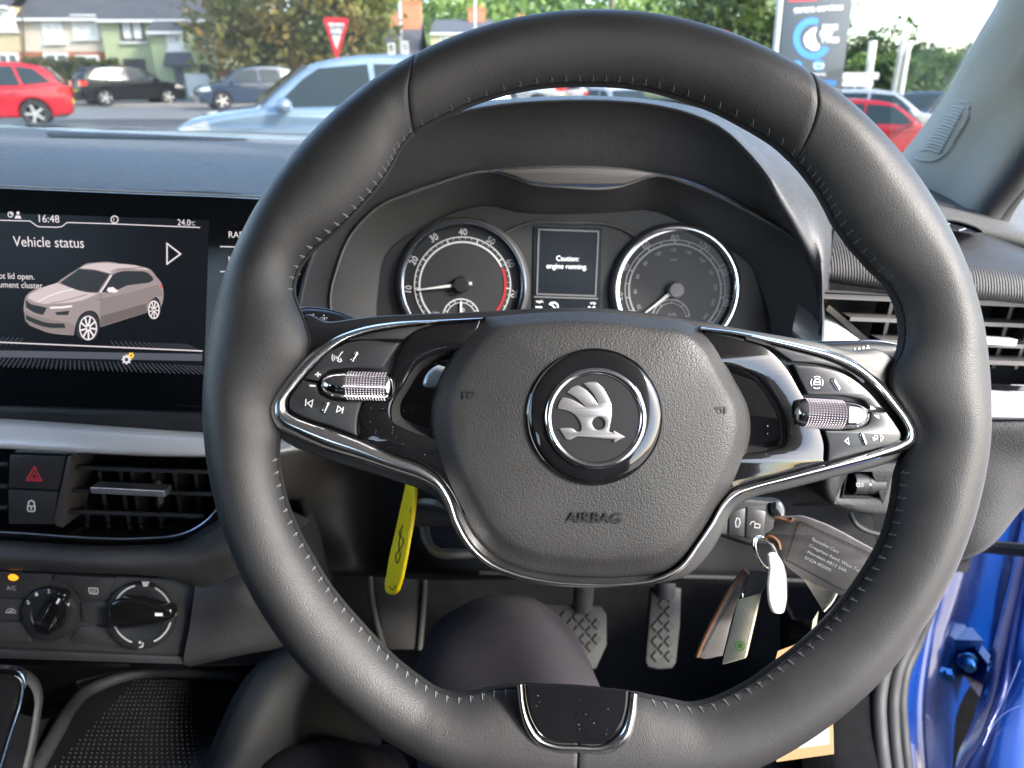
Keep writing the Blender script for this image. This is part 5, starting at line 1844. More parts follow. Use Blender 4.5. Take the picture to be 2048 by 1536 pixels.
skin(m, [[(1890, 1080, .86), (1866, 1180, .85), (1832, 1290, .845), (1806, 1400, .825), (1818, 1545, .78), (1834, 1660, .74)],
         [(1905, 1080, .865), (1878, 1180, .855), (1846, 1290, .85), (1822, 1400, .83), (1832, 1545, .79), (1846, 1660, .75)],
         [(1920, 1080, .88), (1890, 1180, .87), (1862, 1290, .865), (1846, 1400, .845), (1852, 1545, .80), (1862, 1660, .76)],
         [(1926, 1080, .90), (1894, 1180, .89), (1867, 1290, .885), (1852, 1400, .865), (1858, 1545, .82), (1868, 1660, .78)]], 26, 5)
m.build('sill', BLUE, ds, smooth=70)
m = MB()
skin(m, [[(1926, 1030, .90), (1894, 1180, .89), (1867, 1290, .885), (1852, 1400, .865), (1858, 1545, .82), (1868, 1660, .78)],
         [(1945, 1030, .91), (1915, 1180, .905), (1885, 1290, .90), (1870, 1400, .885), (1872, 1520, .84), (1880, 1660, .80)],
         [(1960, 1030, .93), (1930, 1180, .93), (1898, 1290, .93), (1884, 1400, .91), (1890, 1510, .86), (1900, 1660, .81)],
         [(1985, 1030, .99), (1965, 1180, .99), (1945, 1290, .99), (1925, 1400, .97), (1915, 1500, .91), (1930, 1660, .83)],
         [(2040, 1030, 1.05), (2000, 1180, 1.04), (1985, 1290, 1.03), (1960, 1400, 1.01), (1950, 1500, .95), (1980, 1660, .85)]], 30, 5)
m.build('hinge_pillar', BLUE, ds, smooth=60)
m = MB()
o = U(1934, 1326, .95)
m.box(o + Vector((-.012, .02, .012)), XC * .03, YC * .012, ZC * .018)
m.box(o + Vector((.014, 0, -.005)), XC * .006, YC * .03, ZC * .024)
m.build('hinge', BLUE, ds, smooth=0)
m = MB()
m.lathe(U(1935, 1325, .935), -YC + XC * -.3, [(0.0001, .012), (.006, .012), (.008, .009), (.008, 0), (.012, -.001), (.012, -.004)], 12)
m.lathe(U(1895, 1345, .93), -YC + XC * -.4, [(0.0001, .010), (.006, .010), (.007, .007), (.007, 0)], 6)
m.build('bolt', pbr('bolt_blue', (0.05, 0.2, 0.5), 0.25, 0.7), ds, smooth=40)
cs = MB()
P = spl([U(1925, 1118, .86), U(1942, 1096, .855), U(1970, 1093, .85), U(2000, 1096, .84), U(2048, 1100, .82), U(2150, 1110, .78)], False, 5)
cs.tube(P, 0.0075, 8)
cs.box(U(1925, 1112, .865), XC * .007, YC * .006, ZC * .018)
c_ = cs.build('check_strap', pbr('strap_black', (0.03, 0.03, 0.032), 0.45), smooth=40)
tag(c_, 'black door check strap bridging the dark gap above the hinge', 'door strap')
dr = thing('open_door', 'glossy blue inner edge of the open driver door at the right', 'car door', tuple(U(2010, 1450, .75)))
m = MB()
skin(m, [[(2045, 1040, .90), (2024, 1140, .895), (1996, 1250, .885), (1972, 1347, .87), (1942, 1450, .83), (1915, 1510, .80), (1900, 1660, .75)],
         [(2052, 1040, .88), (2030, 1140, .875), (2004, 1250, .865), (1980, 1347, .85), (1952, 1450, .81), (1928, 1515, .78), (1915, 1660, .73)],
         [(2085, 1040, .85), (2065, 1140, .84), (2040, 1250, .825), (2020, 1347, .81), (1995, 1450, .775), (1975, 1530, .745), (1960, 1660, .70)],
         [(2140, 1040, .84), (2110, 1140, .835), (2080, 1250, .82), (2055, 1347, .80), (2040, 1450, .77), (2030, 1540, .735), (2020, 1660, .69)],
         [(2250, 1040, .90), (2220, 1140, .89), (2200, 1250, .88), (2180, 1347, .86), (2160, 1450, .83), (2150, 1540, .79), (2140, 1660, .74)]], 30, 5)
m.build('door_panel', BLUE, dr, smooth=60)
m = MB()
m.tube(spl([U(2040, 1320, .795), U(2020, 1372, .79), U(1995, 1420, .785), U(1975, 1460, .775)], False, 5), .0007, 8)
m.tube(spl([U(2040, 1410, .77), U(2010, 1425, .77), U(1985, 1450, .77), U(1965, 1490, .76)], False, 5), .0008, 8)
m.build('crease', BLUE, dr, smooth=60)  # thin raised lines standing in for light reflections on the door paint
m = MB()
m.grid([[U(1960, 1000, 1.10), U(2040, 1000, 1.12), U(2140, 1000, 1.0)], [U(1900, 1300, 1.06), U(2000, 1300, 1.08), U(2100, 1300, .98)], [U(1860, 1700, .90), U(1950, 1700, .92), U(2080, 1700, .86)]])
m.build('door_skin', BLUE, dr, smooth=60, solid=.01)

# ---------------------------------------------------------------- KEY, TAGS
ky = thing('car_key', 'black folding car key with three buttons in the ignition', 'key', tuple(U(1490, 1050, .49)))
KY = Plane(U(1490, 1050, .49), (-YC * math.cos(R(25)) + ZC * math.sin(R(25))))
m = MB()
m.plate(KY, spl([(1400, 985, 'c'), (1540, 998), (1562, 1000), (1571, 1012), (1568, 1050), (1548, 1086), (1530, 1092), (1430, 1070), (1390, 1060, 'c')], True, 4), -0.012, 0.0, 0.003, ref=(1490, 1050), seg=3)
kb = m.build('body', SMOOTHB, ky, smooth=50)
for xs in ([(1430, 1022), (1456, 1024), (1454, 1070), (1428, 1064)], [(1459, 1022), (1491, 1016), (1489, 1074), (1457, 1070)], [(1494, 1014), (1532, 1023), (1526, 1082), (1492, 1076)]):
    m = MB()
    m.plate(KY, [Vector(p) for p in xs], -0.002, 0.0012, 0.0008, ref=xs[0])
    m.build('button', SATIN, ky, smooth=35)
m = MB()
hy = 0.0014
m.stroke(KY, [(1440, 1034), (1446, 1034), (1447, 1040), (1440, 1040)], 1.8, hy, True)
m.stroke(KY, [(1474, 1036), (1479, 1038), (1480, 1046), (1477, 1054), (1472, 1054), (1471, 1044)], 1.8, hy, True)
m.stroke(KY, [(1500, 1050), (1503, 1044), (1508, 1043), (1511, 1050)], 1.8, hy)
m.stroke(KY, [(1510, 1047), (1520, 1049), (1519, 1056), (1509, 1055)], 1.8, hy, True)
m.build('button_symbols', GREYP, kb, smooth=0)
m = MB()
m.plate(KY, spl([(1542, 1006), (1558, 1004), (1567, 1014), (1564, 1040), (1552, 1036), (1544, 1030)], True, 3), 0.0, 0.0025, 0.001, ref=(1550, 1020))
m.build('loop', GLOSS, ky, smooth=40)

rg = MB()
c = U(1530, 1106, .478)
ax = Vector((.55, -.75, .4)).normalized()
u = Vector((.6, .0, -.8)); u = (u - ax * u.dot(ax)).normalized(); w = ax.cross(u)
rg.tube([c + (u * 1.35 * math.cos(2 * PI * i / 40) + w * .75 * math.sin(2 * PI * i / 40)) * .010 for i in range(41)], .0007, 8)
rg.tube([c + (u * 1.35 * math.cos(2 * PI * i / 40) + w * .8 * math.sin(2 * PI * i / 40)) * .0095 + ax * .0012 for i in range(41)], .0006, 8)
r_ = rg.build('key_ring', CHROME, smooth=60)
tag(r_, 'thin metal split ring joining the hanging key tags', 'key ring')

TGL = pbr('tag_leather', (0.15, 0.14, 0.137), 0.5, bump=[('pebble', 1200, .3, .0003)], var=(60, .2))
BROWN = pbr('raw_leather_edge', (0.16, 0.075, 0.035), 0.7)
t1 = thing('key_tag', 'grey leather key tag with white address lettering, hanging right of the key', 'key tag', tuple(U(1640, 1110, .455)))
T1 = Plane.p3((1560, 1050, .468), (1750, 1110, .438), (1600, 1140, .462))
m = MB()
o = spl([(1549, 1040), (1556, 1035), (1580, 1033), (1600, 1032), (1622, 1038), (1751, 1102, 'c'), (1790, 1122), (1760, 1180), (1722, 1212), (1687, 1194, 'c'), (1579, 1138), (1565, 1122), (1558, 1100), (1532, 1077), (1530, 1070), (1545, 1058)], True, 4)
m.plate(T1, o, -0.0025, 0.0, 0.0007, ref=(1640, 1110))
tb = m.build('leather', TGL, t1, smooth=40)
m = MB()
for P in ([(1549, 1036), (1556, 1036), (1570, 1040), (1581, 1041), (1586, 1037)], [(1530, 1076), (1536, 1073), (1546, 1075), (1556, 1084), (1560, 1099)]):
    m.tube(spl([T1.at(*p, 0.0004) for p in P], False, 4), .0011, 8)
m.build('raw_edge', BROWN, t1, smooth=60)
m = MB()
for a, b in (((1600, 1043), (1752, 1112)), ((1572, 1120), (1690, 1183)), ((1598, 1044), (1572, 1118))):
    n = int(math.hypot(b[0] - a[0], b[1] - a[1]) / 6)
    for i in range(n):
        f0, f1 = i / n, (i + .6) / n
        m.stroke(T1, [(a[0] + (b[0] - a[0]) * f0, a[1] + (b[1] - a[1]) * f0), (a[0] + (b[0] - a[0]) * f1, a[1] + (b[1] - a[1]) * f1)], 1.8, 0.0002)
m.build('stitching', DARK, t1, smooth=0)
m = MB()
for t, x, y in (('Specialist Cars', 1625, 1077), ('Craigshaw Road, West Tullos', 1619, 1090), ('Aberdeen AB12 3AR', 1615, 1102), ('01224 402900', 1610, 1114)):
    m.text(T1, t, x, y, 6.6, -27, 0.0004, align='LEFT', sx=1.05)
m.build('lettering', WHITE, tb, smooth=0)

t2 = thing('key_tag', 'dark stitched leather fob with raw brown edge behind the cream tag', 'key tag', tuple(U(1440, 1240, .485)))
T2 = Plane.p3((1490, 1145, .475), (1400, 1310, .495), (1450, 1310, .490))
m = MB()
m.plate(T2, spl([(1490, 1140, 'c'), (1499, 1150), (1476, 1200), (1445, 1312, 'c'), (1400, 1316), (1394, 1312, 'c'), (1405, 1285), (1467, 1167)], True, 4), -0.0022, 0.0, 0.0006, ref=(1440, 1240))
m.build('leather', TGL, t2, smooth=40)
m = MB()
m.tube(spl([T2.at(*p, -0.0005) for p in [(1490, 1140), (1467, 1167), (1440, 1215), (1405, 1285), (1394, 1313)]], False, 4), .0013, 8)
m.build('raw_edge', BROWN, t2, smooth=60)
m = MB()
for i in range(30):
    f0, f1 = i / 30, (i + .6) / 30
    a, b = (1476, 1172), (1405, 1304)
    m.stroke(T2, [(a[0] + (b[0] - a[0]) * f0, a[1] + (b[1] - a[1]) * f0), (a[0] + (b[0] - a[0]) * f1, a[1] + (b[1] - a[1]) * f1)], 1.6, 0.0002)
m.build('stitching', DARK, t2, smooth=0)
t3 = thing('key_tag', 'cream plastic key tag with small print and a green roundel', 'key tag', tuple(U(1480, 1260, .47)))
T3 = Plane.p3((1497, 1195, .470), (1455, 1320, .478), (1490, 1310, .470))
CREAM = pbr('cream_plastic', (0.62, 0.56, 0.40), 0.4, 0.2, var=(40, .08))
m = MB()
m.plate(T3, [Vector(p) for p in [(1476, 1199), (1518, 1188), (1519, 1192), (1491, 1313), (1488, 1317), (1446, 1329), (1444, 1326)]], -0.002, 0.0, 0.0006, ref=(1480, 1260))
tb = m.build('tag_body', CREAM, t3, smooth=40)
m = MB()
m.tube([T3.at(1485, 1200, -.001), T3.at(1485, 1186, -.001)], .0006, 6)
m.build('pin', CHROME, t3, smooth=60)
m = MB()
m.plate(T3, [Vector(p) for p in [(1500, 1140), (1537, 1144), (1534, 1160), (1519, 1190), (1487, 1193)]], -0.004, -0.0022, 0.0005, ref=(1510, 1160))
m.build('strap', TGL, t3, smooth=40)
m = MB()
for i, (t, x, y, s) in enumerate((('Specialist Cars', 1500, 1235, 3.2), ('Craigshaw Road', 1494, 1236, 3.2), ('Aberdeen', 1489, 1228, 3.2), ('01224 402900', 1483, 1238, 3.6))):
    m.text(T3, t, x, y, s, -76, 0.0003)
m.build('lettering', GREYP, tb, smooth=0)
m = MB()
m.arc(T3, 1480, 1292, 9.5, 0, 360, 1.8, 0.0003, 24)
m.fillpoly(T3, [(1474, 1294), (1476, 1288), (1482, 1286), (1486, 1290), (1482, 1297)], 0.0003)
m.text(T3, 'SKODA', 1464, 1300, 3, -76, 0.0003)
m.build('roundel', pbr('print_green', (0.12, 0.45, 0.05), 0.5), tb, smooth=0)
t4 = MB()
T4 = Plane.p3((1558, 1115, .462), (1555, 1220, .462), (1570, 1215, .470))
t4.plate(T4, spl([(1546, 1106), (1552, 1105), (1562, 1116), (1573, 1144), (1575, 1170), (1572, 1214), (1567, 1227), (1553, 1227), (1545, 1212), (1541, 1186), (1544, 1140)], True, 4), -0.0022, 0.0, 0.0012, ref=(1558, 1160), seg=3)
t4 = t4.build('key_tag', pbr('white_plastic', (0.42, 0.415, 0.39), 0.4), smooth=50)
tag(t4, 'blank white plastic tag hanging from the split ring', 'key tag')
t5 = thing('metal_key_fob', 'pale metal triangle fob with chrome end under the address tag', 'key fob', tuple(U(1640, 1190, .47)))
T5 = Plane.p3((1610, 1150, .472), (1660, 1190, .465), (1648, 1224, .468))
m = MB()
m.plate(T5, [Vector(p) for p in [(1596, 1140), (1690, 1180), (1652, 1226), (1647, 1224)]], -0.002, 0.0, 0.0005, ref=(1640, 1180))
m.build('plate', pbr('pale_metal', (0.5, 0.49, 0.42), 0.35, 0.7), t5, smooth=40)
m = MB()
m.tube(spl([T5.at(*p, .001) for p in [(1684, 1182), (1672, 1205), (1655, 1224)]], False, 4), .0034, 12)
m.build('end_bar', CHROME, t5, smooth=60)
PAPER = pbr('brown_card', (0.42, 0.25, 0.12), 0.8, var=(30, .1))
t6 = thing('card_tag', 'tan cardboard tag with a white label, hanging behind the rim', 'tag', tuple(U(1605, 1400, .46)))
T6 = Plane.p3((1600, 1300, .470), (1560, 1520, .455), (1660, 1500, .450))
m = MB()
m.plate(T6, [Vector(p) for p in [(1556, 1302), (1612, 1281), (1662, 1282), (1668, 1508), (1553, 1524), (1546, 1338)]], -0.0006, 0, 0, ref=(1605, 1400))
cb = m.build('card', PAPER, t6, smooth=0)
m = MB()
m.plate(T6, [Vector(p) for p in [(1595, 1380), (1656, 1370), (1658, 1488), (1598, 1496)]], 0, 0.0004, 0, ref=(1605, 1400))
m.build('label', WHITE, t6, smooth=0)
m = MB()
m.plate(T6, [Vector(p) for p in [(1637, 1222), (1633, 1250), (1628, 1285), (1620, 1285), (1626, 1240)]], -0.0006, 0.0002, 0, ref=(1630, 1250))
m.build('string', CREAM, t6, smooth=0)
t7 = thing('yellow_tag', 'bright yellow plastic tag with a pen scribble hanging left of the column', 'tag', tuple(U(800, 1070, .485)))
T7 = Plane.p3((816, 980, .485), (785, 1170, .480), (825, 1060, .455))
YEL = pbr('yellow_plastic', (1.0, 0.72, 0.0), 0.4, var=(40, .06))
m = MB()
m.plate(T7, spl([(814, 955, 'c'), (829, 957, 'c'), (827, 998), (823, 1035), (816, 1076), (806, 1130), (797, 1168), (790, 1184), (780, 1189), (772, 1185), (769, 1172), (773, 1145), (778, 1115), (793, 1049), (806, 990)], True, 4), -0.0022, 0.0, 0.0008, ref=(800, 1070), seg=3)
yb = m.build('tag_body', YEL, t7, smooth=50)
m = MB()
m.stroke(T7, spl([(806, 1050), (798, 1070), (806, 1078), (800, 1098), (791, 1110), (794, 1126), (800, 1112), (797, 1090), (803, 1062)], False, 4), 1.5, 0.0002)
m.stroke(T7, spl([(778, 1172), (784, 1180), (792, 1170)], False, 4), 1.4, 0.0002)
m.build('scribble', DARK, yb, smooth=0)

# ---------------------------------------------------------------- PERSON (lap of the driver)
pr = thing('person', 'seated driver in black trousers, one knee showing under the wheel', 'person', (0.0, -0.05, 0.52))
TRO = pbr('trouser_cloth', (0.030, 0.027, 0.031), 0.9, spec=0.2, bump=[('wavey', 190, 0.35, 0.0010), ('noise', 1500, .25, .0004)], var=(30, .15), sheen=0.0)
me = bpy.data.meshes.new('trousers')
kneeR = U(1000, 1352, .565)
J = {'pel': Vector((0.02, -0.02, .53)), 'hipR': Vector((0.075, .02, .52)), 'thR': Vector((.045, .2, .60)), 'knR': kneeR, 'knRb': kneeR + Vector((.0, .05, -.03)), 'shR': kneeR + Vector((.02, .10, -.20)), 'anR': kneeR + Vector((.03, .17, -.36)),
     'hipL': Vector((-.08, .02, .52)), 'thL': Vector((-.13, .2, .55)), 'knL': Vector((-.165, .42, .57)), 'shL': Vector((-.16, .52, .45)), 'anL': Vector((-.15, .62, .36)), 'waist': Vector((.02, -.10, .66))}
E_ = [('pel', 'hipR'), ('hipR', 'thR'), ('thR', 'knR'), ('knR', 'knRb'), ('knRb', 'shR'), ('shR', 'anR'), ('pel', 'hipL'), ('hipL', 'thL'), ('thL', 'knL'), ('knL', 'shL'), ('shL', 'anL'), ('pel', 'waist')]
rad = {'pel': .12, 'hipR': .095, 'thR': .085, 'knR': .073, 'knRb': .070, 'shR': .058, 'anR': .045, 'hipL': .095, 'thL': .085, 'knL': .066, 'shL': .058, 'anL': .045, 'waist': .12}
names = list(J)
off = Vector(pr['_w'])
me.from_pydata([tuple(J[k] - off) for k in names], [(names.index(a), names.index(b)) for a, b in E_], [])
ob = bpy.data.objects.new('trousers', me)
COL.objects.link(ob)
sk = ob.modifiers.new('skin', 'SKIN')
for i, k in enumerate(names):
    me.skin_vertices[0].data[i].radius = (rad[k], rad[k])
me.skin_vertices[0].data[0].use_root = True
sb = ob.modifiers.new('sub', 'SUBSURF'); sb.levels = 3; sb.render_levels = 3
tx = bpy.data.textures.new('fold', 'CLOUDS'); tx.noise_scale = .06
dp = ob.modifiers.new('folds', 'DISPLACE'); dp.texture = tx; dp.strength = .012; dp.mid_level = .5
dg = bpy.context.evaluated_depsgraph_get(); dg.update()
me2 = bpy.data.meshes.new_from_object(ob.evaluated_get(dg))
bpy.data.objects.remove(ob)
me2.name = 'trousers'
me2.materials.clear(); me2.materials.append(TRO)
me2.shade_smooth()
ob = bpy.data.objects.new('trousers', me2)
COL.objects.link(ob)
ob.parent = pr
# upper body and seat: behind the lens, but they shade and are mirrored in the chrome
JUM = pbr('dark_jumper', (0.03, 0.03, 0.035), 0.9)


def skinned(name, J, E, rad, mat, parent, sub=2):
    me = bpy.data.meshes.new(name)
    off = Vector(parent['_w'])
    nm = list(J)
    me.from_pydata([tuple(Vector(J[k]) - off) for k in nm], [(nm.index(a), nm.index(b)) for a, b in E], [])
    ob = bpy.data.objects.new(name, me)
    COL.objects.link(ob)
    ob.modifiers.new('skin', 'SKIN')
    for i, k in enumerate(nm):
        me.skin_vertices[0].data[i].radius = rad[k] if isinstance(rad[k], tuple) else (rad[k], rad[k])
    me.skin_vertices[0].data[0].use_root = True
    s_ = ob.modifiers.new('sub', 'SUBSURF'); s_.levels = sub; s_.render_levels = sub
    dg = bpy.context.evaluated_depsgraph_get(); dg.update()
    m2 = bpy.data.meshes.new_from_object(ob.evaluated_get(dg))
    bpy.data.objects.remove(ob)
    m2.materials.clear(); m2.materials.append(mat)
    m2.shade_smooth()
    ob = bpy.data.objects.new(name, m2)
    COL.objects.link(ob)
    ob.parent = parent
    return ob


skinned('jumper', {'w': (.02, -.16, .60), 'c': (.02, -.24, .78), 'ch': (.02, -.29, .93), 'n': (.02, -.30, 1.06), 'sl': (-.17, -.28, 1.0), 'sr': (.20, -.28, 1.0), 'el': (-.25, -.16, .76), 'er': (.27, -.16, .76)},
        [('w', 'c'), ('c', 'ch'), ('ch', 'n'), ('ch', 'sl'), ('ch', 'sr'), ('sl', 'el'), ('sr', 'er')], {'w': .14, 'c': .15, 'ch': .14, 'n': .06, 'sl': .075, 'sr': .075, 'el': .05, 'er': .05}, JUM, pr)
seat = thing('driver_seat', 'black cloth driver seat under the person', 'seat', (0.02, -.3, .4))
m = MB()
m.grid([[Vector((x * (1 + .1 * t), -.30 - .30 * t + .03 * abs(x) * -3 * 0 + (.05 if abs(x) > .2 else 0), .45 + .72 * t)) + Vector((.02, 0, 0)) for x in (-.27, -.22, -.1, 0, .1, .22, .27)] for t in (0, .25, .5, .75, 1)])
m.build('backrest', CARPET, seat, smooth=60, solid=.08)
m = MB()
m.grid([[Vector((x + .02, y, .42 + .04 * (y + .3))) for x in (-.27, -.2, 0, .2, .27)] for y in (-.32, -.1, .1, .22)])
m.build('cushion', CARPET, seat, smooth=60, solid=.1)
m = MB()
m.box(Vector((.02, -.66, 1.29)), Vector((.13, 0, 0)), Vector((0, .045, 0)), Vector((0, 0, .09)))
m.build('headrest', CARPET, seat, smooth=0)
ps = thing('passenger_seat', 'black cloth passenger seat left of the driver', 'seat', (-.70, -.3, .4))
m = MB()
m.grid([[Vector((x * (1 + .1 * t) - .70, -.22 - .30 * t + (.05 if abs(x) > .2 else 0), .45 + .74 * t)) for x in (-.27, -.22, -.1, 0, .1, .22, .27)] for t in (0, .25, .5, .75, 1)])
m.build('backrest', CARPET, ps, smooth=60, solid=.08)
m = MB()
m.grid([[Vector((x - .70, y, .42 + .04 * (y + .3))) for x in (-.27, -.2, 0, .2, .27)] for y in (-.3, -.1, .1, .22)])
m.build('cushion', CARPET, ps, smooth=60, solid=.1)
m = MB()
m.box(Vector((-.70, -.56, 1.30)), Vector((.13, 0, 0)), Vector((0, .045, 0)), Vector((0, 0, .09)))
m.build('headrest', CARPET, ps, smooth=0)
m = MB()
m.grid([[Vector((-1.06, y, z)) for y in (-1.9, -.8, -.3, .4, 1.1)] for z in (.3, .6, .85, 1.0)])
lw = m.build('passenger_door', SMOOTHB, smooth=60, solid=.05)
tag(lw, 'dark inner panel of the passenger door on the far left', 'car door')
m = MB()
m.box(Vector((-1.07, -.45, 1.2)), Vector((.03, 0, 0)), Vector((0, .09, 0)), Vector((0, 0, .2)))
m.build('pillar', SMOOTHB, lw, smooth=0)
m = MB()
m.grid([[Vector((x, -1.95, z)) for x in (-1.05, -.3, .45)] for z in (.3, .7, 1.12)])
rs = m.build('rear_seat', CARPET, smooth=60, solid=.1)
tag(rs, 'black rear bench seat behind the front seats', 'seat')
# ================================================================= OUTSIDE
def OUT(px, py, Y):
    d = ray(px, py)
    return CAM + d * (Y / d.y)


def sstep(a, b, x):
    t = min(max((x - a) / (b - a), 0), 1)
    return t * t * (3 - 2 * t)


def gz(x, y):
    """the lot falls away to the right of the parked car"""
    return -0.85 * sstep(-0.5, 5.0, x) * sstep(6, 13, y) - 0.1 * sstep(15, 40, x)


ASPH = pbr('asphalt', (0.085, 0.085, 0.085), 0.85, bump=[('noise', 60, .5, .01)], var=(1.2, .18))
ASPH2 = pbr('road_asphalt', (0.20, 0.20, 0.195), 0.85, bump=[('noise', 60, .5, .01)], var=(.8, .15))
PAVE = pbr('paving', (0.32, 0.29, 0.26), 0.85, var=(2, .12))
DRY = pbr('dry_grass_verge', (0.42, 0.33, 0.15), 0.95, bump=[('noise', 30, .8, .03)], var=(3, .25))
GRASS = pbr('rough_grass', (0.10, 0.13, 0.04), 0.95, var=(.5, .3))
xs = [-600, -300, -150, -80, -40, -25, -15, -8, -4, -2, -1, 0, 1, 2, 3, 4, 5, 6, 8, 12, 16, 20, 25, 32, 40, 60, 100, 200, 400, 800]
ys = [-400, -150, -60, -30, -15, -8, -3, 0, 3, 6, 7, 8, 9, 10, 11, 12, 13, 16, 20, 25, 30, 40, 60, 100, 200, 500, 1200]
m = MB()
m.grid([[Vector((x, y, gz(x, y))) for x in xs] for y in ys])
g = m.build('ground', ASPH, smooth=60)
tag(g, kind='structure')
m = MB()
m.grid([[Vector((x, y, gz(x, y) + .02)) for x in (-120, -60, -30, -20, -10, -4, -2, -1)] for y in (24, 30, 36.6)])
tag(m.build('road', ASPH2, smooth=0), kind='structure')
m = MB()
m.grid([[Vector((x, y, .025)) for x in (.75, 3, 6, 12, 20)] for y in (-14, -6, 0, 3, 5.5)])
tag(m.build('forecourt', pbr('pale_pink_paving', (0.55, 0.47, 0.43), 0.85, var=(1.5, .1), bump=[('noise', 25, .5, .01)]), smooth=0), kind='structure')
m = MB()
m.box(Vector((-60, 40, .07)), Vector((59, 0, 0)), Vector((0, 3.2, 0)), Vector((0, 0, .07)))
tag(m.build('pavement', PAVE, smooth=0), kind='structure')
m = MB()
m.grid([[Vector((x, y, gz(x, y) + .03)) for x in (1.5, 3, 4, 5, 6, 8, 10, 12.5, 16, 20, 25)] for y in (14, 16, 20, 25, 30, 40, 60, 90)])
tag(m.build('verge', DRY, smooth=60), kind='structure')
m = MB()
m.grid([[Vector((x, y, 0.05 + (z if 1 else 0))) for x in (-200, -60, -20, 20, 60, 200)] for y, z in ((47, .0), (60, .4), (110, 2), (130, 4))])
tag(m.build('lawn', GRASS, smooth=60), kind='structure')


# ---------------------------------------------------------------- cars in the street
TYRE = pbr('tyre', (0.02, 0.02, 0.021), 0.7)
ALLOY = pbr('alloy', (0.55, 0.56, 0.57), 0.3, 0.9)
CARGLASS = pbr('car_glass', (0.02, 0.035, 0.04), 0.05, spec=0.3)
LAMP = pbr('lamp_clear', (0.6, 0.62, 0.65), 0.1, 0.4)
LAMPR = pbr('lamp_red', (0.5, 0.01, 0.01), 0.15, emit=((1, .05, .03), 0.15))
PLATEY = pbr('plate_yellow', (0.75, 0.55, 0.02), 0.5)
BLACKP = pbr('car_black_trim', (0.015, 0.015, 0.016), 0.5)


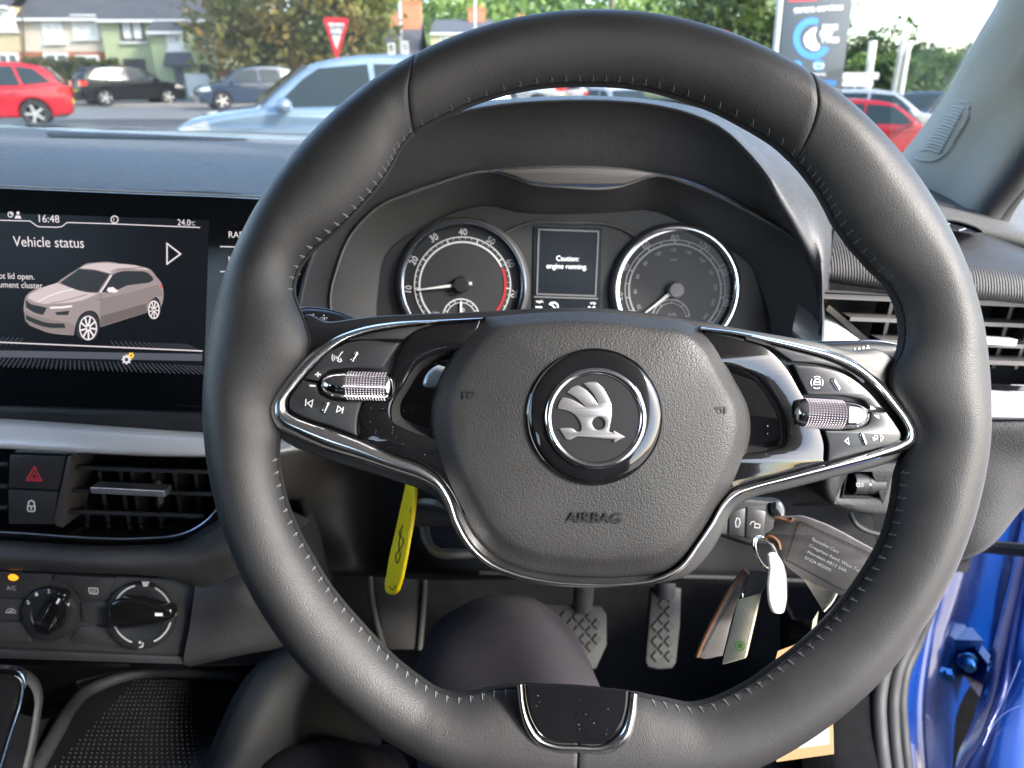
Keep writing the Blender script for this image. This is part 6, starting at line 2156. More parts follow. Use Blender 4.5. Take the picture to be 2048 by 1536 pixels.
def street_car(label, paint, x, y, heading, L=4.3, H=1.55, W=1.78, group='cars along the street and in the lot', hatch=1.0, hub=None, z=None):
    z0 = gz(x, y) + .03 if z is None else z
    t = thing('parked_car', label, 'car', (x, y, z0), group)
    c, s = math.cos(heading), math.sin(heading)
    kx, kz, w = L / 4.4, H / 1.58, W / 2

    def T(px, pz, hy):
        return Vector((x + (px * c - hy * s), y + (px * s + hy * c), z0 + pz))

    def fb(v, h):
        tap = 1 - 0.10 * sstep(1.2 * kx, 2.2 * kx, abs(v.x)) - 0.05 * max(0, .55 - v.y / kz)
        return T(v.x, v.y, h * tap)

    def fc(v, h):
        return T(v.x, v.y, h * (1 - .27 * max(0, v.y / kz - .92) / .66) * (1 - .06 * sstep(.3, 2, abs(v.x))))
    arch = lambda cx: [((cx + .37 * math.cos(a)) , (.33 + .37 * math.sin(a))) for a in [PI * (1.08 - i / 10 * 1.16) for i in range(11)]]
    out = [(-2.14, .30)] + [(p[0], p[1]) for p in arch(-1.32)] + [(p[0], p[1]) for p in arch(1.36)] + [(2.10, .26), (2.2, .42), (2.2, .62), (2.13, .78), (1.95, .87), (1.6, .93), (1.15, .99), (-1.0, 1.02), (-2.0, 1.05), (-2.14, .98), (-2.2, .72), (-2.2, .45)]
    O = [Vector((p[0] * kx, p[1] * kz)) for p in out]
    m = MB()
    for sg in (1, -1):
        m.slab2(O, [], fb, 0, sg * w, .07, back=False, seg=3)
    cab = spl([(1.22, .97, 'c'), (.85, 1.26), (.50, 1.47), (.15, 1.55), (-.6, 1.585), (-1.3, 1.55), (-1.72 * hatch, 1.44), (-2.0 * hatch, 1.2), (-2.08, 1.0, 'c')], True, 3)
    Cb = [Vector((p.x * kx, p.y * kz)) for p in cab]
    for sg in (1, -1):
        m.slab2(Cb, [], fc, 0, sg * w * .96, .06, back=False, seg=3)
    m.build('body', paint, t, smooth=40)
    sw = [[(1.02, 1.00), (.66, 1.30), (.45, 1.425), (-.15, 1.475), (-.17, 1.01)], [(-.25, 1.01), (-.23, 1.478), (-1.0, 1.48), (-1.12, 1.03)], [(-1.20, 1.035), (-1.08, 1.475), (-1.45, 1.43), (-1.80 * hatch, 1.10)]]
    for sg in (1, -1):
        m = MB()
        for poly in sw:
            P = [Vector((p[0] * kx, p[1] * kz)) for p in poly]
            m.slab2(P, [], fc, sg * (w * .96 - .03), sg * (w * .96 + .012), 0, back=False)
        m.build('window', CARGLASS, t, smooth=0)
    for nm, a, b, sx in (('windscreen', (1.16, 1.02), (.58, 1.44), 1), ('rear_window', (-2.05, 1.08), (-1.74 * hatch, 1.44), -1)):
        m = MB()
        for (q0, q1) in ((a, b),):
            ww0, ww1 = w * .86, w * .68
            o = .035 * sx
            V = [T(q0[0] * kx + o, q0[1] * kz + .02, ww0), T(q0[0] * kx + o, q0[1] * kz + .02, -ww0), T(q1[0] * kx + o, q1[1] * kz + .03, -ww1), T(q1[0] * kx + o, q1[1] * kz + .03, ww1)]
            d = T(-.05 * sx, -.03, 0) - T(0, 0, 0)
            m.add(V + [v + d for v in V], [(0, 1, 2, 3), (4, 5, 6, 7), (0, 1, 5, 4), (1, 2, 6, 5), (2, 3, 7, 6), (3, 0, 4, 7)])
        m.build(nm, CARGLASS, t, smooth=0)
    for cx in (-1.32, 1.36):
        for sg in (1, -1):
            o = T(cx * kx, .33 * kz, sg * (w - .20))
            ax = T(0, 0, sg) - T(0, 0, 0)
            m = MB()
            r = .335 * kz
            m.lathe(o, ax, [(.05, 0), (r * .97, 0), (r, .03), (r, .17), (r * .95, .20), (r * .7, .195)], 24)
            wh = m.build('wheel', TYRE, t, smooth=40)
            m = MB()
            m.lathe(o, ax, [(r * .70, .19), (r * .68, .205), (r * .62, .175)], 24)
            for i in range(5):
                a = 2 * PI * i / 5
                u = T(math.cos(a), math.sin(a), 0) - T(0, 0, 0)
                v = T(-math.sin(a), math.cos(a), 0) - T(0, 0, 0)
                m.box(o + ax * .185 + u * r * .35, u * r * .32, v * r * .10, ax * .012)
            m.lathe(o, ax, [(r * .16, .2), (0.0001, .2)], 12)
            m.build('rim', hub or ALLOY, wh, smooth=40)
    for sg in (1, -1):
        m = MB()
        m.slab2([Vector((p[0] * kx, p[1] * kz)) for p in ((1.75, .70), (2.10, .66), (2.19, .72), (2.05, .80), (1.80, .86))], [], fb, sg * w * .6, sg * (w + .004), 0, back=False)
        m.build('headlight', LAMP, t, smooth=0)
        m = MB()
        m.slab2([Vector((p[0] * kx, p[1] * kz)) for p in ((-2.21, .78), (-1.92, .84), (-1.96, .98), (-2.19, 1.0))], [], fb, sg * w * .55, sg * (w + .006), 0, back=False)
        m.build('tail_light', LAMPR, t, smooth=0)
        m = MB()
        cm = T(.92 * kx, 1.02 * kz, sg * (w + .10))
        m.blob(cm, .11, 10, 6, sq=(.9, .9, .75))
        m.build('door_mirror', paint, t, smooth=60)
        m = MB()
        for hx in (.05, -.95):
            m.box(T(hx * kx, .84 * kz, sg * (w + .005)), T(.09, 0, 0) - T(0, 0, 0), T(0, .015, 0) - T(0, 0, 0), T(0, 0, .02) - T(0, 0, 0))
        m.build('door_handle', paint, t, smooth=0)
    m = MB()
    m.box(T(-2.21 * kx, .62 * kz, 0), T(.01, 0, 0) - T(0, 0, 0), T(0, .055, 0) - T(0, 0, 0), T(0, 0, .26) - T(0, 0, 0))
    m.build('number_plate', PLATEY, t, smooth=0)
    m = MB()
    m.box(T(0, .30 * kz, 0), T(2.0 * kx, 0, 0) - T(0, 0, 0), T(0, .07, 0) - T(0, 0, 0), T(0, 0, w * .9) - T(0, 0, 0))
    m.build('underside', BLACKP, t, smooth=0)
    return t


def paint(name, col, metal=0.2, rough=0.25):
    return pbr(name, col, rough, metal, coat=1.0)


P_RED = pbr('red_paint', (0.42, 0.004, 0.014), 0.3, coat=0.3)
P_BLK = pbr('black_paint', (0.006, 0.007, 0.009), 0.35, spec=0.3)
P_SLV = paint('pale_blue_paint', (0.24, 0.34, 0.45), 0.35)
P_NAV = paint('navy_paint', (0.02, 0.04, 0.075))
P_WHT = paint('white_paint', (0.75, 0.76, 0.76), 0.0)
P_SIL = paint('silver_car_paint', (0.6, 0.61, 0.62), 0.5)


def place(px, Y, py=200):
    return OUT(px, py, Y).x


street_car('red hatchback cut by the left edge, nearest car on the left', P_RED, place(-46, 20), 20, PI + R(26), L=4.2, H=1.5)
street_car('black estate car parked at the kerb in front of the hedge', P_BLK, place(262, 38), 38, R(44), L=4.6, H=1.72, W=1.9)
street_car('pale silver blue hatchback in front of the give way sign', P_SLV, place(700, 10), 10.0, PI + R(19), L=4.1, H=1.50, z=-.12)
street_car('dark blue car mostly hidden behind the silver blue hatchback', P_NAV, place(505, 33), 33, PI + R(30), L=4.3, H=1.62)
rc = street_car('red car with a yellow front corner, low in the lot at the right', P_RED, place(1740, 20.0), 20.0, R(-14), L=4.1, H=1.50, W=1.75)
street_car('silver car with white bonnet directly behind the red car in the lot', P_SIL, place(1745, 24.5), 24.5, R(-16), L=4.6, H=1.70)
street_car('dark car at the back of the lot against the pillar', P_NAV, place(1890, 30), 30, R(-20), L=4.4, H=1.55)
street_car('white car seen under the top of the wheel rim, left one', P_WHT, place(1095, 30), 30, R(150), L=4.2, H=1.5)
street_car('white car seen under the top of the wheel rim, right one', P_WHT, place(1195, 29), 29, R(120), L=4.2, H=1.5)
street_car('silver car furthest left in the gap under the wheel rim', P_SIL, place(1010, 28), 28, R(170), L=4.2, H=1.5)
# yellow corner panel of the red car
m = MB()
p0 = Vector(rc.location)
for sg in (-1,):
    m.box(p0 + Vector((1.93, -.80, .62)), Vector((.14, .02, 0)), Vector((-.01, .10, 0)), Vector((.03, 0, .28)))
m.build('corner_panel', PLATEY, rc, smooth=0)

# ---------------------------------------------------------------- houses
SLATE = pbr('roof_slate', (0.085, 0.088, 0.095), 0.7, bump=[('wavez', 9, .5, .02)], var=(1.2, .15))
CREAMW = pbr('cream_render', (0.55, 0.47, 0.28), 0.85, var=(.6, .06))
GREENW = pbr('pale_green_render', (0.42, 0.47, 0.27), 0.85, var=(.6, .06))
WHITEW = pbr('white_render', (0.58, 0.53, 0.42), 0.85, var=(.6, .05))
BRICK = pbr('red_brick', (0.40, 0.15, 0.08), 0.85, var=(5, .25))
CHIM = pbr('chimney_brick', (0.46, 0.17, 0.09), 0.85, var=(4, .2))
UPVC = pbr('white_frame', (0.78, 0.78, 0.76), 0.45)
DARKF = pbr('dark_frame', (0.08, 0.07, 0.06), 0.5)
PANE = pbr('window_pane', (0.10, 0.12, 0.13), 0.06, spec=0.8)
CURT = pbr('pale_blind', (0.75, 0.74, 0.70), 0.8)
DOORC = pbr('grey_door', (0.12, 0.13, 0.15), 0.5)


def house(name, label, X0, X1, Yf, zb, ze, depth, zr, wall, wins=(), brick=None, hip=(0, 0), chim=(), group=None, rot=0, doors=()):
    """front wall at Y=Yf facing us; wins = (x0, z0, x1, z1, frame material, blind?)"""
    t = thing(name, label, 'house', ((X0 + X1) / 2, Yf, zb), group)
    m = MB()
    zs = brick if brick else zb
    cx = (X0 + X1) / 2
    m.box(Vector((cx, Yf + depth / 2, (zs + ze) / 2)), Vector(((X1 - X0) / 2, 0, 0)), Vector((0, depth / 2, 0)), Vector((0, 0, (ze - zs) / 2)))
    if not any(hip):
        for X in (X0, X1):
            m.add([Vector((X, Yf, ze)), Vector((X, Yf + depth, ze)), Vector((X, Yf + depth / 2, zr))], [(0, 1, 2)])
    m.build('wall', wall, t, smooth=0)
    if brick:
        m = MB()
        m.box(Vector((cx, Yf + depth / 2, (zb + brick) / 2)), Vector(((X1 - X0) / 2 + .02, 0, 0)), Vector((0, depth / 2 + .02, 0)), Vector((0, 0, (brick - zb) / 2)))
        m.build('brick_base', BRICK, t, smooth=0)
    m = MB()
    e = .3
    a0, a1 = X0 - e * (hip[0] > 0), X1 + e * (hip[1] > 0)
    r0, r1 = X0 + hip[0], X1 - hip[1]
    F = [Vector((a0, Yf - e, ze - .02)), Vector((a1, Yf - e, ze - .02)), Vector((r1, Yf + depth / 2, zr)), Vector((r0, Yf + depth / 2, zr))]
    Bk = [Vector((a0, Yf + depth + e, ze - .02)), Vector((a1, Yf + depth + e, ze - .02))]
    up = Vector((0, 0, .15))
    m.add(F + Bk, [(0, 1, 2, 3), (4, 3, 2, 5), (0, 3, 4), (1, 5, 2)])
    m.add([p - up for p in (F[0], F[1])] + [F[0], F[1]], [(0, 1, 3, 2)])
    m.build('roof', SLATE, t, smooth=0)
    m = MB()
    m.box(Vector(((a0 + a1) / 2, Yf - e - .03, ze - .08)), Vector(((a1 - a0) / 2, 0, 0)), Vector((0, .05, 0)), Vector((0, 0, .07)))
    m.build('gutter', UPVC, t, smooth=0)
    for (x0, z0, x1, z1, fm, bl) in wins:
        m = MB()
        yy = Yf - .03
        bw = .07
        for (c_, hx, hz) in ((Vector(((x0 + x1) / 2, yy, z0)), (x1 - x0) / 2 + bw, bw), (Vector(((x0 + x1) / 2, yy, z1)), (x1 - x0) / 2 + bw, bw), (Vector((x0, yy, (z0 + z1) / 2)), bw, (z1 - z0) / 2 - bw), (Vector((x1, yy, (z0 + z1) / 2)), bw, (z1 - z0) / 2 - bw), (Vector(((x0 + x1) / 2, yy, (z0 + z1) / 2)), bw * .7, (z1 - z0) / 2 - bw)):
            m.box(c_, Vector((hx, 0, 0)), Vector((0, .06, 0)), Vector((0, 0, hz)))
        w = m.build('window', fm, t, smooth=0)
        m = MB()
        m.box(Vector(((x0 + x1) / 2, Yf - .005, (z0 + z1) / 2)), Vector(((x1 - x0) / 2 - .03, 0, 0)), Vector((0, .02, 0)), Vector((0, 0, (z1 - z0) / 2 - .03)))
        m.build('pane', CURT if bl else PANE, w, smooth=0)
        m = MB()
        m.box(Vector(((x0 + x1) / 2, Yf - .08, z0 - .14)), Vector(((x1 - x0) / 2 + .15, 0, 0)), Vector((0, .1, 0)), Vector((0, 0, .05)))
        m.build('sill', UPVC, w, smooth=0)
    for (x0, x1, z1, dm) in doors:
        m = MB()
        m.box(Vector(((x0 + x1) / 2, Yf - .03, (zb + z1) / 2)), Vector(((x1 - x0) / 2, 0, 0)), Vector((0, .05, 0)), Vector((0, 0, (z1 - zb) / 2)))
        m.build('door', dm, t, smooth=0)
    for (x, zt, hw) in chim:
        m = MB()
        m.box(Vector((x, Yf + depth / 2, (zr + zt) / 2 - .3)), Vector((hw, 0, 0)), Vector((0, hw, 0)), Vector((0, 0, (zt - zr) / 2 + .3)))
        m.box(Vector((x, Yf + depth / 2, zt + .06)), Vector((hw + .08, 0, 0)), Vector((0, hw + .08, 0)), Vector((0, 0, .07)))
        for dx in (-.2, .2):
            m.lathe(Vector((x + dx * hw * 2, Yf + depth / 2, zt + .12)), Vector((0, 0, 1)), [(.12, 0), (.1, .4), (.12, .42), (.0001, .42)], 10)
        m.build('chimney', CHIM, t, smooth=0)
    return t


YH = 46.0
hx = lambda px, py=120, Y=YH: OUT(px, py, Y).x
hz = lambda py, px=200, Y=YH: OUT(px, py, Y).z


def wn(a, b, c, d, Y=YH, fm=None, bl=0):
    return (hx(a, b, Y), hz(d, a, Y), hx(c, b, Y), hz(b, a, Y), fm or UPVC, bl)


house('terraced_house', 'cream end house with brick base cut by the left edge', hx(-170), hx(46), YH, .05, hz(12), 8, hz(-95), CREAMW, [wn(-14, 18, 24, 58, bl=1), wn(-5, 108, 34, 148), wn(-110, 20, -60, 60)], brick=hz(103), group='houses along the left street', chim=[(hx(-60), hz(-120), .5)])
house('terraced_house', 'white rendered house with brick base between cream and green houses', hx(48), hx(214), YH + .25, .05, hz(36), 8, hz(-80), WHITEW, [wn(86, 46, 120, 82, YH + .25, bl=1), wn(144, 32, 190, 74, YH + .25, bl=1), wn(90, 108, 134, 130, YH + .25), wn(152, 113, 196, 131, YH + .25)], brick=hz(103), group='houses along the left street')
house('terraced_house', 'pale green rendered house with hipped slate roof and porch', hx(216), hx(446), YH - .2, .05, hz(40), 8, hz(-70), GREENW, [wn(240, 40, 283, 80, YH - .2, DARKF, 1), wn(386, 55, 412, 88, YH - .2, DARKF), wn(250, 120, 288, 150, YH - .2, DARKF), wn(390, 132, 418, 156, YH - .2, DARKF)], hip=(0, 4.0), group='houses along the left street', doors=[(hx(349, 150, YH - .2), hx(366, 150, YH - .2), hz(130, 350, YH - .2), DOORC)])
by = YH - 1.4
bay = house('house_bay', 'green two-storey bay with a slate lean-to porch on the green house', hx(304, 100, by), hx(377, 100, by), by, .05, hz(63, 330, by), 1.4, hz(40, 330, by), GREENW, [wn(335, 68, 362, 97, by, UPVC, 1)], doors=[(hx(350, 150, by), hx(366, 150, by), hz(130, 350, by), DOORC)])
m = MB()
pa, pb = OUT(326, 127, by - .9), OUT(390, 129, by - .9)
pc, pd = OUT(383, 105, by - .05), OUT(333, 103, by - .05)
m.add([pa, pb, pc, pd] + [p - Vector((0, 0, .18)) for p in (pa, pb, pc, pd)], [(0, 1, 2, 3), (4, 5, 6, 7), (0, 1, 5, 4), (1, 2, 6, 5), (3, 0, 4, 7)])
m.build('porch_roof', SLATE, bay, smooth=0)
m = MB()
m.box(OUT(397, 173, 43.6), Vector((.62, 0, 0)), Vector((0, .05, 0)), Vector((0, 0, .55)))
m.box(OUT(397, 173, 43.6) + Vector((0, 0, .6)), Vector((.66, 0, 0)), Vector((0, .07, 0)), Vector((0, 0, .04)))
gt = m.build('garden_gate', UPVC, smooth=0)
tag(gt, 'white solid garden gate in front of the green house', 'gate')
m = MB()
m.tube([OUT(44, 10, YH - .1), OUT(50, 160, YH - .1)], .06, 8)
dp_ = m.build('drainpipe', pbr('brown_pipe', (.12, .08, .06), .5), smooth=60)
tag(dp_, 'brown drainpipe between the cream and white houses', 'drainpipe')
Y2 = 78.0
w2 = lambda a, b, c, d, Y=Y2, bl=0: wn(a, b, c, d, Y, UPVC, bl)
house('detached_house', 'low white house half hidden behind the give way sign and tree', hx(606, 100, 66), hx(716, 100, 66), 66, 0, hz(78, 650, 66), 8, hz(38, 650, 66), WHITEW, [w2(640, 88, 660, 104, 66)], group='houses in the middle distance')
house('detached_house', 'white house with slate roof and tall orange chimney, middle distance', hx(760, 100, Y2), hx(838, 100, Y2), Y2, 0, hz(74, 800), 9, hz(40, 800, Y2), WHITEW, [w2(777, 88, 788, 106), w2(804, 84, 815, 104)], group='houses in the middle distance', chim=[(hx(823, 40, Y2 + 4), hz(6, 820, Y2 + 4), .9), (hx(786, 40, Y2 + 4), hz(28, 790, Y2 + 4), .7)])
house('detached_house', 'cream house with slate roof behind the top left of the rim', hx(862, 100, Y2), hx(985, 100, Y2), Y2, 0, hz(66, 900, Y2), 9, hz(32, 900, Y2), CREAMW, [w2(882, 74, 896, 92), w2(920, 74, 934, 92)], group='houses in the middle distance', chim=[(hx(953, 30, Y2 + 4), hz(20, 950, Y2 + 4), .8)])
house('detached_house', 'cream house furthest right, its roof just above the rim', hx(1000, 100, Y2 + 8), hx(1200, 100, Y2 + 8), Y2 + 8, 0, hz(80, 1050, Y2 + 8), 9, hz(50, 1050, Y2 + 8), CREAMW, [w2(1020, 90, 1040, 104, Y2 + 8)], group='houses in the middle distance', chim=[(hx(1043, 40, Y2 + 12), hz(38, 1040, Y2 + 12), .6)])

# ---------------------------------------------------------------- foliage


def foliage(name, cols, scale=1.2):
    mt = bpy.data.materials.new(name)
    mt.use_nodes = True
    nt = mt.node_tree
    b = nt.nodes['Principled BSDF']
    b.inputs['Roughness'].default_value = .6
    tc = nt.nodes.new('ShaderNodeTexCoord')
    n1 = nt.nodes.new('ShaderNodeTexNoise')
    n1.inputs['Scale'].default_value = scale
    n1.inputs['Detail'].default_value = 6
    nt.links.new(tc.outputs['Object'], n1.inputs['Vector'])
    cr = nt.nodes.new('ShaderNodeValToRGB')
    el = cr.color_ramp.elements
    el[0].position = .35; el[0].color = (*cols[0], 1)
    el[1].position = .65; el[1].color = (*cols[-1], 1)
    for i, c in enumerate(cols[1:-1]):
        e = el.new(.35 + .3 * (i + 1) / (len(cols) - 1)); e.color = (*c, 1)
    nt.links.new(n1.outputs['Fac'], cr.inputs[0])
    nt.links.new(cr.outputs[0], b.inputs['Base Color'])
    tl = nt.nodes.new('ShaderNodeBsdfTranslucent')
    nt.links.new(cr.outputs[0], tl.inputs[0])
    mx = nt.nodes.new('ShaderNodeMixShader'); mx.inputs[0].default_value = .35
    out = [n for n in nt.nodes if n.type == 'OUTPUT_MATERIAL'][0]
    nt.links.new(b.outputs[0], mx.inputs[1]); nt.links.new(tl.outputs[0], mx.inputs[2])
    nt.links.new(mx.outputs[0], out.inputs['Surface'])
    return mt


BARK = pbr('bark', (0.10, 0.08, 0.06), 0.9, var=(6, .3))
F_BRZ = foliage('bronze_foliage', [(.06, .09, .02), (.14, .16, .03), (.20, .17, .04), (.27, .18, .045)], .5)
F_GRN = foliage('green_foliage', [(.02, .045, .012), (.05, .09, .02), (.09, .14, .03)], .4)
F_LGT = foliage('bright_foliage', [(.06, .11, .02), (.12, .19, .03), (.18, .24, .05)], .3)
F_HDG = foliage('hedge_foliage', [(.035, .05, .015), (.08, .095, .025), (.13, .12, .04)], 1.5)
F_WOOD = foliage('woodland_foliage', [(.06, .11, .03), (.13, .21, .05), (.22, .30, .07)], .06)
rnd = random.Random(3)


def leaf(m, c, s):
    a = Vector((rnd.uniform(-1, 1), rnd.uniform(-1, 1), rnd.uniform(-1, 1))).normalized()
    b = a.orthogonal().normalized()
    b = Matrix.Rotation(rnd.uniform(0, 2 * PI), 3, a) @ b
    d = a.cross(b)
    m.add([c - b * s, c + d * s * .55, c + b * s, c - d * s * .55], [(0, 1, 2, 3)])


def crown(m, c, rx, ry, rz, n, s, clumps=40, spread=.28):
    cc = []
    for i in range(clumps):
        while True:
            v = Vector((rnd.uniform(-1, 1), rnd.uniform(-1, 1), rnd.uniform(-1, 1)))
            if v.length < 1:
                break
        v = v.normalized() * (v.length ** .4) * .88
        cc.append((Vector((v.x * rx, v.y * ry, v.z * rz)), rnd.uniform(.6, 1.3)))
    for i in range(n):
        q, k = rnd.choice(cc)
        v = Vector((rnd.gauss(0, 1), rnd.gauss(0, 1), rnd.gauss(0, 1)))
        v = v.normalized() * min(v.length, 2) ** .6
        sp = spread * k
        leaf(m, c + q + Vector((v.x * rx * sp, v.y * ry * sp, v.z * rz * sp)), s * rnd.uniform(.6, 1.3))


def tree(label, base, c, r, fol, n, s, trunk_r=.25, group=None, clumps=40, name='tree'):
    t = thing(name, label, 'tree', tuple(base), group)
    m = MB()
    top = c + Vector((0, 0, r[2] * .3))
    m.tube([base, base.lerp(c, .5) + Vector((.15, 0, 0)), c, top], [trunk_r, trunk_r * .75, trunk_r * .5, .04], 10)
    for i in range(9):
        a = rnd.uniform(0, 2 * PI)
        st = base.lerp(c, rnd.uniform(.55, 1.1))
        en = c + Vector((math.cos(a) * r[0] * .7, math.sin(a) * r[1] * .7, rnd.uniform(-.3, .6) * r[2]))
        m.tube([st, st.lerp(en, .5) + Vector((0, 0, .2)), en], [trunk_r * .4, trunk_r * .22, .02], 6)
    m.build('trunk', BARK, t, smooth=60)
    m = MB()
    crown(m, c, *r, n, s, clumps)
    m.build('crown', fol, t, smooth=0)
    return t


Yt = 40
tree('large bronze and green tree right of the green house', Vector((OUT(585, 150, Yt).x, Yt, 0)), OUT(592, 18, Yt), (4.3, 4.0, 3.9), F_BRZ, 13000, .20, .3, clumps=70)
tree('dark green tree behind the garage services sign', Vector((OUT(1500, 150, 44).x, 44, -.8)), OUT(1490, 40, 44), (4.2, 3.5, 3.8), F_GRN, 7000, .24, .25, group='trees beyond the lot')
for (px, py, Y, r, f, lab) in ((1712, 146, 62, (2.6, 2.6, 2.4), F_GRN, 'round dark tree just right of the garage sign'), (1800, 134, 60, (2.5, 2.4, 3.0), F_GRN, 'tall dark tree beside the two pale poles'), (1868, 168, 55, (2.9, 2.4, 1.9), F_LGT, 'bright green tree nearest the grey pillar'), (1760, 150, 52, (2.4, 2, 1.3), F_LGT, 'low light green tree between the poles'), (1945, 160, 66, (2.6, 2.4, 2.2), F_GRN, 'dark tree partly behind the grey pillar'), (1600, 90, 70, (4, 3, 4), F_GRN, 'dark tree directly behind the garage sign')):
    b = OUT(px, 190, Y); b.z = -.9
    tree(lab, b, OUT(px, py, Y), r, f, 3000, .22, .18, group='trees beyond the lot', clumps=26)
# hedge
m = MB()
a, b = OUT(52, 165, 42.4), OUT(240, 165, 42.4)
for i in range(7000):
    x = rnd.uniform(a.x, b.x); y = 42.4 + rnd.gauss(0, .35); z = rnd.uniform(.05, 2.15)
    leaf(m, Vector((x, y, z + .12 * math.sin(x * 3))), .10)
hd = thing('hedge', 'dense green and brown garden hedge behind the black car', 'hedge', ((a.x + b.x) / 2, 42.4, 0))
m.build('foliage', F_HDG, hd, smooth=0)
m = MB()
for i in range(14):
    x = a.x + (b.x - a.x) * (i + .5) / 14
    m.tube([Vector((x, 42.4, 0)), Vector((x + .1, 42.4, 1.0)), Vector((x - .1, 42.4, 1.9))], [.05, .035, .01], 6)
m.build('stems', BARK, hd, smooth=60)
m = MB()
m.box(Vector((OUT(512, 150, 41.5).x, 41.5, .8)), Vector((2.0, 0, 0)), Vector((0, .12, 0)), Vector((0, 0, .8)))
m.box(Vector((OUT(512, 150, 41.5).x, 41.5, 1.63)), Vector((2.05, 0, 0)), Vector((0, .17, 0)), Vector((0, 0, .05)))
wl = m.build('garden_wall', BRICK, smooth=0)
tag(wl, 'brick garden wall below the bronze tree', 'wall')
# wooded hill
m = MB()
rows = []
for j in range(16):
    y = 105 + j * 9
    rows.append([Vector((-90 + i * 9, y, -1 + (17 * sstep(0, 10, j)) * (0.35 + .65 * sstep(-70, -5, -90 + i * 9)) * (1 - .9 * sstep(30, 62, -90 + i * 9)))) for i in range(22)])
m.grid(rows)
tag(m.build('hill', GRASS, smooth=60), kind='structure')
m = MB()
for i in range(620):
    k, jj = rnd.uniform(0, 20), rnd.uniform(0, 11)
    x, y = -90 + k * 9, 105 + jj * 9
    z = -1 + (17 * sstep(0, 10, jj)) * (0.35 + .65 * sstep(-70, -5, x)) * (1 - .9 * sstep(30, 62, x))
    r = rnd.uniform(2.2, 4.2)
    c = Vector((x, y, z + r * .7))
    for q in range(40):
        v = Vector((rnd.gauss(0, 1), rnd.gauss(0, 1), rnd.gauss(0, 1))).normalized() * rnd.uniform(.75, 1.05)
        leaf(m, c + v * r, rnd.uniform(.6, 1.0))
wd = m.build('woodland', F_WOOD, smooth=0)
tag(wd, 'green woodland covering the hill behind the houses', 'woodland', kind='stuff')

# ---------------------------------------------------------------- signs and posts
GAL = pbr('galvanised_steel', (0.42, 0.43, 0.42), 0.45, 0.5)
SWHITE = pbr('sign_white', (0.8, 0.8, 0.8), 0.4)
SRED = pbr('sign_red', (0.62, 0.02, 0.03), 0.4)
SBLK = pbr('sign_black', (0.02, 0.02, 0.02), 0.5)
gw = thing('give_way_sign', 'red and white triangular GIVE WAY sign on a post', 'road sign', (OUT(673, 110, 24).x, 24, 0))
GPn = Plane(OUT(673, 75, 24), Vector((0, -1, 0)))
m = MB()
m.plate(GPn, [Vector(p) for p in [(646, 38), (651, 34), (694, 36), (698, 40), (676, 117), (671, 117)]], -.02, 0, 0, ref=(673, 75))
m.build('panel', SRED, gw, smooth=0)
m = MB()
m.plate(GPn, [Vector(p) for p in [(656, 46), (689, 47.5), (673, 98)]], -.005, .006, 0, ref=(673, 75), back=False)
f_ = m.build('face', SWHITE, gw, smooth=0)
m = MB()
m.text(GPn, 'GIVE', 673, 55, 9, -2, .009, sx=1.05, bold=.03)
m.text(GPn, 'WAY', 673, 69, 8, -2, .009, sx=.95, bold=.03)
m.build('lettering', SBLK, f_, smooth=0)
m = MB()
p = OUT(673, 100, 24)
m.tube([Vector((p.x, 24.06, 0)), Vector((p.x, 24.06, p.z + .4))], .04, 10)
m.build('post', GAL, gw, smooth=60)
ne = thing('round_road_sign', 'round red-rimmed road sign just above the rim', 'road sign', (OUT(1446, 80, 26).x, 26, -.8))
NP = Plane(OUT(1446, 80, 26), Vector((0, -1, 0)))
k = NP.basis(1446, 80)[3]
m = MB()
m.lathe(NP.at(1446, 82), Vector((0, -1, 0)), [(19 * k, -.01), (19 * k, 0.004), (12 * k, .004)], 32)
m.build('panel', SRED, ne, smooth=30)
m = MB()
m.lathe(NP.at(1446, 82), Vector((0, -1, 0)), [(12 * k, .003), (.0001, .003)], 32)
m.build('face', SWHITE, ne, smooth=30)
m = MB()
p = NP.at(1446, 82)
m.tube([Vector((p.x, 26.06, -.8)), Vector((p.x, 26.06, p.z + .2))], .04, 10)
m.build('post', GAL, ne, smooth=60)

YS = 17.0
sg = thing('garage_sign', 'tall dark grey garage services totem sign with a blue tyre ring', 'sign', (OUT(1630, 100, YS).x, YS, -.85))
GS = Plane(OUT(1630, 90, YS), Vector((0.05, -1, 0)))
m = MB()
m.plate(GS, [Vector(p) for p in [(1574, -120), (1722, -120), (1706, 0), (1682, 190), (1664, 330), (1540, 330), (1560, 100)]], -.25, 0, .02, ref=(1630, 90))
pn = m.build('panel', pbr('sign_slate', (0.045, 0.06, 0.075), 0.45), sg, smooth=30)
m = MB()
m.fillpoly(GS, [(1576, -60), (1640, -60), (1634, 1), (1577, 3)], .006)
m.build('red_banner', SRED, pn, smooth=0)
m = MB()
m.text(GS, 'garage services', 1637, 16, 11, 4, .006, sx=1.02, bold=.02)
for t, x, y, s in (('SAME', 1660, 54, 9), ('DAY', 1653, 67, 9), ('TYRES', 1660, 80, 9), ('batteries', 1635, 148, 6.5), ('MOT', 1596, 148, 6), ('exhausts', 1660, 181, 6.5)):
    m.text(GS, t, x, y, s, 1, .006, bold=.02)
m.stroke(GS, [(1629, 128), (1647, 128), (1646, 136), (1629, 137)], 1.6, .007, True)
m.build('lettering', SWHITE, pn, smooth=0)
SBL = pbr('sign_blue', (0.03, 0.20, 0.62), 0.4)
m = MB()
m.arc(GS, 1625, 77, 32, 70, 330, 13, .006, 50, ry=35)
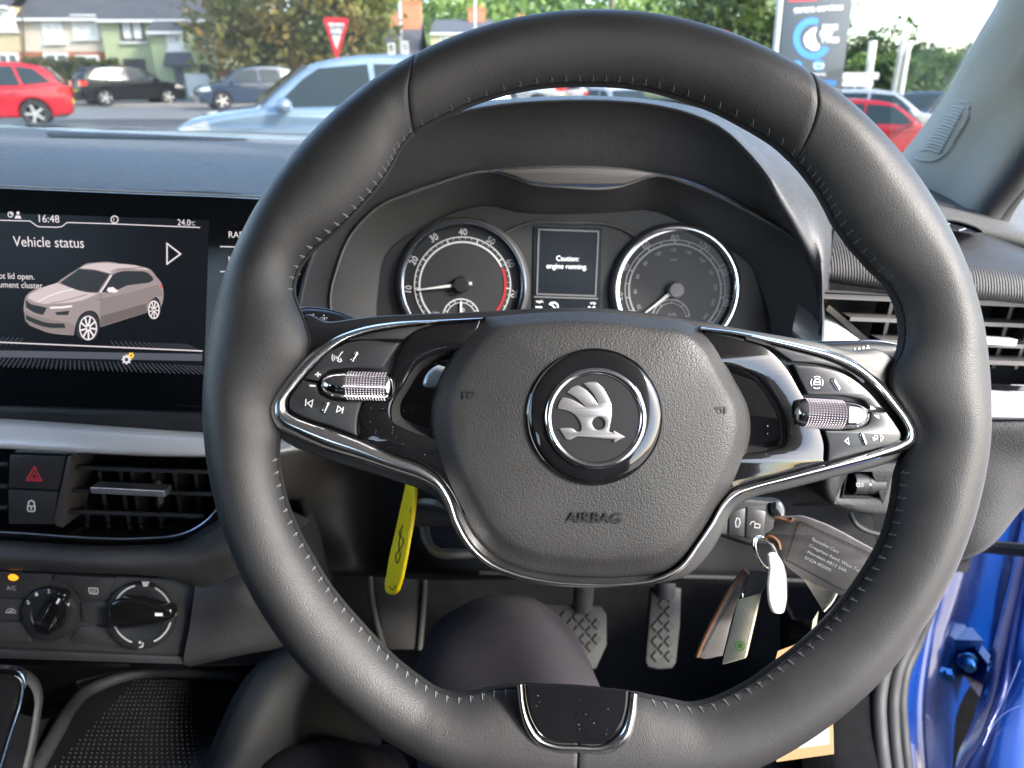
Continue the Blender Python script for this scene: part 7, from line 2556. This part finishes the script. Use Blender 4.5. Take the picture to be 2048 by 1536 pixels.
m.disc(GS, 1595, 130, 9, .006); m.disc(GS, 1637, 130, 11, .0055)
m.fillpoly(GS, [(1645, 160), (1672, 161), (1671, 172), (1645, 171)], .006)
m.build('blue_ring', SBL, pn, smooth=0)
m = MB()
m.fillpoly(GS, [(1634, 54), (1622, 58), (1611, 68), (1607, 80), (1612, 93), (1624, 101), (1637, 99), (1640, 92), (1632, 82), (1629, 70)], .0065)
m.build('tyre_picture', pbr('pale_grey', (.6, .62, .62), .5, bump=[('noise', 20, 1, .02)], var=(8, .25)), pn, smooth=0)


def post(label, px0, py0, px1, py1, Y, r, mat=None, zb=None, group='lamp and sign posts'):
    a, b = OUT(px0, py0, Y), OUT(px1, py1, Y)
    if zb is not None:
        d = (b - a)
        b = a + d * ((zb - a.z) / d.z)
    t = MB()
    t.tube([a, b], r, 10)
    o = t.build('post', mat or GAL, smooth=60, base=tuple(b))
    tag(o, label, 'post', group)


post('tall grey lamp post left of the orange chimneys', 797, -60, 802, 110, 50, .10, zb=0)
post('thin pole left of centre standing before the wood', 950, -60, 950, 30, 60, .09, zb=0)
post('brown wooden pole above the top of the rim', 1226, -60, 1222, 30, 60, .16, BARK, zb=-.8)
post('grey post beside the left edge of the garage sign', 1566, -60, 1548, 130, 16.6, .055, zb=-.85)
post('white post nearest the garage sign, in the lot', 1746, 82, 1736, 165, 30, .13, SWHITE, zb=-.85)
post('grey post, middle one of three in the lot', 1806, 78, 1790, 165, 30, .10, GAL, zb=-.85)
post('pale post, right one of the close pair in the lot', 1818, 82, 1804, 168, 30, .10, SWHITE, zb=-.85)
m = MB()
m.box(OUT(1712, 152, 27), Vector((.62, 0, 0)), Vector((0, .3, 0)), Vector((0, 0, .10)))
m.box(OUT(1712, 152, 27) - Vector((0, 0, .2)), Vector((.5, 0, 0)), Vector((0, .25, 0)), Vector((0, 0, .12)))
m.tube([OUT(1712, 160, 27), Vector((OUT(1712, 160, 27).x, 27, -.9))], .05, 8)
bx = m.build('bay_canopy', SWHITE, smooth=0)
tag(bx, 'small pale canopy standing behind the silver car', 'canopy')
